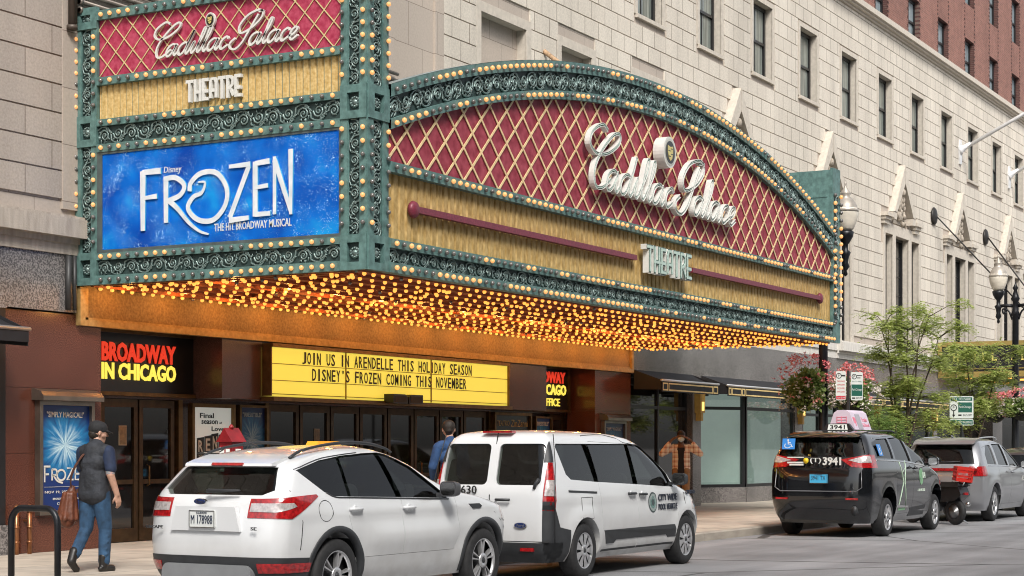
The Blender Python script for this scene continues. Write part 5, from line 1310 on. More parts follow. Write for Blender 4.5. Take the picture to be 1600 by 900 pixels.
        for hx in (0, sp['wb']):
            for sd in (-1, 1):
                if n == 0: t, r_ = wm
                else: t = copy_tree(wm[0], s.root)
                t.parent = s.root; t.location = (hx, sd * (sp['track'] - .11), sp['r']); t.rotation_euler = (0, 1.1 * n, 0 if sd < 0 else PI); n += 1
        # arch trims, sills
        m = MB(); R0 = sp['arch']
        tw = sp.get('trimw', .05)
        if tw:
            for hx in (0, sp['wb']):
                for sd in (-1, 1):
                    for i in range(30):
                        a0, a1 = R(-14 + 208 * i / 30), R(-14 + 208 * (i + 1) / 30); v = []
                        for a in (a0, a1):
                            for rr, dy in ((R0 - .005, -.05), (R0 - .003, .012), (R0 + tw, .010), (R0 + tw + .006, -.01)):
                                x, z = hx + rr * math.cos(a), sp['r'] + .02 + rr * math.sin(a); v.append((x, sd * (s.ys(x, max(s.zb, min(z, s.zt))) + dy), z))
                        f = [(0, 1, 5, 4), (1, 2, 6, 5), (2, 3, 7, 6)]; m.add(v, f if sd < 0 else [q[::-1] for q in f], 0, True)
                    m.build("arch_trim", [PLAST], s.root); m = MB()
        # mirrors
        for sd in (-1, 1):
            mx, mz = sp['mirror']; y = s.ys(mx, mz)
            m = MB(); prof = rrect(-.10, .10, -.075, .085, .05)
            m.prism(prof, (mx - .03, sd * (y + .13), mz + .07), (0, sd, 0), (0, 0, 1), (1, 0, 0), 0, .05, 0); m.prism([(p[0] * .9, p[1] * .9) for p in prof], (mx + .02, sd * (y + .13), mz + .07), (0, sd, 0), (0, 0, 1), (1, 0, 0), 0, .06, 0)
            m.bar((mx + .01, sd * (y - .03), mz + .01), (mx + .01, sd * (y + .09), mz + .03), .05, .04)
            o = m.build("mirror", [sp.get('mmat', PLAST)], s.root); smooth(o, 50)
            g_ = MB(); g_.prism(rrect(-.085, .085, -.06, .07, .04), (mx - .033, sd * (y + .13), mz + .07), (0, sd, 0), (0, 0, 1), (1, 0, 0), 0, .003); g_.build("mirror_glass", [CHROME], o)
        if sp.get('extra'):
            before = set(bpy.data.objects); XR0 = s.XR; s.in_extra = True; s.XR = lambda z: XR0(s.zm(z)); sp['extra'](s); s.in_extra = False; s.XR = XR0
            if s.s.get('zmap'):
                for o in set(bpy.data.objects) - before:
                    if o.type == 'MESH' and o.name not in s.taken and o.parent is not None:
                        for v in o.data.vertices: v.co.z = s.zm(v.co.z)
        s.drop(core, skin, inner); return s
    def wheel(s):
        sp = s.s; r, w = sp['r'], .11; m = MB(); ri = r * sp.get('rimk', .66)
        m.lathe([(ri - .01, .10), (ri, .11), (ri + .03, .115), (r - .03, .112), (r - .008, .095), (r, .07), (r, -.07), (r - .008, -.095), (r - .03, -.112), (ri, -.11)], (0, 0, 0), (0, -1, 0), 40, 0, True, False)
        m.lathe([(r * .35, .02), (ri + .005, .02), (ri + .005, -.1)], (0, 0, 0), (0, -1, 0), 30, 1, True, True)
        t = m.build("wheel", [TYRE, RIMD], s.root); g_ = MB()
        g_.lathe([(ri + .004, .08), (ri + .004, .108), (ri - .012, .108), (ri - .02, .075)], (0, 0, 0), (0, -1, 0), 40, 0, True, False)
        P = lambda rr, a, d: (rr * math.cos(a), -d, rr * math.sin(a))
        n = sp['spokes']
        for k in range(n):
            a = 2 * PI * k / n
            if sp.get('hubcap'):
                for q in range(6):
                    b0 = a - .72 * PI / n + 1.44 * PI / n * q / 6; b1 = a - .72 * PI / n + 1.44 * PI / n * (q + 1) / 6
                    g_.quad(P(ri * .3, b0, .105), P(ri - .015, b0, .10), P(ri - .015, b1, .10), P(ri * .3, b1, .105))
                    g_.quad(P(ri * .70, b0 , .107), P(ri * .92, b0, .104), P(ri * .92, b1, .104), P(ri * .70, b1, .107))
                continue
            for da, db in ((-.17, -.20), (.05, .13)) if sp.get('twin') else ((-.12, -.09),):
                wd = .085 if sp.get('twin') else .17
                v = [P(ri * .22, a + da, .10), P(ri * .22, a + da + wd * 1.6, .10), P(ri - .012, a + db + wd, .10), P(ri - .012, a + db, .10), P(ri * .22, a + da - .05, .05), P(ri * .22, a + da + wd * 1.6 + .05, .05), P(ri - .012, a + db + wd + .03, .05), P(ri - .012, a + db - .03, .05)]
                g_.add(v, [(3, 2, 1, 0), (0, 1, 5, 4), (1, 2, 6, 5), (2, 3, 7, 6), (3, 0, 4, 7)])
        g_.lathe([(ri * .34, .085), (ri * .32, .108), (ri * .16, .112), (ri * .15, .105), (.001, .105)], (0, 0, 0), (0, -1, 0), 20)
        g_.lathe([(ri * .13, .105), (ri * .1, .116), (.001, .117)], (0, 0, 0), (0, -1, 0), 12, 1)
        return t, g_.build("rim", [RIM, PLAST], t)
    def plate(s, y, z, x, w, h, lines, base, ink, tilt=0., name="number_plate"):
        m = MB(); m.prism(rrect(-w / 2, w / 2, -h / 2, h / 2, .012, 2), (x, y, z), (0, -1, 0), (0, 0, 1), (-1, 0, 0), -.02, .006, 0)
        for e in ((-w / 2, w / 2, h / 2 - .008, h / 2), (-w / 2, w / 2, -h / 2, -h / 2 + .008), (-w / 2, -w / 2 + .008, -h / 2 + .009, h / 2 - .009), (w / 2 - .008, w / 2, -h / 2 + .009, h / 2 - .009)):
            m.prism([(e[0], e[2]), (e[1], e[2]), (e[1], e[3]), (e[0], e[3])], (x, y, z), (0, -1, 0), (0, 0, 1), (-1, 0, 0), .007, .011, 2)
        for t, x0, z0, ww, hh in lines: put_text(m, t, (x - .008, y + w / 2 - x0 * w, z - h / 2 + z0 * h), (0, -1, 0), (0, 0, 1), (-1, 0, 0), ww * w, hh * h, .004, 1, .0)
        return m.build(name, [base, ink, CHROME], s.root)
def skirt(s, pts, nm, mat, d0=-.02, d1=.008):
    """moulding laid on the near and far flank: outline in (x, z)"""
    for sd in (-1, 1):
        m = MB(); N = len(pts); v = [(x, sd * (s.ys(x, z) + d1), z) for x, z in pts] + [(x, sd * (s.ys(x, z) + d0), z) for x, z in pts]
        f = [tuple(range(N))] + [(i, N + i, N + (i + 1) % N, (i + 1) % N) for i in range(N)]
        m.add(v, f if sd > 0 else [q[::-1] for q in f]); m.build(nm, [mat], s.root)
def strips(s, name, mat, *lines):
    """trim lines along the flanks, one mesh for each side"""
    for sd in (-1, 1):
        m = MB()
        for pts, r in lines:
            P = spline(pts, 4); m.tube([(x, sd * (s.ys(x, z) + .003), z) for x, z in P], r, 5)
        m.build(name, [mat], s.root)
def rails(s, name, mat, pts, y, r):
    for sd in (-1, 1): m = MB(); m.tube(spline([(x, sd * y, z) for x, z in pts], 4), r, 8); m.build(name, [mat], s.root)
def line_on(s, m, pts, r=.004, mi=0, out=.0, both=True):
    P = []
    for a, b in zip(pts, pts[1:]):
        n = max(1, int(math.hypot(b[0] - a[0], b[1] - a[1]) / .12))
        for i in range(n): P.append((a[0] + (b[0] - a[0]) * i / n, a[1] + (b[1] - a[1]) * i / n))
    P.append(pts[-1])
    for sd in (-1, 1) if both else (-1,): m.tube([(x, sd * (s.ys(x, z) + out), z) for x, z in P], r, 5, mi)
PLW = pbr("white plate", (.66, .68, .66), .4, var=.05); PLB = pbr("blue plate", (.06, .42, .70), .4, var=.05); PINK = pbr("plate ink", (.02, .03, .06), .5, var=0)

# ---- 1. white sport utility, near left
def suv_extra(s):
    rails(s, "roof_rail", PLAST, [(-.34, 1.52), (-.18, 1.60), (.15, 1.665), (.6, 1.70), (1.0, 1.685), (1.25, 1.635), (1.36, 1.585)], .54, .017)
    # tailgate spoiler with high brake lamp
    m = MB(); P = [(-.60, 1.425), (-.585, 1.46), (-.47, 1.505), (-.25, 1.565), (-.2, 1.52), (-.42, 1.43)]
    m.prism(P, (0, 0, 0), (1, 0, 0), (0, 0, 1), (0, 1, 0), -.53, .53); o = m.build("spoiler", [s.paint], s.root); smooth(o, 40)
    m = MB(); m.obox((-.602, -.19, 1.428), (0, .38, 0), (.02, 0, .034), (-.014, 0, .006)); m.build("brake_lamp", [TAILR], o)
    m = MB(); m.tube([(-.85, .02, 1.12), (-.88, .0, 1.12), (-.86, -.22, 1.125), (-.855, -.36, 1.13)], [.03, .03, .02, .012], 6); m.build("wiper", [PLAST], s.root)
    s.plate(.02, .83, -.945, .31, .165, [("M 178988", .08, .22, .84, .5), ("ILLINOIS", .3, .80, .4, .12)], PLW, PINK)
    m = MB(); m.prism([(-.42, .72), (-.36, .95), (.36, .95), (.42, .72)], (-.93, 0, 0), (0, 1, 0), (0, 0, 1), (-1, 0, 0), -.05, .004); 
    o = m.build("plate_recess", [s.paint], s.root)
    m = MB(); m.prism([(.075 * math.cos(a), .03 * math.sin(a)) for a in [i * PI / 10 for i in range(20)]], (-.905, .06, 1.0), (0, -1, 0), (0, 0, 1), (-1, 0, 0), 0, .025, 1); m.prism([(.065 * math.cos(a), .023 * math.sin(a)) for a in [i * PI / 10 for i in range(20)]], (-.905, .06, 1.0), (0, -1, 0), (0, 0, 1), (-1, 0, 0), .025, .029, 0)
    put_text(m, "Ford", (-.936, .1, .985), (0, -1, 0), TZ, (-1, 0, 0), .085, .028, .004, 1, 0, .2)
    m.build("badge", [pbr("blue oval", (.015, .03, .12), .3, var=0), CHROME], s.root)
    m = MB(); put_text(m, "ESCAPE", (-.935, .72, .73), (0, -1, 0), TZ, (-1, 0, 0), .21, .03, .008, 0, .01); put_text(m, "SE", (-.93, -.55, .735), (0, -1, 0), TZ, (-1, 0, 0), .07, .03, .008, 0, .01); m.build("badge", [PLAST], s.root)
    # lower bumper: silver skid, red reflectors
    m = MB(); s.take(s.skin, s.prism_y([(-1.2, .2), (-.40, .2), (-.38, .475), (-1.2, .50)], -1, 1), "rear_bumper", [PLAST]); m.prism(rrect(-.54, .54, .26, .42, .07), (-.88, 0, 0), (0, 1, 0), (0, 0, 1), (-1, 0, 0), -.1, .045); o = m.build("skid_plate", [pbr("silver skid plastic", (.26, .27, .28), .4, .3, var=.08)], s.root); smooth(o, 40)
    for P, y0, y1, mt, nm in (([(-1.2, .365), (-.42, .365), (-.40, .43), (-1.2, .44)], .58, .86, TAILR, "reflector"),):
        sk = s.tmp(s.solid(.012))
        for sd in (-1, 1): s.take(sk, s.prism_y(P, sd * y0, sd * y1), nm, [mt])
        s.drop(sk)
    m = MB()
    line_on(s, m, [(-.93 + .30, 1.13), (-.52, .80), (-.55, .55)], .005); line_on(s, m, [(-.40, .72), (-.30, .58), (.0, .80), (-.55, .95)], .0001)
    line_on(s, m, [(.0 + .30 * math.cos(a) * .0 - .18 + .105 * math.cos(a), .90 + .105 * math.sin(a)) for a in [i * PI / 9 for i in range(19)]], .0035)
    line_on(s, m, [(3.05, .98), (2.9, .80), (3.2, .62)], .004); m.build("panel_seam", [SEAM], s.root)
    strips(s, "window_strip", PLAST, ([(-.12, 1.09), (.0, 1.035), (.3, 1.022), (1.1, .995), (1.97, .965)], .008), ([(-.46, 1.385), (-.06, 1.505), (.3, 1.555), (.65, 1.585)], .006))
    skirt(s, [(2.36, .90), (2.58, .90), (2.62, .87), (2.58, .845), (2.44, .845)], "wing_vent", PLAST)
    m = MB(); m.prism([(-.22, 0), (.22, 0), (.18, .05), (-.18, .05)], (1.0, .12, 1.665), (1, 0, 0), (0, 0, 1), (0, -1, 0), 0, .14); m.build("beacon", [pbr("amber beacon", (.75, .30, .02), .3, var=.1, emit=(1, .4, .03), es=.25)], s.root)
    m = MB(); m.tube([(-.05, .1, 1.66), (-.16, .1, 1.70)], [.02, .006], 6); m.build("aerial", [PLAST], s.root)
SUV1 = dict(zmap=[(0, 0), (.24, .24), (.34, .38), (.43, .50), (.83, .915), (1.03, 1.105), (1.06, 1.13), (1.5, 1.465), (1.675, 1.61), (1.72, 1.655), (1.9, 1.835)], paint=PAINTW, wb=2.69, r=.355, arch=.405, track=.86, belt=1.03, clad=.43, zx=[.43, .98],
    xr=[(.24, -.72), (.32, -.84), (.43, -.90), (.6, -.915), (.75, -.90), (.9, -.87), (1.03, -.82), (1.2, -.70), (1.35, -.60), (1.44, -.52), (1.51, -.36), (1.58, -.08), (1.63, .28), (1.66, .6), (1.675, .82)],
    xf=[(.24, 3.36), (.34, 3.52), (.5, 3.58), (.7, 3.56), (.85, 3.46), (.93, 3.22), (1.0, 2.85), (1.05, 2.52), (1.1, 2.30), (1.25, 2.0), (1.4, 1.70), (1.53, 1.38), (1.6, 1.18), (1.645, 1.0), (1.675, .9)],
    yaw=-1.5, w=[(.24, .76), (.34, .82), (.5, .855), (.7, .87), (.88, .87), (1.0, .855), (1.06, .835), (1.25, .765), (1.45, .685), (1.57, .62), (1.63, .54), (1.66, .43), (1.675, .25)],
    rf=(.55, .75, .20, .34), rr=(.22, .5, .16, .35), taper=.06, flare=.022, scoop=.03, scz=.60, crease=.01, crz=.865, rimk=.68, spokes=5, twin=True, mirror=(2.02, 1.0), mmat=pbr("mirror shell", (.09, .09, .095), .3, .3, var=0), hmat=PAINTW,
    side_open=[[(-.44, 1.375), (-.10, 1.10), (.04, 1.045), (.40, 1.032), (1.25, 1.005), (2.10, .975), (2.0, 1.07), (1.55, 1.395), (1.22, 1.56), (1.08, 1.585), (.8, 1.575), (.4, 1.545), (.0, 1.495)]],
    side_glass=[[(-.46, 1.38), (-.10, 1.08), (.04, 1.03), (.36, 1.02), (.345, 1.56), (.0, 1.51)], [(.42, 1.02), (1.19, .99), (1.02, 1.6), (.40, 1.57)], [(1.29, .99), (2.14, .96), (2.02, 1.07), (1.56, 1.41), (1.23, 1.58), (1.10, 1.60)]],
    end_glass=[([(-.57, 1.07), (.57, 1.07), (.665, 1.13), (.56, 1.41), (-.56, 1.41), (-.665, 1.13)], -1.2, -.2, "rear_window"), ([(-.66, 1.09), (.66, 1.09), (.53, 1.57), (-.53, 1.57)], 1.25, 2.7, "windscreen")],
    doors=[([(.37, .44), (1.26, .44), (1.23, 1.0), (1.13, 1.53), (1.08, 1.57), (.38, 1.55), (.36, 1.02), (.30, .84), (.38, .66)], (.44, .905)), ([(1.275, .44), (2.24, .44), (2.33, .62), (2.24, 1.0), (1.6, 1.40), (1.16, 1.565), (1.245, 1.0)], (1.36, .895))],
    lamps=[([(-1.2, .86), (-.68, .835), (-.50, .92), (-.26, 1.05), (-.28, 1.075), (-.6, 1.055), (-1.2, 1.0)], 0, 0, .47, .99, TAILR, "tail_lamp"), ([(3.1, .72), (3.3, .68), (3.8, .70), (3.8, .80), (3.1, .86)], 0, 0, .45, .99, TAILW, "headlamp")], extra=suv_extra)
_sh = lambda P: [(x - .15 * min(1, max(0, (x + .35) / .8)) * (1 if z < 1.2 else .45), z) for x, z in P]
for _k in ('side_open', 'side_glass'): SUV1[_k] = [_sh(P) for P in SUV1[_k]]
SUV1['doors'] = [(_sh(P), (_sh([h])[0])) for P, h in SUV1['doors']]; SUV1['mirror'] = (1.80, 1.0)
SUV1['xf'] = [(z, x - (.0 if z > 1.45 else .06 if z > 1.3 else .15 if z > 1.04 else .06 if z > .99 else 0)) for z, x in SUV1['xf']]
SUV1['lamps'] = [l for l in SUV1['lamps']]
def two_tone(s, P, ya, yb, mat):
    """clear section of a tail lamp, a hair proud of the lens"""
    sk = s.tmp(s.solid(.010))
    for sd in (-1, 1): s.take(sk, s.prism_y(P, sd * ya, sd * yb), "reversing_lamp", [mat])
    s.drop(sk)
_e0 = suv_extra
def suv_extra2(s): _e0(s); two_tone(s, [(-1.2, .93), (-.80, .90), (-.60, .955), (-.64, .99), (-1.2, .985)], .49, .93, TAILW)
SUV1['extra'] = suv_extra2
Car("sport_utility", "white sport utility with roof rails and amber roof beacon, parked nearest at the kerb", "car", 14.18, 9.80, SUV1, "vehicles parked along the kerb").make()

# ---- 2. white passenger van
def van_extra(s):
    m = MB()
    for y0, y1 in ((-.006, .006),): m.box(s.XR(1.0) - .004, s.XR(1.0) + .1, y0, y1, .50, 1.02)
    m.obox((s.XR(1.0) - .004, -.005, 1.0), (.22, 0, .82), (0, .01, 0), (.01, 0, 0)); 
    for sd in (-1, 1): m.tube([(-.80, sd * .86, .46), (-.79, sd * .855, 1.0), (-.70, sd * .81, 1.4), (-.62, sd * .74, 1.78)], .006, 5)
    m.box(-.87, -.80, -.80, .80, .468, .478)
    line_on(s, m, [(-.45, 1.80), (.05, 1.80)], .0001); line_on(s, m, [(.30, 1.62), (.30, 1.77), (.9, 1.79), (1.2, 1.74), (1.35, 1.68), (2.2, 1.60)], .0045)
    line_on(s, m, [(-.72, 1.12), (.12, 1.12)], .0001); line_on(s, m, [(-.1, .72), (.18, .72), (.18, .98), (-.1, .98), (-.1, .72)], .0035); line_on(s, m, [(2.95, .98), (3.02, .72), (3.28, .60)], .004)
    m.build("panel_seam", [SEAM], s.root)
    skirt(s, [(-.40, 1.075), (.32, 1.045), (.32, 1.02), (-.40, 1.05)], "slide_rail", PLAST, -.02, .006)
    skirt(s, [(.50, .56), (2.62, .56), (2.66, .50), (2.66, .395), (2.45, .395), (2.40, .43), (.86, .43), (.80, .39), (.58, .39)], "side_moulding", PLAST)
    # black corner bumper
    for sd in (-1, 1): s.take(s.skin, s.prism_y([(-1.2, .2), (-.42, .2), (-.40, .60), (-.62, .64), (-.70, .80), (-.78, .95), (-1.2, .95)], sd * .72, sd * 1.1), "bumper_corner", [PLAST])
    s.take(s.skin, s.prism_y([(-1.2, .2), (-.55, .2), (-.55, .46), (-1.2, .46)], -.95, .95), "rear_bumper", [PLAST])
    [(lambda m: (m.box(-.895, -.86, y, y + .18, .36, .40), m.build("reflector", [TAILR], s.root)))(MB()) for y in (-.62, .44)]
    m = MB(); m.box(-.66, -.56, -.20, .20, 1.800, 1.825); m.build("brake_lamp", [TAILR], s.root)
    m = MB(); m.tube([(-.875, -.10, .965), (-.90, -.12, .965), (-.90, -.30, .965)], .017, 6); m.tube([(-.84, -.60, 1.10), (-.86, -.63, 1.16), (-.83, -.66, 1.22)], .02, 6); m.build("door_handle", [PLAST], s.root)
    m = MB(); put_text(m, "0630", (s.XR(1.0) - .006, .47, 1.03), (0, -1, 0), TZ, (-1, 0, 0), .30, .10, .008, 0, .01); m.build("fleet_number", [INK], s.root)
    m = MB(); E = lambda k: [(.085 * k * math.cos(a), .034 * k * math.sin(a)) for a in [i * PI / 10 for i in range(20)]]
    m.prism(E(1), (-.872, -.44, .665), (0, -1, 0), TZ, (-1, 0, 0), 0, .018, 1); m.prism(E(.87), (-.872, -.44, .665), (0, -1, 0), TZ, (-1, 0, 0), .018, .021, 0); put_text(m, "Ford", (-.8935, -.395, .65), (0, -1, 0), TZ, (-1, 0, 0), .095, .03, .003, 1, 0, .2); m.build("badge", [pbr("blue oval", (.015, .03, .12), .3, var=0), CHROME], s.root)
    # door roundel and words
    m = MB(); yy = lambda x, z: -(s.ys(x, z) + .003); c = (1.93, .87)
    for k, (rr, mi) in enumerate(((.135, 0), (.115, 1), (.08, 2), (.045, 0))):
        n = 24; v = [(c[0], yy(*c) - .002 * k, c[1])] + [(c[0] + rr * math.cos(a), yy(c[0] + rr * math.cos(a), c[1] + rr * math.sin(a)) - .002 * k, c[1] + rr * math.sin(a)) for a in [2 * PI * i / n for i in range(n)]]
        m.add(v, [(0, i + 1, (i + 1) % n + 1) for i in range(n)], mi)
    m.build("roundel", [pbr("dark seal", (.05, .07, .07), .5, var=.2), pbr("grey seal", (.28, .33, .32), .5, var=.3, vs=40), pbr("green seal", (.12, .22, .2), .5, var=.4, vs=40)], s.root)
    m = MB(); put_text(m, "CITY WIDE", (2.10, yy(2.3, .9) - .003, .885), TX, TZ, TN, .60, .088, .01, 0, .005); put_text(m, "POOL VEHICLE", (2.10, yy(2.3, .8) - .003, .765), TX, TZ, TN, .60, .08, .01, 0, .0); m.build("door_lettering", [pbr("navy lettering", (.015, .02, .035), .5, var=0)], s.root)
    m = MB(); put_text(m, "CHICAGO", (3.0, yy(3.1, .95) - .012, .955), TX, TZ, TN, .30, .055, .012, 0, .01); m.build("door_lettering", [pbr("navy lettering", (.015, .02, .035), .5, var=0)], s.root)
VAN = dict(zmap=[(0, 0), (1.2, 1.2), (1.84, 1.80), (3, 2.96)], paint=PAINTW, wb=3.06, r=.335, arch=.385, track=.85, belt=1.14, clad=.30, zx=[.46, 1.12], trimw=0,
    xr=[(.24, -.78), (.36, -.865), (.5, -.87), (.8, -.862), (1.02, -.85), (1.2, -.80), (1.5, -.725), (1.68, -.67), (1.77, -.61), (1.82, -.45), (1.84, -.1)],
    xf=[(.22, 3.62), (.34, 3.84), (.55, 3.92), (.75, 3.86), (.9, 3.74), (1.0, 3.5), (1.08, 3.2), (1.14, 2.98), (1.3, 2.70), (1.5, 2.36), (1.65, 2.06), (1.74, 1.78), (1.80, 1.35), (1.83, .8), (1.84, .4)],
    w=[(.22, .75), (.34, .83), (.55, .86), (.85, .863), (1.05, .855), (1.14, .84), (1.4, .785), (1.6, .735), (1.72, .69), (1.79, .60), (1.82, .48), (1.84, .25)],
    rf=(.6, .8, .4, .55), rr=(.10, .22, .09, .18), taper=.05, flare=.03, scoop=.015, scz=.7, crease=.008, crz=.97, rimk=.66, spokes=9, hubcap=True, mirror=(2.55, 1.09), hmat=PLAST,
    side_open=[[(-.40, 1.27), (-.30, 1.20), (.30, 1.165), (1.45, 1.115), (2.62, 1.06), (2.45, 1.27), (2.08, 1.55), (1.78, 1.655), (1.5, 1.66), (-.48, 1.66), (-.52, 1.62)]],
    side_glass=[[(-.42, 1.25), (-.30, 1.18), (.30, 1.145), (.33, 1.18), (.20, 1.66), (.1, 1.68), (-.52, 1.68), (-.55, 1.62)], [(.46, 1.12), (1.42, 1.09), (1.40, 1.68), (.36, 1.68)], [(1.56, 1.08), (2.66, 1.04), (2.47, 1.29), (2.09, 1.57), (1.79, 1.675), (1.50, 1.68)]],
    end_glass=[(rrect(.06, .67, 1.14, 1.66, .06), -1.2, -.3, "rear_window"), (rrect(-.67, -.06, 1.14, 1.66, .06), -1.2, -.3, "rear_window"), ([(-.70, 1.18), (.70, 1.18), (.58, 1.70), (-.58, 1.70)], 1.75, 3.2, "windscreen")],
    doors=[([(.44, .30), (1.50, .30), (1.47, 1.1), (1.45, 1.66), (.37, 1.69), (.40, 1.1), (.47, .75)], (1.30, 1.0)), ([(1.515, .30), (2.62, .30), (2.74, .6), (2.74, 1.06), (2.1, 1.60), (1.8, 1.69), (1.46, 1.67), (1.485, 1.1)], (1.62, .985))],
    lamps=[([(-1.2, .87), (-.735, .83), (-.70, 1.1), (-.66, 1.42), (-1.2, 1.42)], 0, 0, .72, 1.0, TAILR, "tail_lamp"), ([(3.2, .75), (3.9, .7), (3.9, .86), (3.25, 1.0)], 0, 0, .5, .99, TAILW, "headlamp")], extra=van_extra)
_v0 = van_extra
def van_extra2(s): _v0(s); two_tone(s, [(-1.2, 1.03), (-.73, 1.01), (-.71, 1.20), (-1.2, 1.22)], .74, 1.0, TAILW); two_tone(s, [(-1.2, 1.43), (-.65, 1.43), (-.60, 1.76), (-1.2, 1.76)], .68, 1.0, PLAST)
VAN['extra'] = van_extra2
def fixlamp(sp):
    sp['lamps'] = [(P, 0, 0, ya, yb, mt, nm) for P, _a, _b, ya, yb, mt, nm in sp['lamps']]
for sp in (SUV1, VAN): fixlamp(sp)
Car("passenger_van", "white city pool van with black bumpers, parked in front of the white sport utility", "van", 19.34, 9.75, VAN, "vehicles parked along the kerb").make()

# ---- 3. black minivan taxi
def taxi_extra(s):
    s.plate(-.02, .80, -1.045, .33, .165, [("3941 TX", .1, .28, .8, .46), ("ILLINOIS", .3, .84, .4, .1)], PLB, PINK)
    m = MB(); put_text(m, "3941", (-1.02, -.10, 1.065), (0, -1, 0), TZ, (-1, 0, 0), .33, .125, .03, 0, .02)
    m.lathe([(.045, 0), (.045, .02)], (-1.005, .22, 1.13), (-1, 0, 0), 14, 1)
    put_text(m, "(T)", (-1.01, .14, 1.085), (0, -1, 0), TZ, (-1, 0, 0), .2, .09, .024, 0)
    for z, w in ((1.175, .3), (1.09, .3), (1.06, .26)): m.box(-1.013, -.98, .27, .27 + w, z, z + .022)
    m.build("fleet_number", [WHITE, pbr("yellow dot", (.85, .6, .02), .5, var=0)], s.root)
    # accessibility stickers
    BL = pbr("blue sticker", (.03, .22, .62), .4, var=0)
    def wheelchair(o, ux, uy, un, w, h):
        m = MB(); o, ux, uy, un = map(Vector, (o, ux, uy, un)); m.prism([(0, 0), (w, 0), (w, h), (0, h)], o, ux, uy, un, 0, .004, 0); fr = (o, ux, uy, un); q = lambda P, ww: ribbon(m, [(a * w, b * h) for a, b in P], ww, fr, .004, .007, 1)
        m.prism([(.45 * w + .07 * w * math.cos(a), .85 * h + .07 * w * math.sin(a)) for a in [i * PI / 6 for i in range(12)]], o, ux, uy, un, .004, .007, 1)
        q([(.45, .75), (.47, .48), (.68, .48), (.78, .22), (.86, .24)], .07 * w); q([(.46, .62), (.66, .62)], .06 * w)
        q([(.44 + .24 * math.cos(a), .34 + .22 * math.sin(a)) for a in [R(130 + 210 * i / 10) for i in range(11)]], .06 * w); return m.build("sticker", [BL, WHITE], s.root)
    wheelchair((-.855, .73, 1.36), (0, -1, 0), (.19, 0, .97), (-1, 0, .2), .24, .24)
    y = s.ys(-.1, 1.3); wheelchair((-.30, -(s.ys(-.3, 1.22) + .0), 1.22), TX, (0, .26, .96), (0, -1, .2), .22, .26)
    # roof: fleet number and three-sided advertising box
    m = MB(); zr = 1.765
    m.prism([(-.30, 0), (.30, 0), (.2, .13), (-.2, .13)], (.10, 0, zr), (0, -1, 0), TZ, (-1, 0, 0), -.05, .05, 0); m.prism([(-.19, .015), (.19, .015), (.17, .115), (-.17, .115)], (.049, 0, zr), (0, -1, 0), TZ, (-1, 0, 0), 0, .004, 1)
    put_text(m, "3941", (.044, .14, zr + .025), (0, -1, 0), TZ, (-1, 0, 0), .28, .08, .004, 0, .015); m.build("number_sign", [BLACKM, PAPW], s.root)
    LIL = pbr("pale pink advert", (.66, .56, .66), .4, var=.05); PK = pbr("pink print", (.75, .20, .28), .5, var=.2, vs=6)
    m = MB(); E = [(-.26, .02), (.26, .02), (.15, .33), (.08, .38), (-.08, .38), (-.15, .33)]; X0 = .28
    m.prism(E, (X0, 0, zr), (0, -1, 0), TZ, (1, 0, 0), 0, .95, 0)
    un = Vector((0, -.31, .11)).normalized(); uy = Vector((0, .11, .31)).normalized(); B0 = Vector((X0, -.256, zr + .03)) + un * .002
    m.obox(B0 + Vector((.22, 0, 0)), (.26, 0, 0), uy * .29, un * .004, 2)
    put_text(m, "Trade", B0 + Vector((.52, 0, 0)) + uy * .15, TX, uy, un, .32, .08, .004, 1); put_text(m, "School", B0 + Vector((.52, 0, 0)) + uy * .05, TX, uy, un, .36, .07, .004, 1)
    put_text(m, "up", B0 + Vector((.06, 0, 0)) + uy * .06, TX, uy, un, .14, .17, .004, 1, .04)
    for k in range(4): ribbon(m, [(-.09, .1 + .05 * k), (.09, .1 + .05 * k)], .012, ((X0 - .004, 0, zr), (0, -1, 0), TZ, (-1, 0, 0)), 0, .003, 1)
    for k in (-.09, .0, .09): ribbon(m, [(k, .1), (k, .26)], .012, ((X0 - .0045, 0, zr), (0, -1, 0), TZ, (-1, 0, 0)), 0, .003, 1)
    m.build("roof_advert", [LIL, PK, pbr("grey advert band", (.38, .36, .4), .5, var=.1)], s.root)
    # flank graphics, sill moulding
    GR = pbr("green flank graphic", (.20, .42, .22), .4, var=.1); yy = lambda x, z: -(s.ys(x, z) + .004)
    def patch(P, nm, mt):
        m = MB(); m.add([(x, yy(x, z), z) for x, z in P], [tuple(range(len(P)))]); return m.build(nm, [mt], s.root)
    patch([(.62, .34), (1.06, .34), (.98, .60), (.86, .86), (.74, .60)], "flank_graphic", GR)
    m = MB(); line_on(s, m, [(.62, .36), (.80, .72), (.66, 1.12)], .008, 0, .004, False); line_on(s, m, [(1.06, .36), (.88, .72), (1.02, 1.12)], .008, 0, .004, False); line_on(s, m, [(.78, .90), (.90, .98)], .006, 0, .004, False); m.build("flank_graphic", [pbr("pale green line", (.55, .72, .55), .4, var=0)], s.root)
    patch([(1.92 + .13 * math.cos(a), .82 + .16 * math.sin(a)) for a in [i * PI / 10 for i in range(20)]], "flank_graphic", GR)
    m = MB(); put_text(m, "UA", (1.97, yy(2.05, .8) - .003, .76), TX, TZ, TN, .22, .13, .006, 0, .01); put_text(m, "773-485-2322", (1.75, yy(1.9, .58) - .003, .56), TX, TZ, TN, .42, .04, .006, 0); m.build("flank_lettering", [pbr("pale lettering", (.62, .72, .62), .5, var=0)], s.root)
    skirt(s, [(.45, .40), (1.22, .385), (1.22, .365), (.45, .375)], "chrome_strip", CHROME)
    skirt(s, [(1.35, .25), (2.35, .25), (2.35, .38), (1.35, .36)], "sill_moulding", PLAST)
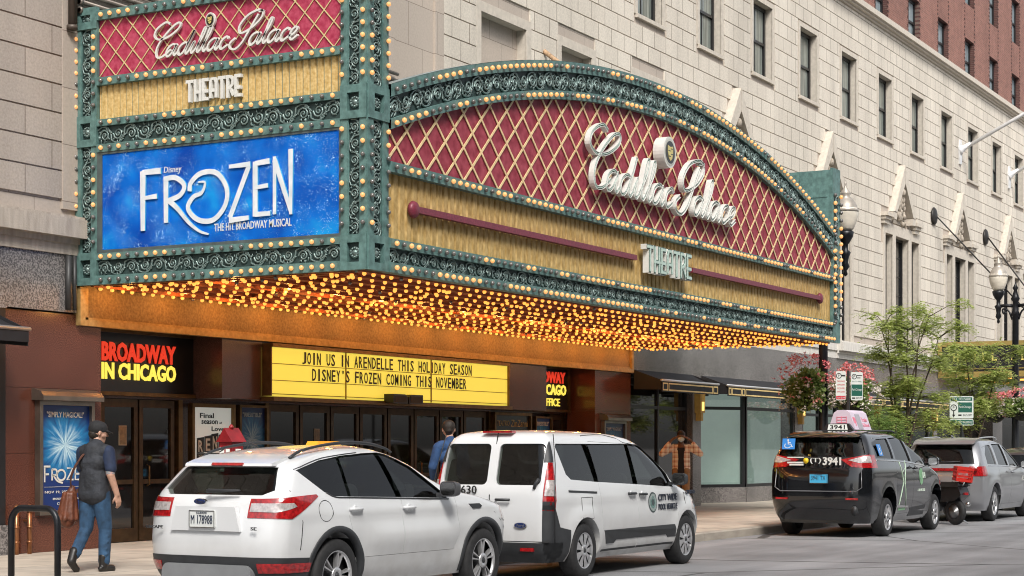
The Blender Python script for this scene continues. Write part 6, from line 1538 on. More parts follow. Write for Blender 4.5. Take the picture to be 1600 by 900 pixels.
    strips(s, "window_strip", CHROME, ([(-.55, 1.135), (.4, 1.12), (1.6, 1.075), (2.5, 1.0)], .010), ([(-.35, 1.60), (.6, 1.66), (1.3, 1.64), (2.0, 1.38), (2.55, 1.05)], .006))
    rails(s, "roof_rail", PLAST, [(-.30, 1.70), (-.1, 1.745), (1.2, 1.765), (1.5, 1.72)], .62, .015)
    [(lambda m: (m.box(-1.042, -1.0, y, y + .22, .475, .505), m.build("reflector", [TAILR], s.root)))(MB()) for y in (-.73, .56)]
    m = MB(); m.tube([(-1.02, -.66, .36), (-.8, -.66, .36)], .055, 12); m.build("tail_pipe", [PLAST], s.root)
    m = MB(); m.prism([(-.80, 1.62), (-.58, 1.71), (-.2, 1.755), (-.2, 1.72), (-.6, 1.66)], (0, 0, 0), (1, 0, 0), (0, 0, 1), (0, 1, 0), -.66, .66); o = m.build("spoiler", [s.paint], s.root); smooth(o, 40)
    m = MB()
    P = [(-.78, .98), (-.80, .66), (-.70, .60), (.70, .60), (.80, .66), (.78, .98)]; m.tube([(s.XR(z) - .004, y, z) for y, z in P], .008, 5)
    m.build("panel_seam", [pbr("painted edge glint", (.2, .2, .21), .3, .6, var=0)], s.root)  # highlight along the tailgate edge, painted as a pale line
TAXI = dict(zmap=[(0, 0), (.2, .25), (.345, .45), (.475, .67), (.8, 1.055), (1.065, 1.275), (1.15, 1.385), (1.6, 1.755), (1.755, 1.885), (3, 3.13)], archz=.09, paint=PAINTK, wb=3.03, r=.345, arch=.46, track=.95, belt=1.08, clad=.20, trimw=0, zx=[1.05],
    xr=[(.24, -.86), (.36, -.98), (.5, -1.02), (.75, -1.01), (.95, -.985), (1.06, -.95), (1.15, -.91), (1.4, -.80), (1.58, -.72), (1.68, -.62), (1.735, -.4), (1.755, .0)],
    xf=[(.2, 3.70), (.34, 3.92), (.55, 3.97), (.7, 3.90), (.82, 3.70), (.9, 3.45), (.98, 3.15), (1.06, 2.85), (1.15, 2.60), (1.35, 2.18), (1.52, 1.78), (1.64, 1.42), (1.71, 1.05), (1.745, .7), (1.755, .4)],
    w=[(.2, .86), (.34, .94), (.55, .985), (.8, .99), (1.0, .975), (1.1, .95), (1.3, .89), (1.5, .82), (1.62, .76), (1.70, .68), (1.74, .5), (1.755, .25)],
    rf=(.6, .8, .4, .55), rr=(.22, .42, .14, .3), taper=.06, flare=.02, scoop=.012, scz=.7, crease=.008, crz=.95, rimk=.68, spokes=7, mirror=(2.42, 1.04), mmat=PAINTK, hmat=PAINTK,
    side_glass=[[(-.52, 1.17), (.42, 1.15), (.46, 1.60), (-.10, 1.585), (-.48, 1.50)], [(.52, 1.14), (1.42, 1.11), (1.32, 1.635), (.56, 1.61)], [(1.50, 1.10), (2.50, 1.04), (2.32, 1.2), (1.85, 1.48), (1.42, 1.625)]],
    end_glass=[([(-.74, 1.20), (.74, 1.20), (.80, 1.26), (.68, 1.60), (-.68, 1.60), (-.80, 1.26)], -1.3, -.3, "rear_window"), ([(-.74, 1.12), (.74, 1.12), (.60, 1.64), (-.60, 1.64)], 1.5, 3.2, "windscreen")],
    doors=[([(.46, .3), (1.44, .3), (1.44, 1.1), (1.36, 1.66), (.5, 1.64), (.46, 1.1)], (1.26, 1.0)), ([(1.46, .3), (2.52, .3), (2.64, .6), (2.6, 1.02), (1.9, 1.49), (1.4, 1.66), (1.465, 1.1)], (1.62, .985))],
    lamps=[([(3.3, .72), (4.0, .6), (4.0, .78), (3.3, .9)], 0, 0, .5, 1.05, TAILW, "headlamp")], extra=taxi_extra)
_t0 = taxi_extra
def taxi_extra2(s):
    _t0(s); sk = s.tmp(s.solid(.011))
    for sd in (-1, 1):
        s.take(s.skin, s.prism_x([(sd * .38, 1.145), (sd * .60, 1.03), (sd * 1.1, 1.0), (sd * 1.1, 1.20), (sd * .86, 1.245), (sd * .80, 1.235)], -1.3, -.56), "tail_lamp", [TAILR])
        s.take(sk, s.prism_x([(sd * .52, 1.135), (sd * .72, 1.10), (sd * .99, 1.105), (sd * .99, 1.19), (sd * .86, 1.225), (sd * .80, 1.215)], -1.3, -.78), "reversing_lamp", [TAILW])
    s.drop(sk)
TAXI['extra'] = taxi_extra2
Car("taxi_minivan", "black minivan taxi with pink roof advert and blue wheelchair stickers at the kerb", "taxi", 31.1, 9.62, TAXI, "vehicles parked along the kerb").make()

# ---- 4. grey sport utility and 5. a dark car beyond it
def grey_extra(s):
    s.plate(.30, .98, -1.0, .33, .165, [("GT 7057", .1, .28, .8, .46)], PLB, PINK)
    m = MB(); m.prism(rrect(-.80, .80, 1.09, 1.15, .03), (-.965, 0, 0), (0, 1, 0), TZ, (-1, 0, 0), -.06, .02); m.build("light_bar", [TAILR], s.root)
    strips(s, "window_strip", CHROME, ([(-.45, 1.2), (.6, 1.19), (2.2, 1.14)], .010), ([(-.4, 1.60), (.6, 1.70), (1.4, 1.62), (2.35, 1.17)], .007))
    rails(s, "roof_rail", CHROME, [(-.3, 1.74), (0, 1.80), (1.1, 1.82), (1.4, 1.76)], .62, .016)
    m = MB(); m.prism([(-.74, 1.66), (-.5, 1.755), (-.1, 1.80), (-.1, 1.77), (-.5, 1.70)], (0, 0, 0), (1, 0, 0), TZ, (0, 1, 0), -.66, .66); o = m.build("spoiler", [s.paint], s.root); smooth(o, 40)
    m = MB(); m.tube([(.1, 0, 1.80), (-.08, 0, 1.86)], [.035, .008], 6); m.build("aerial", [s.paint], s.root)
    m = MB(); m.tube([(-.86, .1, 1.27), (-.87, -.1, 1.275), (-.85, -.4, 1.29)], .014, 6); m.build("wiper", [PLAST], s.root)
    m = MB(); m.tube([(-.98, -.6, .38), (-.8, -.6, .38)], .05, 10); m.build("tail_pipe", [CHROME], s.root)
    m = MB(); put_text(m, "K9", (2.35, -(s.ys(2.4, .9) + .006), .84), TX, TZ, TN, .2, .12, .006, 0, .01); m.build("flank_lettering", [WHITE], s.root)
GSUV = dict(paint=PAINTG, wb=3.04, r=.385, arch=.43, track=.93, belt=1.17, clad=.0, trimw=0,
    xr=[(.28, -.80), (.4, -.94), (.6, -.985), (.9, -.97), (1.1, -.95), (1.2, -.90), (1.5, -.74), (1.66, -.62), (1.75, -.45), (1.80, .0), (1.81, .3)],
    xf=[(.24, 3.66), (.4, 3.92), (.6, 3.98), (.85, 3.95), (.98, 3.85), (1.05, 3.5), (1.12, 3.0), (1.18, 2.62), (1.3, 2.36), (1.5, 1.95), (1.65, 1.6), (1.74, 1.25), (1.79, .9), (1.81, .6)],
    w=[(.24, .86), (.4, .92), (.65, .96), (.9, .96), (1.1, .94), (1.2, .915), (1.4, .85), (1.6, .77), (1.72, .69), (1.78, .55), (1.81, .25)],
    rf=(.5, .75, .4, .5), rr=(.24, .42, .16, .3), taper=.05, flare=.03, scoop=.02, scz=.72, crease=.01, crz=1.02, rimk=.66, spokes=5, twin=True, mirror=(2.25, 1.14), mmat=PLAST, hmat=PAINTG,
    side_glass=[[(-.42, 1.24), (.28, 1.22), (.28, 1.65), (-.12, 1.63), (-.38, 1.45)], [(.42, 1.215), (1.25, 1.195), (1.15, 1.665), (.44, 1.67)], [(1.36, 1.19), (2.28, 1.16), (2.1, 1.3), (1.68, 1.53), (1.28, 1.65)]],
    end_glass=[([(-.72, 1.24), (.72, 1.24), (.60, 1.64), (-.60, 1.64)], -1.3, -.3, "rear_window"), ([(-.7, 1.22), (.7, 1.22), (.58, 1.7), (-.58, 1.7)], 1.4, 3.0, "windscreen")],
    doors=[([(.36, .36), (1.3, .36), (1.31, 1.2), (1.2, 1.70), (.38, 1.70), (.38, 1.1), (.46, .8)], (1.10, 1.06)), ([(1.32, .36), (2.35, .36), (2.5, .7), (2.45, 1.14), (1.7, 1.56), (1.24, 1.69), (1.33, 1.2)], (1.5, 1.045))],
    lamps=[([(-1.3, .98), (-.62, .98), (-.58, 1.08), (-.62, 1.19), (-1.3, 1.19)], 0, 0, .62, 1.05, TAILR, "tail_lamp"), ([(3.4, .85), (4.1, .8), (4.1, .95), (3.4, 1.02)], 0, 0, .5, 1.05, TAILW, "headlamp")], extra=grey_extra)
Car("sport_utility", "grey metallic sport utility parked beyond the scooter and black taxi", "car", 38.75, 9.62, GSUV, "vehicles parked along the kerb").make()
DCAR = dict(SUV1); DCAR.update(lamps=SUV1['lamps'], paint=PAINTD, extra=None, clad=0, mmat=PAINTD, hmat=PAINTD)
Car("parked_car", "charcoal car cut off at the right edge behind the grey sport utility", "car", 45.9, 9.7, DCAR, "vehicles parked along the kerb").make()
# ------------------------------------------------------------------ people: one continuous skin each, clothing as parts over it
def organic(name, prims, vox, mats, parent, label_of=None, sm=4, fac=.5):
    """union of tapered capsules ((p0, r0, p1, r1, material index)) remeshed into one smooth surface"""
    m = MB()
    for p0, r0, p1, r1, mi in prims:
        p0, p1 = Vector(p0), Vector(p1); d = p1 - p0; L = d.length
        if L < 1e-4: d = Vector((0, 0, 1)); L = 1e-4
        pr = [(r0 * math.cos(a), r0 * math.sin(a)) for a in [-PI / 2 + .08 + i * (PI / 2 - .08) / 4 for i in range(5)]] + [(r1 * math.cos(a), L + r1 * math.sin(a)) for a in [i * (PI / 2 - .08) / 4 for i in range(5)]]
        m.lathe(pr, p0, d, 14)
    o = m.build(name, mats); mo = o.modifiers.new("r", 'REMESH'); mo.mode = 'VOXEL'; mo.voxel_size = vox; mo.use_smooth_shade = True
    ms = o.modifiers.new("s", 'SMOOTH'); ms.iterations = sm; ms.factor = fac
    me = evmesh(o); old = o.data; bpy.data.objects.remove(o); bpy.data.meshes.remove(old)
    me.materials.clear()
    for q in mats: me.materials.append(q)
    if len(mats) > 1:
        c = np.empty(len(me.polygons) * 3); me.polygons.foreach_get('center', c); c = c.reshape(-1, 3); best = np.full(len(c), 1e9); idx = np.zeros(len(c), int)
        for p0, r0, p1, r1, mi in prims:
            a, b = np.array(p0, float), np.array(p1, float); d = b - a; L2 = max(d.dot(d), 1e-9); t = np.clip(((c - a) @ d) / L2, 0, 1)
            ds = np.linalg.norm(c - (a + t[:, None] * d), axis=1) - (r0 + (r1 - r0) * t); u = ds < best; best[u] = ds[u]; idx[u] = mi
        me.polygons.foreach_set('material_index', idx.astype(np.int32))
    me.polygons.foreach_set('use_smooth', [True] * len(me.polygons)); me.name = name
    o = bpy.data.objects.new(name, me); COL.objects.link(o); o.parent = parent; return o
SKIN = pbr("light skin", (.50, .29, .21), .5, var=.12, vs=30); SKIND = pbr("brown skin", (.16, .085, .05), .5, var=.12, vs=30)
HAIR = pbr("dark hair", (.02, .014, .01), .6, var=.4, vs=60, bump=.4, bs=90)
def hand(P, wrist, dirn, palmn, side, mi, s=1., curl=.5):
    """palm, four bent fingers and a thumb, appended to the capsule list"""
    w = Vector(wrist); d = Vector(dirn).normalized(); n = Vector(palmn); n = (n - d * n.dot(d)).normalized(); x = d.cross(n) * side
    for k in (-1, 0, 1): P.append((w + x * .018 * k * s, .017 * s, w + d * .085 * s + x * .026 * k * s, .0135 * s, mi))
    for k, L in ((-1.5, .068), (-.5, .078), (.5, .074), (1.5, .058)):
        a = w + d * .088 * s + x * k * .0185 * s; c1 = (d + n * curl * .5).normalized(); b = a + c1 * L * .5 * s; c2 = (d + n * curl * 1.6).normalized(); e = b + c2 * L * .5 * s
        P += [(a, .0092 * s, b, .0085 * s, mi), (b, .0085 * s, e, .007 * s, mi)]
    a = w + d * .025 * s - x * .03 * s; b = a + (d * .7 - x * .6 + n * .3).normalized() * .04 * s; P += [(a, .013 * s, b, .0105 * s, mi), (b, .0105 * s, b + (d + n * .5).normalized() * .032 * s, .008 * s, mi)]
def head(P, c, face, mi, s=1.):
    """skull, jaw, nose, ears; c = middle of the head, face = direction it looks"""
    c = Vector(c); f = Vector(face).normalized(); u = Vector((0, 0, 1)); r = f.cross(u).normalized(); u = r.cross(f)
    P += [(c - f * .02 * s + u * .035 * s, .088 * s, c + f * .015 * s + u * .03 * s, .086 * s, mi), (c + f * .03 * s - u * .03 * s, .068 * s, c + f * .045 * s - u * .075 * s, .045 * s, mi),
          (c + f * .098 * s + u * .015 * s, .009 * s, c + f * .112 * s - u * .015 * s, .014 * s, mi), (c + f * .085 * s - u * .055 * s, .013 * s, c + f * .085 * s - u * .05 * s, .014 * s, mi)]
    for sd in (-1, 1):
        P += [(c + r * sd * .083 * s - f * .01 * s + u * .02 * s, .014 * s, c + r * sd * .085 * s - f * .012 * s - u * .02 * s, .011 * s, mi), (c + f * .082 * s + r * sd * .03 * s + u * .028 * s, .012 * s, c + f * .08 * s + r * sd * .045 * s + u * .026 * s, .01 * s, mi), (c + r * sd * .05 * s + f * .04 * s - u * .02 * s, .03 * s, c + r * sd * .04 * s + f * .06 * s - u * .02 * s, .028 * s, mi)]
# ---- 1. walking man with shoulder bag, left. Local axes: +x = the way he walks (along the pavement, away), z up
man = empty("person", (15.69, 14.27, .15), "man walking in black cap, dark vest and blue jeans, nearest the left edge", "person", rz=R(6))
JEAN = pbr("blue denim", (.022, .062, .125), .85, var=.5, vs=9, bump=.3, bs=60); VEST = pbr("black quilted vest", (.022, .025, .032), .75, var=.4, vs=10, bump=.5, bs=22); NAVY = pbr("navy shirt", (.012, .022, .055), .8, var=.3, vs=14, bump=.2)
BOOT = pbr("black leather boot", (.016, .014, .013), .4, var=.3); CAPM = pbr("black cap cloth", (.014, .014, .016), .8, var=.3, vs=20)
B = []
B += [((0, .0, .93), .12, (0, 0, 1.15), .125, 0), ((0, 0, 1.15), .125, (.03, 0, 1.38), .13, 0), ((.02, -.12, 1.40), .075, (.02, .12, 1.40), .075, 0), ((.02, 0, 1.42), .062, (.055, 0, 1.53), .056, 0)]
head(B, (.075, 0, 1.60), (.80, -.58, -.12), 0)
# right arm (towards the road, y-) hangs a little back, left arm forward
B += [((.02, -.185, 1.375), .060, (-.03, -.245, 1.12), .048, 0), ((-.03, -.245, 1.12), .046, (.055, -.275, .89), .033, 0)]
hand(B, (.055, -.275, .89), (.22, -.06, -1), (.3, .9, .1), 1, 0, 1.05, .6)
B += [((.02, .185, 1.375), .058, (.12, .25, 1.14), .046, 0), ((.12, .25, 1.14), .045, (.24, .17, .97), .032, 0)]
hand(B, (.24, .17, .97), (.7, -.1, -.7), (0, -1, 0), -1, 0, 1.05, .8)
# legs: right (y-) planted ahead, left trailing with heel up
B += [((.0, -.085, .90), .098, (.07, -.10, .50), .065, 0), ((.07, -.10, .50), .062, (.02, -.11, .09), .042, 0), ((.0, .085, .90), .098, (-.02, .10, .50), .065, 0), ((-.02, .10, .50), .06, (-.25, .11, .18), .042, 0)]
organic("body", B, .0085, [SKIN], man, sm=3)
J = [((0, -.04, .92), .125, (0, .04, .92), .125, 0), ((.0, -.085, .90), .112, (.07, -.10, .50), .080, 0), ((.07, -.10, .50), .077, (.035, -.108, .12), .068, 0), ((.0, .085, .90), .112, (-.02, .10, .50), .080, 0), ((-.02, .10, .50), .075, (-.225, .108, .21), .064, 0)]
for q in range(4): J.append(((.0 + .01 * q, -.16 , .2 + .07 * q), .02, (.09, -.14, .24 + .07 * q), .02, 0)); J.append(((-.2 + .06 * q, .05, .22 + .08 * q), .02, (-.16 + .05 * q, .16, .25 + .08 * q), .02, 0))
organic("jeans", J, .011, [JEAN], man, sm=3)
T = [((0, 0, 1.0), .145, (.0, 0, 1.16), .15, 0), ((0, 0, 1.16), .15, (.025, 0, 1.38), .145, 0), ((.02, -.13, 1.39), .09, (.02, .13, 1.39), .09, 0), ((.02, 0, 1.45), .085, (.035, 0, 1.475), .075, 0), ((-.005, -.045, .90), .125, (-.005, .045, .90), .125, 0), ((-.01, -.062, .89), .132, (-.0, -.055, 1.1), .13, 0), ((-.01, .062, .89), .132, (-.0, .055, 1.1), .13, 0), ((-.01, -.062, .89), .132, (-.01, .062, .89), .132, 0), ((-.03, -.06, 1.25), .115, (-.03, .06, 1.25), .115, 0)]
organic("vest", T, .011, [VEST], man, sm=6)
organic("shirt_sleeve", [((.02, -.18, 1.385), .078, (-.012, -.235, 1.19), .069, 0)], .009, [NAVY], man, sm=2)
organic("shirt_sleeve", [((.02, .18, 1.385), .076, (.085, .237, 1.20), .067, 0)], .009, [NAVY], man, sm=2)
organic("boot", [((.02, -.11, .17), .056, (.02, -.11, .05), .052, 0), ((.0, -.11, .042), .044, (.15, -.135, .036), .040, 0), ((-.03, -.11, .035), .035, (.17, -.137, .022), .03, 0)], .009, [BOOT], man, sm=2)
organic("boot", [((-.235, .11, .24), .056, (-.285, .11, .13), .052, 0), ((-.29, .11, .12), .044, (-.20, .11, .035), .042, 0), ((-.30, .11, .14), .035, (-.18, .11, .03), .034, 0)], .009, [BOOT], man, sm=2)
cf = Vector((.80, -.58, -.12)).normalized(); hc = Vector((.075, 0, 1.60))
cp = [(hc - cf * .02 + Vector((0, 0, .055)), .097, hc + cf * .015 + Vector((0, 0, .052)), .095, 0)]
rr_ = cf.cross(Vector((0, 0, 1))).normalized()
cp += [(hc + cf * .09 + rr_ * k * .022 + Vector((0, 0, .035)), .012, hc + cf * (.175 - .012 * abs(k)) + rr_ * k * .022 + Vector((0, 0, .02)), .009, 0) for k in (-3, -2, -1, 0, 1, 2, 3)]
organic("cap", cp, .009, [CAPM], man, sm=2)
organic("hair", [(hc - cf * .05 + Vector((0, 0, -.01)), .07, hc - cf * .03 + Vector((0, 0, -.03)), .062, 0)], .01, [HAIR], man, sm=2)
m = MB(); tt = pbr("tattoo ink", (.10, .22, .24), .6, vs=60, col2=(.45, .2, .18))
m.lathe([(.0535, 0), (.0525, .06)], (-.017, -.228, 1.175), (-.05, -.06, -.25), 14, 0, True, False); m.build("tattoo", [tt], man)
# bag: hung over his left shoulder, lying against his back
bag = empty("shoulder_bag", (15.69, 14.27, .95), "brown leather drawstring shoulder bag hanging behind the walking man", "bag", rz=R(6)); LEA = pbr("brown leather", (.135, .042, .02), .5, var=.4, vs=9, bump=.4, bs=20)
P = [((-.13, .27, .00), .09, (-.13, .28, -.12), .115, 0), ((-.13, .28, -.12), .115, (-.13, .29, -.20), .10, 0), ((-.12, .26, .02), .085, (-.10, .24, .16), .04, 0)]
for k in range(9):
    a = 2 * PI * k / 9; P.append(((-.12 + .06 * math.cos(a), .26 + .06 * math.sin(a), .10), .026, (-.13 + .105 * math.cos(a), .28 + .105 * math.sin(a), -.19), .030, 0))
organic("bag_body", P, .011, [LEA], bag, sm=2)
m = MB(); Q = spline([(-.10, .25, .14), (-.18, .20, .27), (-.205, .13, .40), (-.165, .085, .50), (-.085, .08, .565), (.02, .085, .578), (.12, .095, .53), (.185, .12, .40), (.16, .2, .22), (-.02, .25, .12)], 5)
for a, b in zip(Q, Q[1:]): m.bar(a, b, .042, .008, (-.4, .3, 1) if a[2] > .45 else (-1 if a[0] < 0 else 1, .5, .2))
m.build("strap", [pbr("strap leather", (.11, .045, .03), .6, var=.3)], bag)
# ---- 2. man in blue suit seen from behind
mn2 = empty("person", (21.9, 13.2, .15), "man in a blue suit jacket seen from behind between the two white vehicles", "person", rz=R(62))
SUIT = pbr("blue suit cloth", (.022, .065, .17), .8, var=.25, vs=12, bump=.2, bs=40); TRO = pbr("dark trousers", (.02, .03, .055), .8, var=.2); PAINT_SK = SKIN
B = [((0, 0, .98), .12, (0, 0, 1.25), .13, 0), ((0, 0, 1.25), .13, (0, 0, 1.44), .12, 0), ((0, -.14, 1.47), .07, (0, .14, 1.47), .07, 0), ((0, 0, 1.48), .06, (.03, 0, 1.61), .055, 0)]
head(B, (.05, .0, 1.685), (.86, -.45, -.22), 0, 1.03)
for sd in (-1, 1):
    B += [((0, sd * .2, 1.44), .06, (.03, sd * .27, 1.16), .048, 0), ((.03, sd * .27, 1.16), .045, (.20, sd * .16, .98), .033, 0), ((0, sd * .09, .96), .1, (.01, sd * .1, .52), .066, 0), ((.01, sd * .1, .52), .062, (-.02, sd * .1, .09), .042, 0)]
    hand(B, (.20, sd * .16, .98), (.9, -sd * .4, -.1), (0, -sd, 0), sd, 0, 1.05, .9)
organic("body", B, .011, [SKIN], mn2, sm=3)
organic("suit_jacket", [((0, 0, .90), .155, (0, 0, 1.2), .15, 0), ((0, -.06, .92), .13, (0, .06, .92), .13, 0), ((0, 0, 1.2), .15, (0, 0, 1.42), .14, 0), ((-.01, -.16, 1.455), .085, (-.01, .16, 1.455), .085, 0), ((-.02, -.07, 1.3), .12, (-.02, .07, 1.3), .12, 0), ((-.01, 0, 1.5), .085, (.0, 0, 1.535), .075, 0)] + [q for sd in (-1, 1) for q in (((0, sd * .205, 1.435), .078, (.03, sd * .275, 1.16), .066, 0), ((.03, sd * .275, 1.16), .064, (.17, sd * .185, 1.01), .052, 0))], .012, [SUIT], mn2, sm=3)
organic("trousers", [q for sd in (-1, 1) for q in (((0, sd * .09, .94), .12, (.01, sd * .1, .52), .085, 0), ((.01, sd * .1, .52), .082, (-.01, sd * .1, .1), .07, 0))], .014, [TRO], mn2, sm=2)
for sd in (-1, 1): organic("shoe", [((-.03, sd * .1, .05), .05, (.14, sd * .11, .035), .04, 0)], .012, [BOOT], mn2, sm=2)
h2 = Vector((.05, 0, 1.685)); f2 = Vector((.86, -.45, -.22)).normalized()
organic("hair", [(h2 - f2 * .03 + Vector((0, 0, .05)), .096, h2 + f2 * .02 + Vector((0, 0, .06)), .088, 0), (h2 - f2 * .05 + Vector((0, 0, -.01)), .072, h2 - f2 * .04 + Vector((0, 0, -.045)), .05, 0)], .010, [HAIR], mn2, sm=2)
# ---- 3. man in plaid shirt, hands up at his mask. Faces the camera
def plaid():
    m = bpy.data.materials.new("orange plaid cloth"); m.use_nodes = True; n = m.node_tree; b = n.nodes["Principled BSDF"]; L = n.links.new; setin(b, 'Roughness', .9)
    tc = n.nodes.new("ShaderNodeTexCoord"); sp = n.nodes.new("ShaderNodeSeparateXYZ"); L(tc.outputs['Object'], sp.inputs[0]); prev = None
    for ax, sc_ in ((1, 9.5), (2, 9.5)):
        mu = n.nodes.new("ShaderNodeMath"); mu.operation = 'MULTIPLY'; mu.inputs[1].default_value = sc_; L(sp.outputs[ax], mu.inputs[0]); fr = n.nodes.new("ShaderNodeMath"); fr.operation = 'FRACT'; L(mu.outputs[0], fr.inputs[0])
        rp = n.nodes.new("ShaderNodeValToRGB"); rp.color_ramp.interpolation = 'CONSTANT'; e = rp.color_ramp.elements; e[0].color = (1, .93, .82, 1); e[1].position = .46; e[1].color = (.85, .56, .40, 1)
        for p_, c_ in ((.58, (.30, .09, .05)), (.70, (.70, .40, .26)), (.8, (.92, .82, .70)), (.9, (.62, .26, .14))): q = e.new(p_); q.color = (*c_, 1)
        L(fr.outputs[0], rp.inputs[0])
        if prev is None: prev = rp
        else: mx = n.nodes.new("ShaderNodeMix"); mx.data_type = 'RGBA'; mx.blend_type = 'MIX'; mx.inputs[0].default_value = .5; L(prev.outputs[0], mx.inputs[6]); L(rp.outputs[0], mx.inputs[7]); L(mx.outputs[2], b.inputs['Base Color'])
    return m
mn3 = empty("person", (36.6, 16.05, .15), "man in an open orange plaid shirt raising both hands to his face mask", "person", rz=R(203))
TAN = pbr("tan trousers", (.34, .21, .11), .85, var=.2, vs=8); TEE = pbr("black tee shirt", (.012, .012, .018), .8, var=.2); PLD = plaid()
B = [((0, 0, .98), .12, (0, 0, 1.42), .125, 0), ((0, -.14, 1.46), .07, (0, .14, 1.46), .07, 0), ((0, 0, 1.47), .06, (.03, 0, 1.60), .055, 0)]
head(B, (.05, 0, 1.675), (1, 0, -.15), 0)
for sd in (-1, 1):
    B += [((0, sd * .2, 1.43), .058, (.10, sd * .43, 1.30), .047, 0), ((.10, sd * .43, 1.30), .044, (.14, sd * .21, 1.60), .032, 0), ((0, sd * .09, .96), .1, (.01, sd * .11, .52), .066, 0), ((.01, sd * .11, .52), .062, (-.02, sd * .12, .09), .042, 0)]
    hand(B, (.14, sd * .21, 1.60), (.1, -sd * .75, .55), (-.3, -sd, 0), sd, 0, 1.05, .7)
organic("body", B, .011, [SKIND], mn3, sm=3)
organic("plaid_shirt", [((-.02, 0, .88), .15, (-.02, 0, 1.2), .15, 0), ((-.02, -.09, .86), .12, (-.02, -.08, 1.3), .12, 0), ((-.02, .09, .86), .12, (-.02, .08, 1.3), .12, 0), ((0, -.16, 1.44), .085, (0, .16, 1.44), .085, 0), ((-.02, 0, 1.2), .15, (-.01, 0, 1.42), .13, 0)] + [q for sd in (-1, 1) for q in (((0, sd * .2, 1.43), .078, (.10, sd * .43, 1.30), .070, 0), ((.10, sd * .43, 1.30), .068, (.13, sd * .27, 1.52), .055, 0))], .012, [PLD], mn3, sm=3)
m = MB(); m.prism([(-.075, .84), (.075, .84), (.06, 1.2), (.075, 1.44), (-.075, 1.44), (-.06, 1.2)], (.0, 0, 0), (0, 1, 0), (0, 0, 1), (1, 0, 0), .08, .142); m.build("tee_shirt", [TEE], mn3)
organic("trousers", [q for sd in (-1, 1) for q in (((0, sd * .09, .92), .12, (.01, sd * .11, .52), .09, 0), ((.01, sd * .11, .52), .087, (-.01, sd * .12, .1), .075, 0))], .014, [TAN], mn3, sm=2)
for sd in (-1, 1): organic("shoe", [((-.03, sd * .12, .05), .05, (.15, sd * .14, .035), .042, 0)], .012, [BOOT], mn3, sm=2)
h3 = Vector((.05, 0, 1.675)); organic("hair", [(h3 + Vector((-.03, 0, .055)), .096, h3 + Vector((.02, 0, .07)), .085, 0)], .010, [HAIR], mn3, sm=2)
organic("face_mask", [(h3 + Vector((.075, -.035, -.05)), .045, h3 + Vector((.075, .035, -.05)), .045, 0), (h3 + Vector((.095, 0, -.03)), .035, h3 + Vector((.08, 0, -.085)), .035, 0)], .010, [pbr("pale blue mask", (.55, .68, .74), .8, var=.1)], mn3, sm=2)
# ------------------------------------------------------------------ street furniture
IRON = pbr("black cast iron", (.010, .011, .014), .38, .3, var=.3, vs=10)
# bicycle hoop at the near kerb
m = MB(); hy = 12.35; P = [(12.74, hy + .30, .15), (12.74, hy + .30, .84)] + [(12.74, hy + .16 + .14 * math.cos(a), .84 + .16 * math.sin(a)) for a in [i * PI / 12 for i in range(1, 7)]] + [(12.74, hy - .16 - .14 * math.sin(a), .84 + .16 * math.cos(a)) for a in [i * PI / 12 for i in range(7)]] + [(12.74, hy - .30, .15)]
m.tube(P, .032, 12); m.lathe([(.07, 0), (.07, .012)], (12.74, hy + .3, .15)); m.lathe([(.07, 0), (.07, .012)], (12.74, hy - .3, .15))
tag(m.build("bike_rack", [IRON]), "black tubular bicycle hoop at the kerb in the near left corner", "bike rack")
# red street call box
fb = empty("call_box", (16.25, 12.72, .15), "red gabled street call box with white stickers behind the white sport utility", "call box", rz=R(-8)); REDP2 = pbr("red call box paint", (.26, .014, .018), .4, var=.3, vs=8)
m = MB(); m.lathe([(.16, 0), (.15, .08), (.06, .16), (.05, .7), (.09, 1.08), (.10, 1.14)], (0, 0, 0)); m.build("pedestal", [REDP2], fb)
m = MB(); m.box(-.09, .09, -.10, .10, 1.14, 1.50); o = m.build("case", [REDP2], fb)
q = MB(); q.prism([(-.13, 1.50), (.13, 1.50), (.0, 1.66)], (0, 0, 0), (0, 1, 0), TZ, (1, 0, 0), -.115, .115); q.lathe([(.025, 0), (.03, .02), (.01, .05)], (0, 0, 1.65)); q.build("roof", [REDP2], fb)
q = MB(); q.box(-.097, -.0905, .02, .09, 1.16, 1.44, 0); q.box(-.097, -.0905, -.07, -.01, 1.32, 1.42, 0); q.box(-.03, .05, -.107, -.1005, 1.30, 1.42, 0)
for k in range(5): q.obox((-.0995, .085 - .012 * (k % 2), 1.20 + .045 * k), (0, -.07, .03), (0, .005, .012), (.001, 0, 0), 1 + k % 2)
q.build("sticker", [PAPW, INK, REDP2], o)
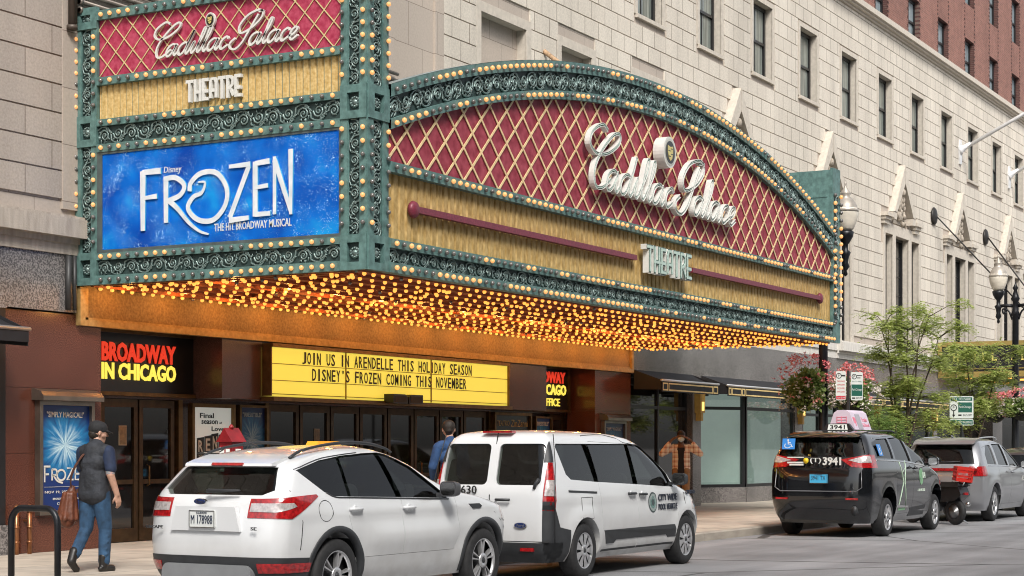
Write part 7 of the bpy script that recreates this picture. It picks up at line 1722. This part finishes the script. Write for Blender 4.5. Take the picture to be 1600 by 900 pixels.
# double-globe street lamps
GLOBE = pbr("frosted lamp globe", (.72, .66, .56), .25, var=.2, vs=3, stretch=(1, 1, 2)); CAPG = pbr("lamp cap", (.40, .36, .31), .4, .3, var=.2)
def street_lamp(x, y, lab):
    r = empty("street_lamp", (x, y, .15), lab, "street lamp", group="double-globe street lamps along the kerb"); r.scale = (1, 1, 1.055)
    m = MB(); m.lathe([(.30, 0), (.30, .12), (.24, .16), (.22, .7), (.15, .8), (.16, .9), (.12, 1.0), (.105, 2.2), (.095, 5.2), (.14, 5.25), (.10, 5.35), (.085, 5.62), (.14, 5.7), (.10, 5.78), (.05, 5.95), (.09, 6.02), (.03, 6.12), (.005, 6.2)], (0, 0, 0), n=16); m.build("pole", [IRON], r)
    for sd in (-1, 1):
        m = MB(); m.tube([(0, sd * .08, 5.5), (0, sd * .3, 5.52), (0, sd * .52, 5.5)], .05, 8)
        m.tube(spline([(0, sd * .1, 5.1), (0, sd * .2, 5.35), (0, sd * .38, 5.42), (0, sd * .36, 5.28), (0, sd * .28, 5.32)], 4), .028, 6)
        m.lathe([(.01, -.42), (.05, -.38), (.03, -.3), (.09, -.22), (.06, -.12), (.08, 0), (.12, .08), (.06, .14), (.06, .26), (.11, .32), (.17, .42), (.19, .52), (.15, .54)], (0, sd * .52, 5.42), n=14); m.build("lamp_arm", [IRON], r)
        m = MB(); m.lathe([(.14, .0), (.19, .06), (.26, .24), (.285, .38), (.27, .47), (.24, .52)], (0, sd * .52, 5.96), n=18); o = m.build("globe", [GLOBE], r)
        m = MB(); m.lathe([(.29, .40), (.295, .44), (.27, .46), (.25, .54), (.24, .56), (.18, .66), (.09, .74), (.12, .79), (.11, .82), (.04, .92), (.02, .97), (.03, 1.0), (.005, 1.08)], (0, sd * .52, 5.96), n=16); m.build("lamp_cap", [CAPG], o)
    return r
street_lamp(38.5, 13.40, "black double-globe street lamp half hidden by the marquee's far end")
street_lamp(55.4, 13.12, "black double-globe street lamp in front of the dark hotel canopy")
# hanging flower baskets on the lamp poles
LEAFB = leafy("basket foliage", (.13, .22, .05), (.36, .46, .16), 14); PETP = pbr("pink begonia", (.85, .25, .28), .5, var=.2, vs=20); PETR = pbr("coral begonia", (.88, .36, .33), .5, var=.2, vs=20); PETW = pbr("white begonia", (.80, .74, .68), .5, var=.1)
def leaf(m, c, d, up, l, w, mi=0):
    d = Vector(d).normalized(); s = d.cross(Vector(up)); s = s.normalized() if s.length > 1e-4 else d.orthogonal().normalized(); n = s.cross(d); c = Vector(c)
    m.add([c, c + d * l * .45 + s * w / 2 - n * w * .12, c + d * l, c + d * l * .45 - s * w / 2 - n * w * .12], [(0, 1, 2), (0, 2, 3)], mi)
def basket(x, y, z, rad, hgt, lab, seed, n=3400):
    r = empty("flower_basket", (x, y, z), lab, "flower basket", group="flower baskets hung on the lamp poles"); rnd = random.Random(seed)
    m = MB(); m.lathe([(.05, -.34), (.16, -.3), (.26, -.2), (.30, -.03), (.28, 0)], (0, 0, 0), n=16); m.bar((0, 0, -.05), (0, 0, .45), .03, .03); m.build("bowl", [pbr("moss basket", (.02, .022, .015), .9, var=.5, vs=20)], r)
    f = MB(); fl = [MB() for _ in range(3)]
    cl = [(rnd.uniform(-1, 1), rnd.uniform(-1, 1), rnd.uniform(-.5, 1), rnd.uniform(.25, .5)) for _ in range(26)]
    for i in range(n):
        a = rnd.choice(cl); v = Vector((rnd.gauss(0, 1), rnd.gauss(0, 1), rnd.gauss(0, 1))).normalized() * a[3] * rnd.random() ** .4
        p = Vector(((a[0] * .8 + v.x) * rad * .62, (a[1] * .8 + v.y) * rad * .62, (a[2] * .62 + v.z) * hgt * .62 + .02)); dr = Vector((p.x, p.y, rnd.uniform(-.5, .6))) + Vector((rnd.uniform(-.4, .4),) * 3)
        leaf(f, p, dr if dr.length > .01 else (1, 0, 0), (rnd.uniform(-1, 1), rnd.uniform(-1, 1), 1), rnd.uniform(.08, .14), rnd.uniform(.07, .10))
    for i in range(150):
        a = rnd.choice(cl); th = rnd.uniform(0, 2 * PI); el = rnd.uniform(-.5, 1.3); p = Vector((math.cos(th) * math.cos(el) * rad * rnd.uniform(.7, 1.05), math.sin(th) * math.cos(el) * rad * rnd.uniform(.7, 1.05), math.sin(el) * hgt * .9 + .1))
        k = 2 if p.z < .35 and rnd.random() < .7 else rnd.choice((0, 0, 1)) if p.z > .2 else rnd.choice((1, 2))
        for q in range(5):
            c = p + Vector((rnd.gauss(0, .035), rnd.gauss(0, .035), rnd.gauss(0, .035)))
            for j in range(3): leaf(fl[k], c, (rnd.uniform(-1, 1), rnd.uniform(-1, 1), rnd.uniform(-.3, 1)), (0, 0, 1), .045, .045)
    f.build("foliage", [LEAFB], r)
    for mm, mt, nm in zip(fl, (PETP, PETR, PETW), ("red_blossom", "coral_blossom", "white_blossom")):
        if mm.v: tag(mm.build(nm, [mt], r), kind='stuff')
basket(38.3, 13.72, 2.75, .74, .95, "large pink and white flower basket left of the near lamp pole", 4)
basket(38.55, 12.72, 2.7, .6, .72, "smaller flower basket on the street side of the near lamp pole, behind the parking signs", 5, 1900)
basket(55.3, 12.9, 2.75, .75, .62, "pink flower basket on the far lamp pole under the hotel canopy", 6)
basket(55.5, 13.75, 2.7, .6, .55, "far flower basket at the building side of the far lamp pole", 8, 1600)
# parking signs
SGW = pbr("white sign face", (.62, .66, .63), .45, var=.04); SGR = pbr("red sign ink", (.52, .02, .04), .45, var=0); SGG = pbr("green sign ink", (.012, .10, .07), .45, var=0); SGP = pbr("galvanised post", (.04, .042, .045), .5, .5, var=.2)
def sign_plate(r, o, ux, uy, un, w, h, deco_, nm="sign_plate"):
    m = MB(); m.prism(rrect(0, w, 0, h, .03, 3), o, ux, uy, un, -.004, 0, 0); deco_(m, Vector(o), Vector(ux), Vector(uy), Vector(un), w, h); return m.build(nm, [SGW, SGR, SGG, INK], r)
def rect(m, o, ux, uy, un, a, b, c, d, mi, k=.002): m.prism([(a, c), (b, c), (b, d), (a, d)], o, ux, uy, un, 0, k, mi)
def pcircle(m, o, ux, uy, un, cx, cy, r_, mi): ribbon(m, [(cx + r_ * math.cos(a), cy + r_ * math.sin(a)) for a in [i * PI / 8 for i in range(17)]], r_ * .28, (o, ux, uy, un), 0, .003, mi)
def sg1(m, o, ux, uy, un, w, h):
    pcircle(m, o, ux, uy, un, w * .3, h * .84, h * .085, 3); put_text(m, "P", o + ux * w * .24 + uy * h * .80, ux, uy, un, w * .13, h * .085, .003, 3); rect(m, o, ux, uy, un, w * .56, w * .92, h * .82, h * .87, 3)
    for k, t in enumerate(("7AM-9AM", "4PM-6PM", "MON-FRI", "9PM-6AM")): put_text(m, t, o + ux * w * .14 + uy * h * (.62 - .12 * k), ux, uy, un, w * .72, h * .06, .003, 1)
    rect(m, o, ux, uy, un, w * .04, w * .96, h * .03, h * .15, 1); put_text(m, "TOW ZONE", o + ux * w * .1 + uy * h * .06 + un * .002, ux, uy, un, w * .8, h * .055, .003, 0)
def sg2(m, o, ux, uy, un, w, h):
    pcircle(m, o, ux, uy, un, w * .28, h * .84, h * .085, 3); put_text(m, "P", o + ux * w * .22 + uy * h * .80, ux, uy, un, w * .13, h * .085, .003, 3); rect(m, o, ux, uy, un, w * .5, w * .92, h * .86, h * .89, 3); rect(m, o, ux, uy, un, w * .5, w * .8, h * .78, h * .81, 3)
    put_text(m, "PAY TO PARK", o + ux * w * .1 + uy * h * .64, ux, uy, un, w * .8, h * .05, .003, 2); rect(m, o, ux, uy, un, w * .05, w * .95, h * .15, h * .56, 2); put_text(m, "ParkChicago", o + ux * w * .1 + uy * h * .32 + un * .002, ux, uy, un, w * .8, h * .1, .003, 0); rect(m, o, ux, uy, un, w * .1, w * .36, h * .05, h * .10, 3); put_text(m, "8AM-9PM", o + ux * w * .44 + uy * h * .05, ux, uy, un, w * .48, h * .06, .003, 3)
px_, py_ = 36.7, 12.22
r = empty("parking_sign", (px_, py_, .15), "post with a red and a green parking sign angled either side, behind the taxi", "street sign"); 
m = MB(); m.box(-.025, .025, -.025, .025, 0, 3.08); m.build("post", [SGP], r)
a1, a2 = Vector((.45, -.89, 0)).normalized(), Vector((.60, -.80, 0)).normalized()
v1, v2 = Vector((.10, -.40, 0)), Vector((.30, -.45, 0))
n1 = lambda v: Vector((v.y, -v.x, 0)).normalized()
u1 = Vector((-.28, -.30 * .0 + .24, 0)); 
sign_plate(r, Vector((-.10, .24, 2.45)), Vector((.42, -.91, 0)), (0, 0, 1), Vector((-.91, -.42, 0)), .215, .62, sg1); sign_plate(r, Vector((.03, -.05, 2.45)), Vector((.62, -.78, 0)), (0, 0, 1), Vector((-.78, -.62, 0)), .27, .60, sg2)
r = empty("parking_sign", (46.25, 12.35, .15), "white and green pay to park sign with a second plate under it", "street sign")
m = MB(); m.box(-.03, .03, -.03, .03, 0, 2.75); m.build("post", [SGP], r)
def sg3(m, o, ux, uy, un, w, h):
    rect(m, o, ux, uy, un, w * .05, w * .95, h * .79, h * .95, 2); put_text(m, "PAY TO PARK", o + ux * w * .1 + uy * h * .82 + un * .002, ux, uy, un, w * .8, h * .10, .003, 0)
    pcircle(m, o, ux, uy, un, w * .17, h * .48, h * .13, 3); put_text(m, "P", o + ux * w * .13 + uy * h * .42, ux, uy, un, w * .08, h * .12, .003, 3); ribbon(m, [(w * .17, h * .35), (w * .17, h * .1)], .025, (o, ux, uy, un), 0, .003, 3); m.prism([(w * .1, h * .17), (w * .24, h * .17), (w * .17, h * .05)], o, ux, uy, un, 0, .003, 3)
    rect(m, o, ux, uy, un, w * .36, w * .94, h * .27, h * .72, 2); put_text(m, "ParkChicago", o + ux * w * .39 + uy * h * .44 + un * .002, ux, uy, un, w * .52, h * .13, .003, 0); rect(m, o, ux, uy, un, w * .36, w * .5, h * .11, h * .18, 3); put_text(m, "8AM-9PM", o + ux * w * .56 + uy * h * .1, ux, uy, un, w * .38, h * .1, .003, 3)
def sg4(m, o, ux, uy, un, w, h): rect(m, o, ux, uy, un, w * .03, w * .97, h * .12, h * .88, 2); put_text(m, "7 DAY PAID PARKING", o + ux * w * .07 + uy * h * .3 + un * .002, ux, uy, un, w * .86, h * .4, .003, 0)
UX, UN = Vector((.49, -.87, 0)), Vector((-.87, -.49, 0))
sign_plate(r, UX * -.31 + Vector((-.04, -.02, 2.20)), UX, TZ, UN, .62, .58, sg3); sign_plate(r, UX * -.31 + Vector((-.04, -.02, 2.02)), UX, TZ, UN, .62, .16, sg4)

# ------------------------------------------------------------------ scooter with red milk crate, parked nose to the kerb
sc = empty("scooter", (36.45, 9.85, 0), "small black scooter standing between the taxi and the grey sport utility", "scooter", rz=R(60)); SB = pbr("black scooter plastic", (.014, .014, .016), .3, .1, var=.2, coat=.5)
for x in (0, 1.25):
    m = MB(); m.lathe([(.15, .05), (.20, .055), (.25, .05), (.27, .02), (.27, -.02), (.25, -.05), (.20, -.055), (.15, -.05)], (x, 0, .27), (0, 1, 0), 28, 0, True, False); w_ = m.build("wheel", [TYRE], sc)
    m = MB(); m.lathe([(.155, .03), (.16, .045), (.13, .035), (.04, .04), (.03, .07), (.001, .07)], (x, 0, .27), (0, -1, 0), 20); m.lathe([(.155, -.045), (.001, -.03)], (x, 0, .27), (0, -1, 0), 20); m.build("rim", [RIM], w_)
m = MB(); P = [(-.28, .62), (-.20, .78), (.15, .82), (.55, .74), (.62, .42), (.95, .38), (1.06, .8), (1.10, 1.0), (1.18, .98), (1.22, .6), (1.05, .28), (.55, .26), (.30, .46), (-.1, .5)]
m.prism(P, (0, 0, 0), TX, TZ, (0, 1, 0), -.13, .13); o = m.build("fairing", [SB], sc); smooth(o, 30)
m = MB(); m.prism(rrect(-.22, .56, .78, .88, .045), (0, 0, 0), TX, TZ, (0, 1, 0), -.15, .15); m.build("saddle", [pbr("scooter seat vinyl", (.02, .02, .022), .5, var=.2)], sc)
m = MB(); m.tube([(1.08, 0, .95), (1.03, 0, 1.05)], .03, 8); m.tube([(1.0, -.34, 1.06), (1.03, 0, 1.05), (1.0, .34, 1.06)], .018, 6)
for sd in (-1, 1): m.tube([(1.03, sd * .22, 1.06), (1.05, sd * .26, 1.22)], .008, 5); m.prism(rrect(-.06, .06, 0, .08, .03, 3), (1.04, sd * .27, 1.2), (0, 1, 0), TZ, (1, 0, 0), 0, .02)
m.build("handlebar", [SB], sc)
m = MB(); m.tube([(-.02, -.16, .35), (.35, -.15, .33)], .05, 10); m.prism(rrect(-.05, .45, .20, .38, .07), (0, 0, 0), TX, TZ, (0, -1, 0), .1, .17); m.build("engine", [pbr("grey engine casting", (.12, .12, .12), .5, .5, var=.2)], sc)
m = MB(); m.box(-.31, -.27, -.05, .05, .62, .67); m.build("tail_lamp", [TAILR], sc)
m = MB(); m.tube([(-.28, -.1, .80), (-.34, -.1, .86), (.0, -.1, .88)], .014, 6); m.tube([(-.28, .1, .80), (-.34, .1, .86), (.0, .1, .88)], .014, 6); m.tube([(0, -.35, .02), (.3, -.1, .3)], .015, 6); m.build("rack", [CHROME], sc)
ck = MB(); CR = pbr("red crate plastic", (.52, .022, .014), .4, var=.1)
L_, Wd, Hh = .17, .17, .27
for z in (0, .09, .18, .24): 
    for q in ((-L_, L_, -Wd, -Wd + .014), (-L_, L_, Wd - .014, Wd), (-L_, -L_ + .014, -Wd + .015, Wd - .015), (L_ - .014, L_, -Wd + .015, Wd - .015)): ck.box(q[0], q[1], q[2], q[3], z, z + (.05 if z in (0, .24) else .018))
for x in (-L_, L_ - .02):
    for y in (-Wd, Wd - .02): ck.box(x, x + .02, y, y + .02, .051, .24)
for k in range(1, 7):
    t = -Wd + k * .049
    for s_ in (-1, 1): ck.bar((s_ * (L_ - .007), t - .03, .05), (s_ * (L_ - .007), t + .03, .24), .01, .01); ck.bar((t - .03, s_ * (Wd - .007), .05), (t + .03, s_ * (Wd - .007), .24), .01, .01)
ck.box(-L_ + .015, L_ - .015, -Wd + .015, Wd - .015, .004, .016)
o = ck.build("milk_crate", [CR]); o.location = (36.40, 9.70, .90); o.rotation_euler = (R(6), R(-4), R(28)); tag(o, "bright red milk crate strapped on the back of the scooter", "crate")

# ------------------------------------------------------------------ trees, shrubs, planters
BARK = pbr("young bark", (.10, .075, .055), .9, var=.3, vs=20); LF1 = leafy("fresh green leaflets", (.28, .37, .09), (.62, .67, .24), 5); LF2 = leafy("deep green leaflets", (.11, .20, .05), (.32, .43, .12), 6)
def frond(m, p, d, L, rnd, lw=.05, drop=.5):
    """a feathery compound leaf: a drooping stalk with paired leaflets"""
    p = Vector(p); d = Vector(d).normalized(); n = 5
    for i in range(n):
        q = p + d * L * (i + .6) / n - Vector((0, 0, drop * L * ((i + .6) / n) ** 2)); s = d.cross(Vector((0, 0, 1)))
        s = s.normalized() if s.length > .01 else Vector((1, 0, 0))
        for sd in (-1, 1): leaf(m, q, s * sd + d * .5 + Vector((0, 0, rnd.uniform(-.5, .2))), (rnd.uniform(-.4, .4), rnd.uniform(-.4, .4), 1), lw * rnd.uniform(1.3, 2.), lw)
def tree(x, y, base, lab, stems, top, spread, seed, nf, zlo, mat=LF1, shift=(0, 0)):
    r = empty("young_tree", (x, y, base), lab, "tree", group="young trees on the pavement"); rnd = random.Random(seed); t = MB(); f = MB(); ends = []
    for k in range(stems):
        a = 2 * PI * k / stems + rnd.uniform(-.4, .4); d = Vector((math.cos(a) * spread * .35 + shift[0] * .4, math.sin(a) * spread * .35 + shift[1] * .4, top * rnd.uniform(.75, .95)))
        pts = [Vector((math.cos(a) * .05, math.sin(a) * .05, 0))]; 
        for i in range(1, 6): q = i / 5; pts.append(Vector((d.x * q ** 1.4, d.y * q ** 1.4, d.z * q)) + Vector((rnd.gauss(0, .05), rnd.gauss(0, .05), 0)))
        t.tube(pts, [.045 * (1 - .75 * i / 5) for i in range(6)], 6)
        for i in range(2, 6):
            for j in range(3):
                b = rnd.uniform(0, 2 * PI); l = rnd.uniform(.4, 1.) * spread * .55; e = pts[i] + Vector((math.cos(b) * l + shift[0] * .3, math.sin(b) * l + shift[1] * .3, rnd.uniform(-.05, .55) * l)); mid = (pts[i] + e) / 2 + Vector((0, 0, .12 * l))
                if e.z > zlo * .9: t.tube([pts[i], mid, e], [.016, .011, .004], 4); ends += [(mid, e), (pts[i], e), (mid, e)]
    t.build("trunk", [BARK], r)
    for i in range(nf):
        a, e = rnd.choice(ends); q = rnd.random() ** .6; p = a + (e - a) * q + Vector((rnd.gauss(0, .1), rnd.gauss(0, .1), rnd.gauss(0, .08)))
        if p.z < zlo * .85: continue
        frond(f, p, (rnd.uniform(-1, 1), rnd.uniform(-1, 1), rnd.uniform(-.15, .5)), rnd.uniform(.2, .38), rnd, .05)
    f.build("crown", [mat], r)
tree(45.2, 13.6, .5, "multi-stemmed young tree with feathery leaves beyond the marquee", 6, 4.75, 2.0, 12, 2300, 1.6, shift=(.3, -.5))
tree(50.6, 13.3, .5, "young tree with a single leaning trunk in front of the hotel canopy", 4, 3.9, 2.0, 23, 1900, 1.9, shift=(.2, -.6))
def shrub(x, y, z, rad, h, lab, seed, n):
    r = empty("shrub", (x, y, z), lab, "shrub"); rnd = random.Random(seed); f = MB(); t = MB()
    for k in range(9):
        a = rnd.uniform(0, 2 * PI); e = Vector((math.cos(a) * rad * rnd.uniform(.3, .9), math.sin(a) * rad * rnd.uniform(.3, .9), h * rnd.uniform(.5, 1))); t.tube([(0, 0, 0), e * .5 + Vector((0, 0, .12)), e], [.02, .014, .004], 5)
        for j in range(n // 9): frond(f, e * rnd.uniform(.35, 1.05) + Vector((rnd.gauss(0, .15), rnd.gauss(0, .15), rnd.gauss(0, .1))), (rnd.uniform(-1, 1), rnd.uniform(-1, 1), rnd.uniform(-.2, .5)), rnd.uniform(.2, .38), rnd, .045, .8)
    t.build("stem", [BARK], r); f.build("foliage", [LF2], r)
shrub(42.2, 13.1, .6, .85, 1.95, "feathery dark green shrub between the taxi and the pay to park sign", 31, 800)
def planter(x0, x1, y0, y1, lab):
    m = MB(); m.box(x0, x1, y0, y1, .15, .55); m.box(x0 - .04, x1 + .04, y0 - .04, y1 + .04, .55, .62); o = m.build("planter", [GRANITE]); tag(o, lab, "planter", "granite planters along the pavement"); return o
planter(40.8, 47.0, 12.75, 14.2, "long granite planter under the multi-stemmed tree and shrub"); planter(49, 53.6, 12.6, 13.95, "granite planter under the leaning young tree")
# canna with a yellow flower
r = empty("canna_plant", (45.9, 13.0, .6), "broad-leaved canna with one yellow flower, under the pay to park sign", "plant"); m = MB(); rnd = random.Random(2)
for k in range(9):
    a = k * 2.4; b = Vector((.1 * math.cos(a), .1 * math.sin(a), .3 + .1 * k)); d = Vector((math.cos(a), math.sin(a), .7)); leaf(m, b, d, (0, 0, 1), .62, .17); m.tube([(0, 0, 0), b], .012, 5)
m.build("leaves", [pbr("canna leaf", (.07, .15, .05), .5, var=.3, vs=4)], r); m = MB(); m.tube([(0, 0, .2), (.02, 0, 1.42)], .012, 5)
for k in range(22): leaf(m, Vector((.02, 0, 1.42 + .012 * k)), (math.cos(k * 2.1), math.sin(k * 2.1), rnd.uniform(-.2, .8)), (0, 0, 1), .12, .09)
m.build("flower", [pbr("yellow petals", (.85, .62, .02), .5, var=.1)], r)

# ------------------------------------------------------------------ roots stand at the base of their things
def rebase(root, loc):
    d = Vector(loc) - root.location; root.location = loc
    for c in kids(root): c.location -= d
rebase(hotel, (57, WY, .0))
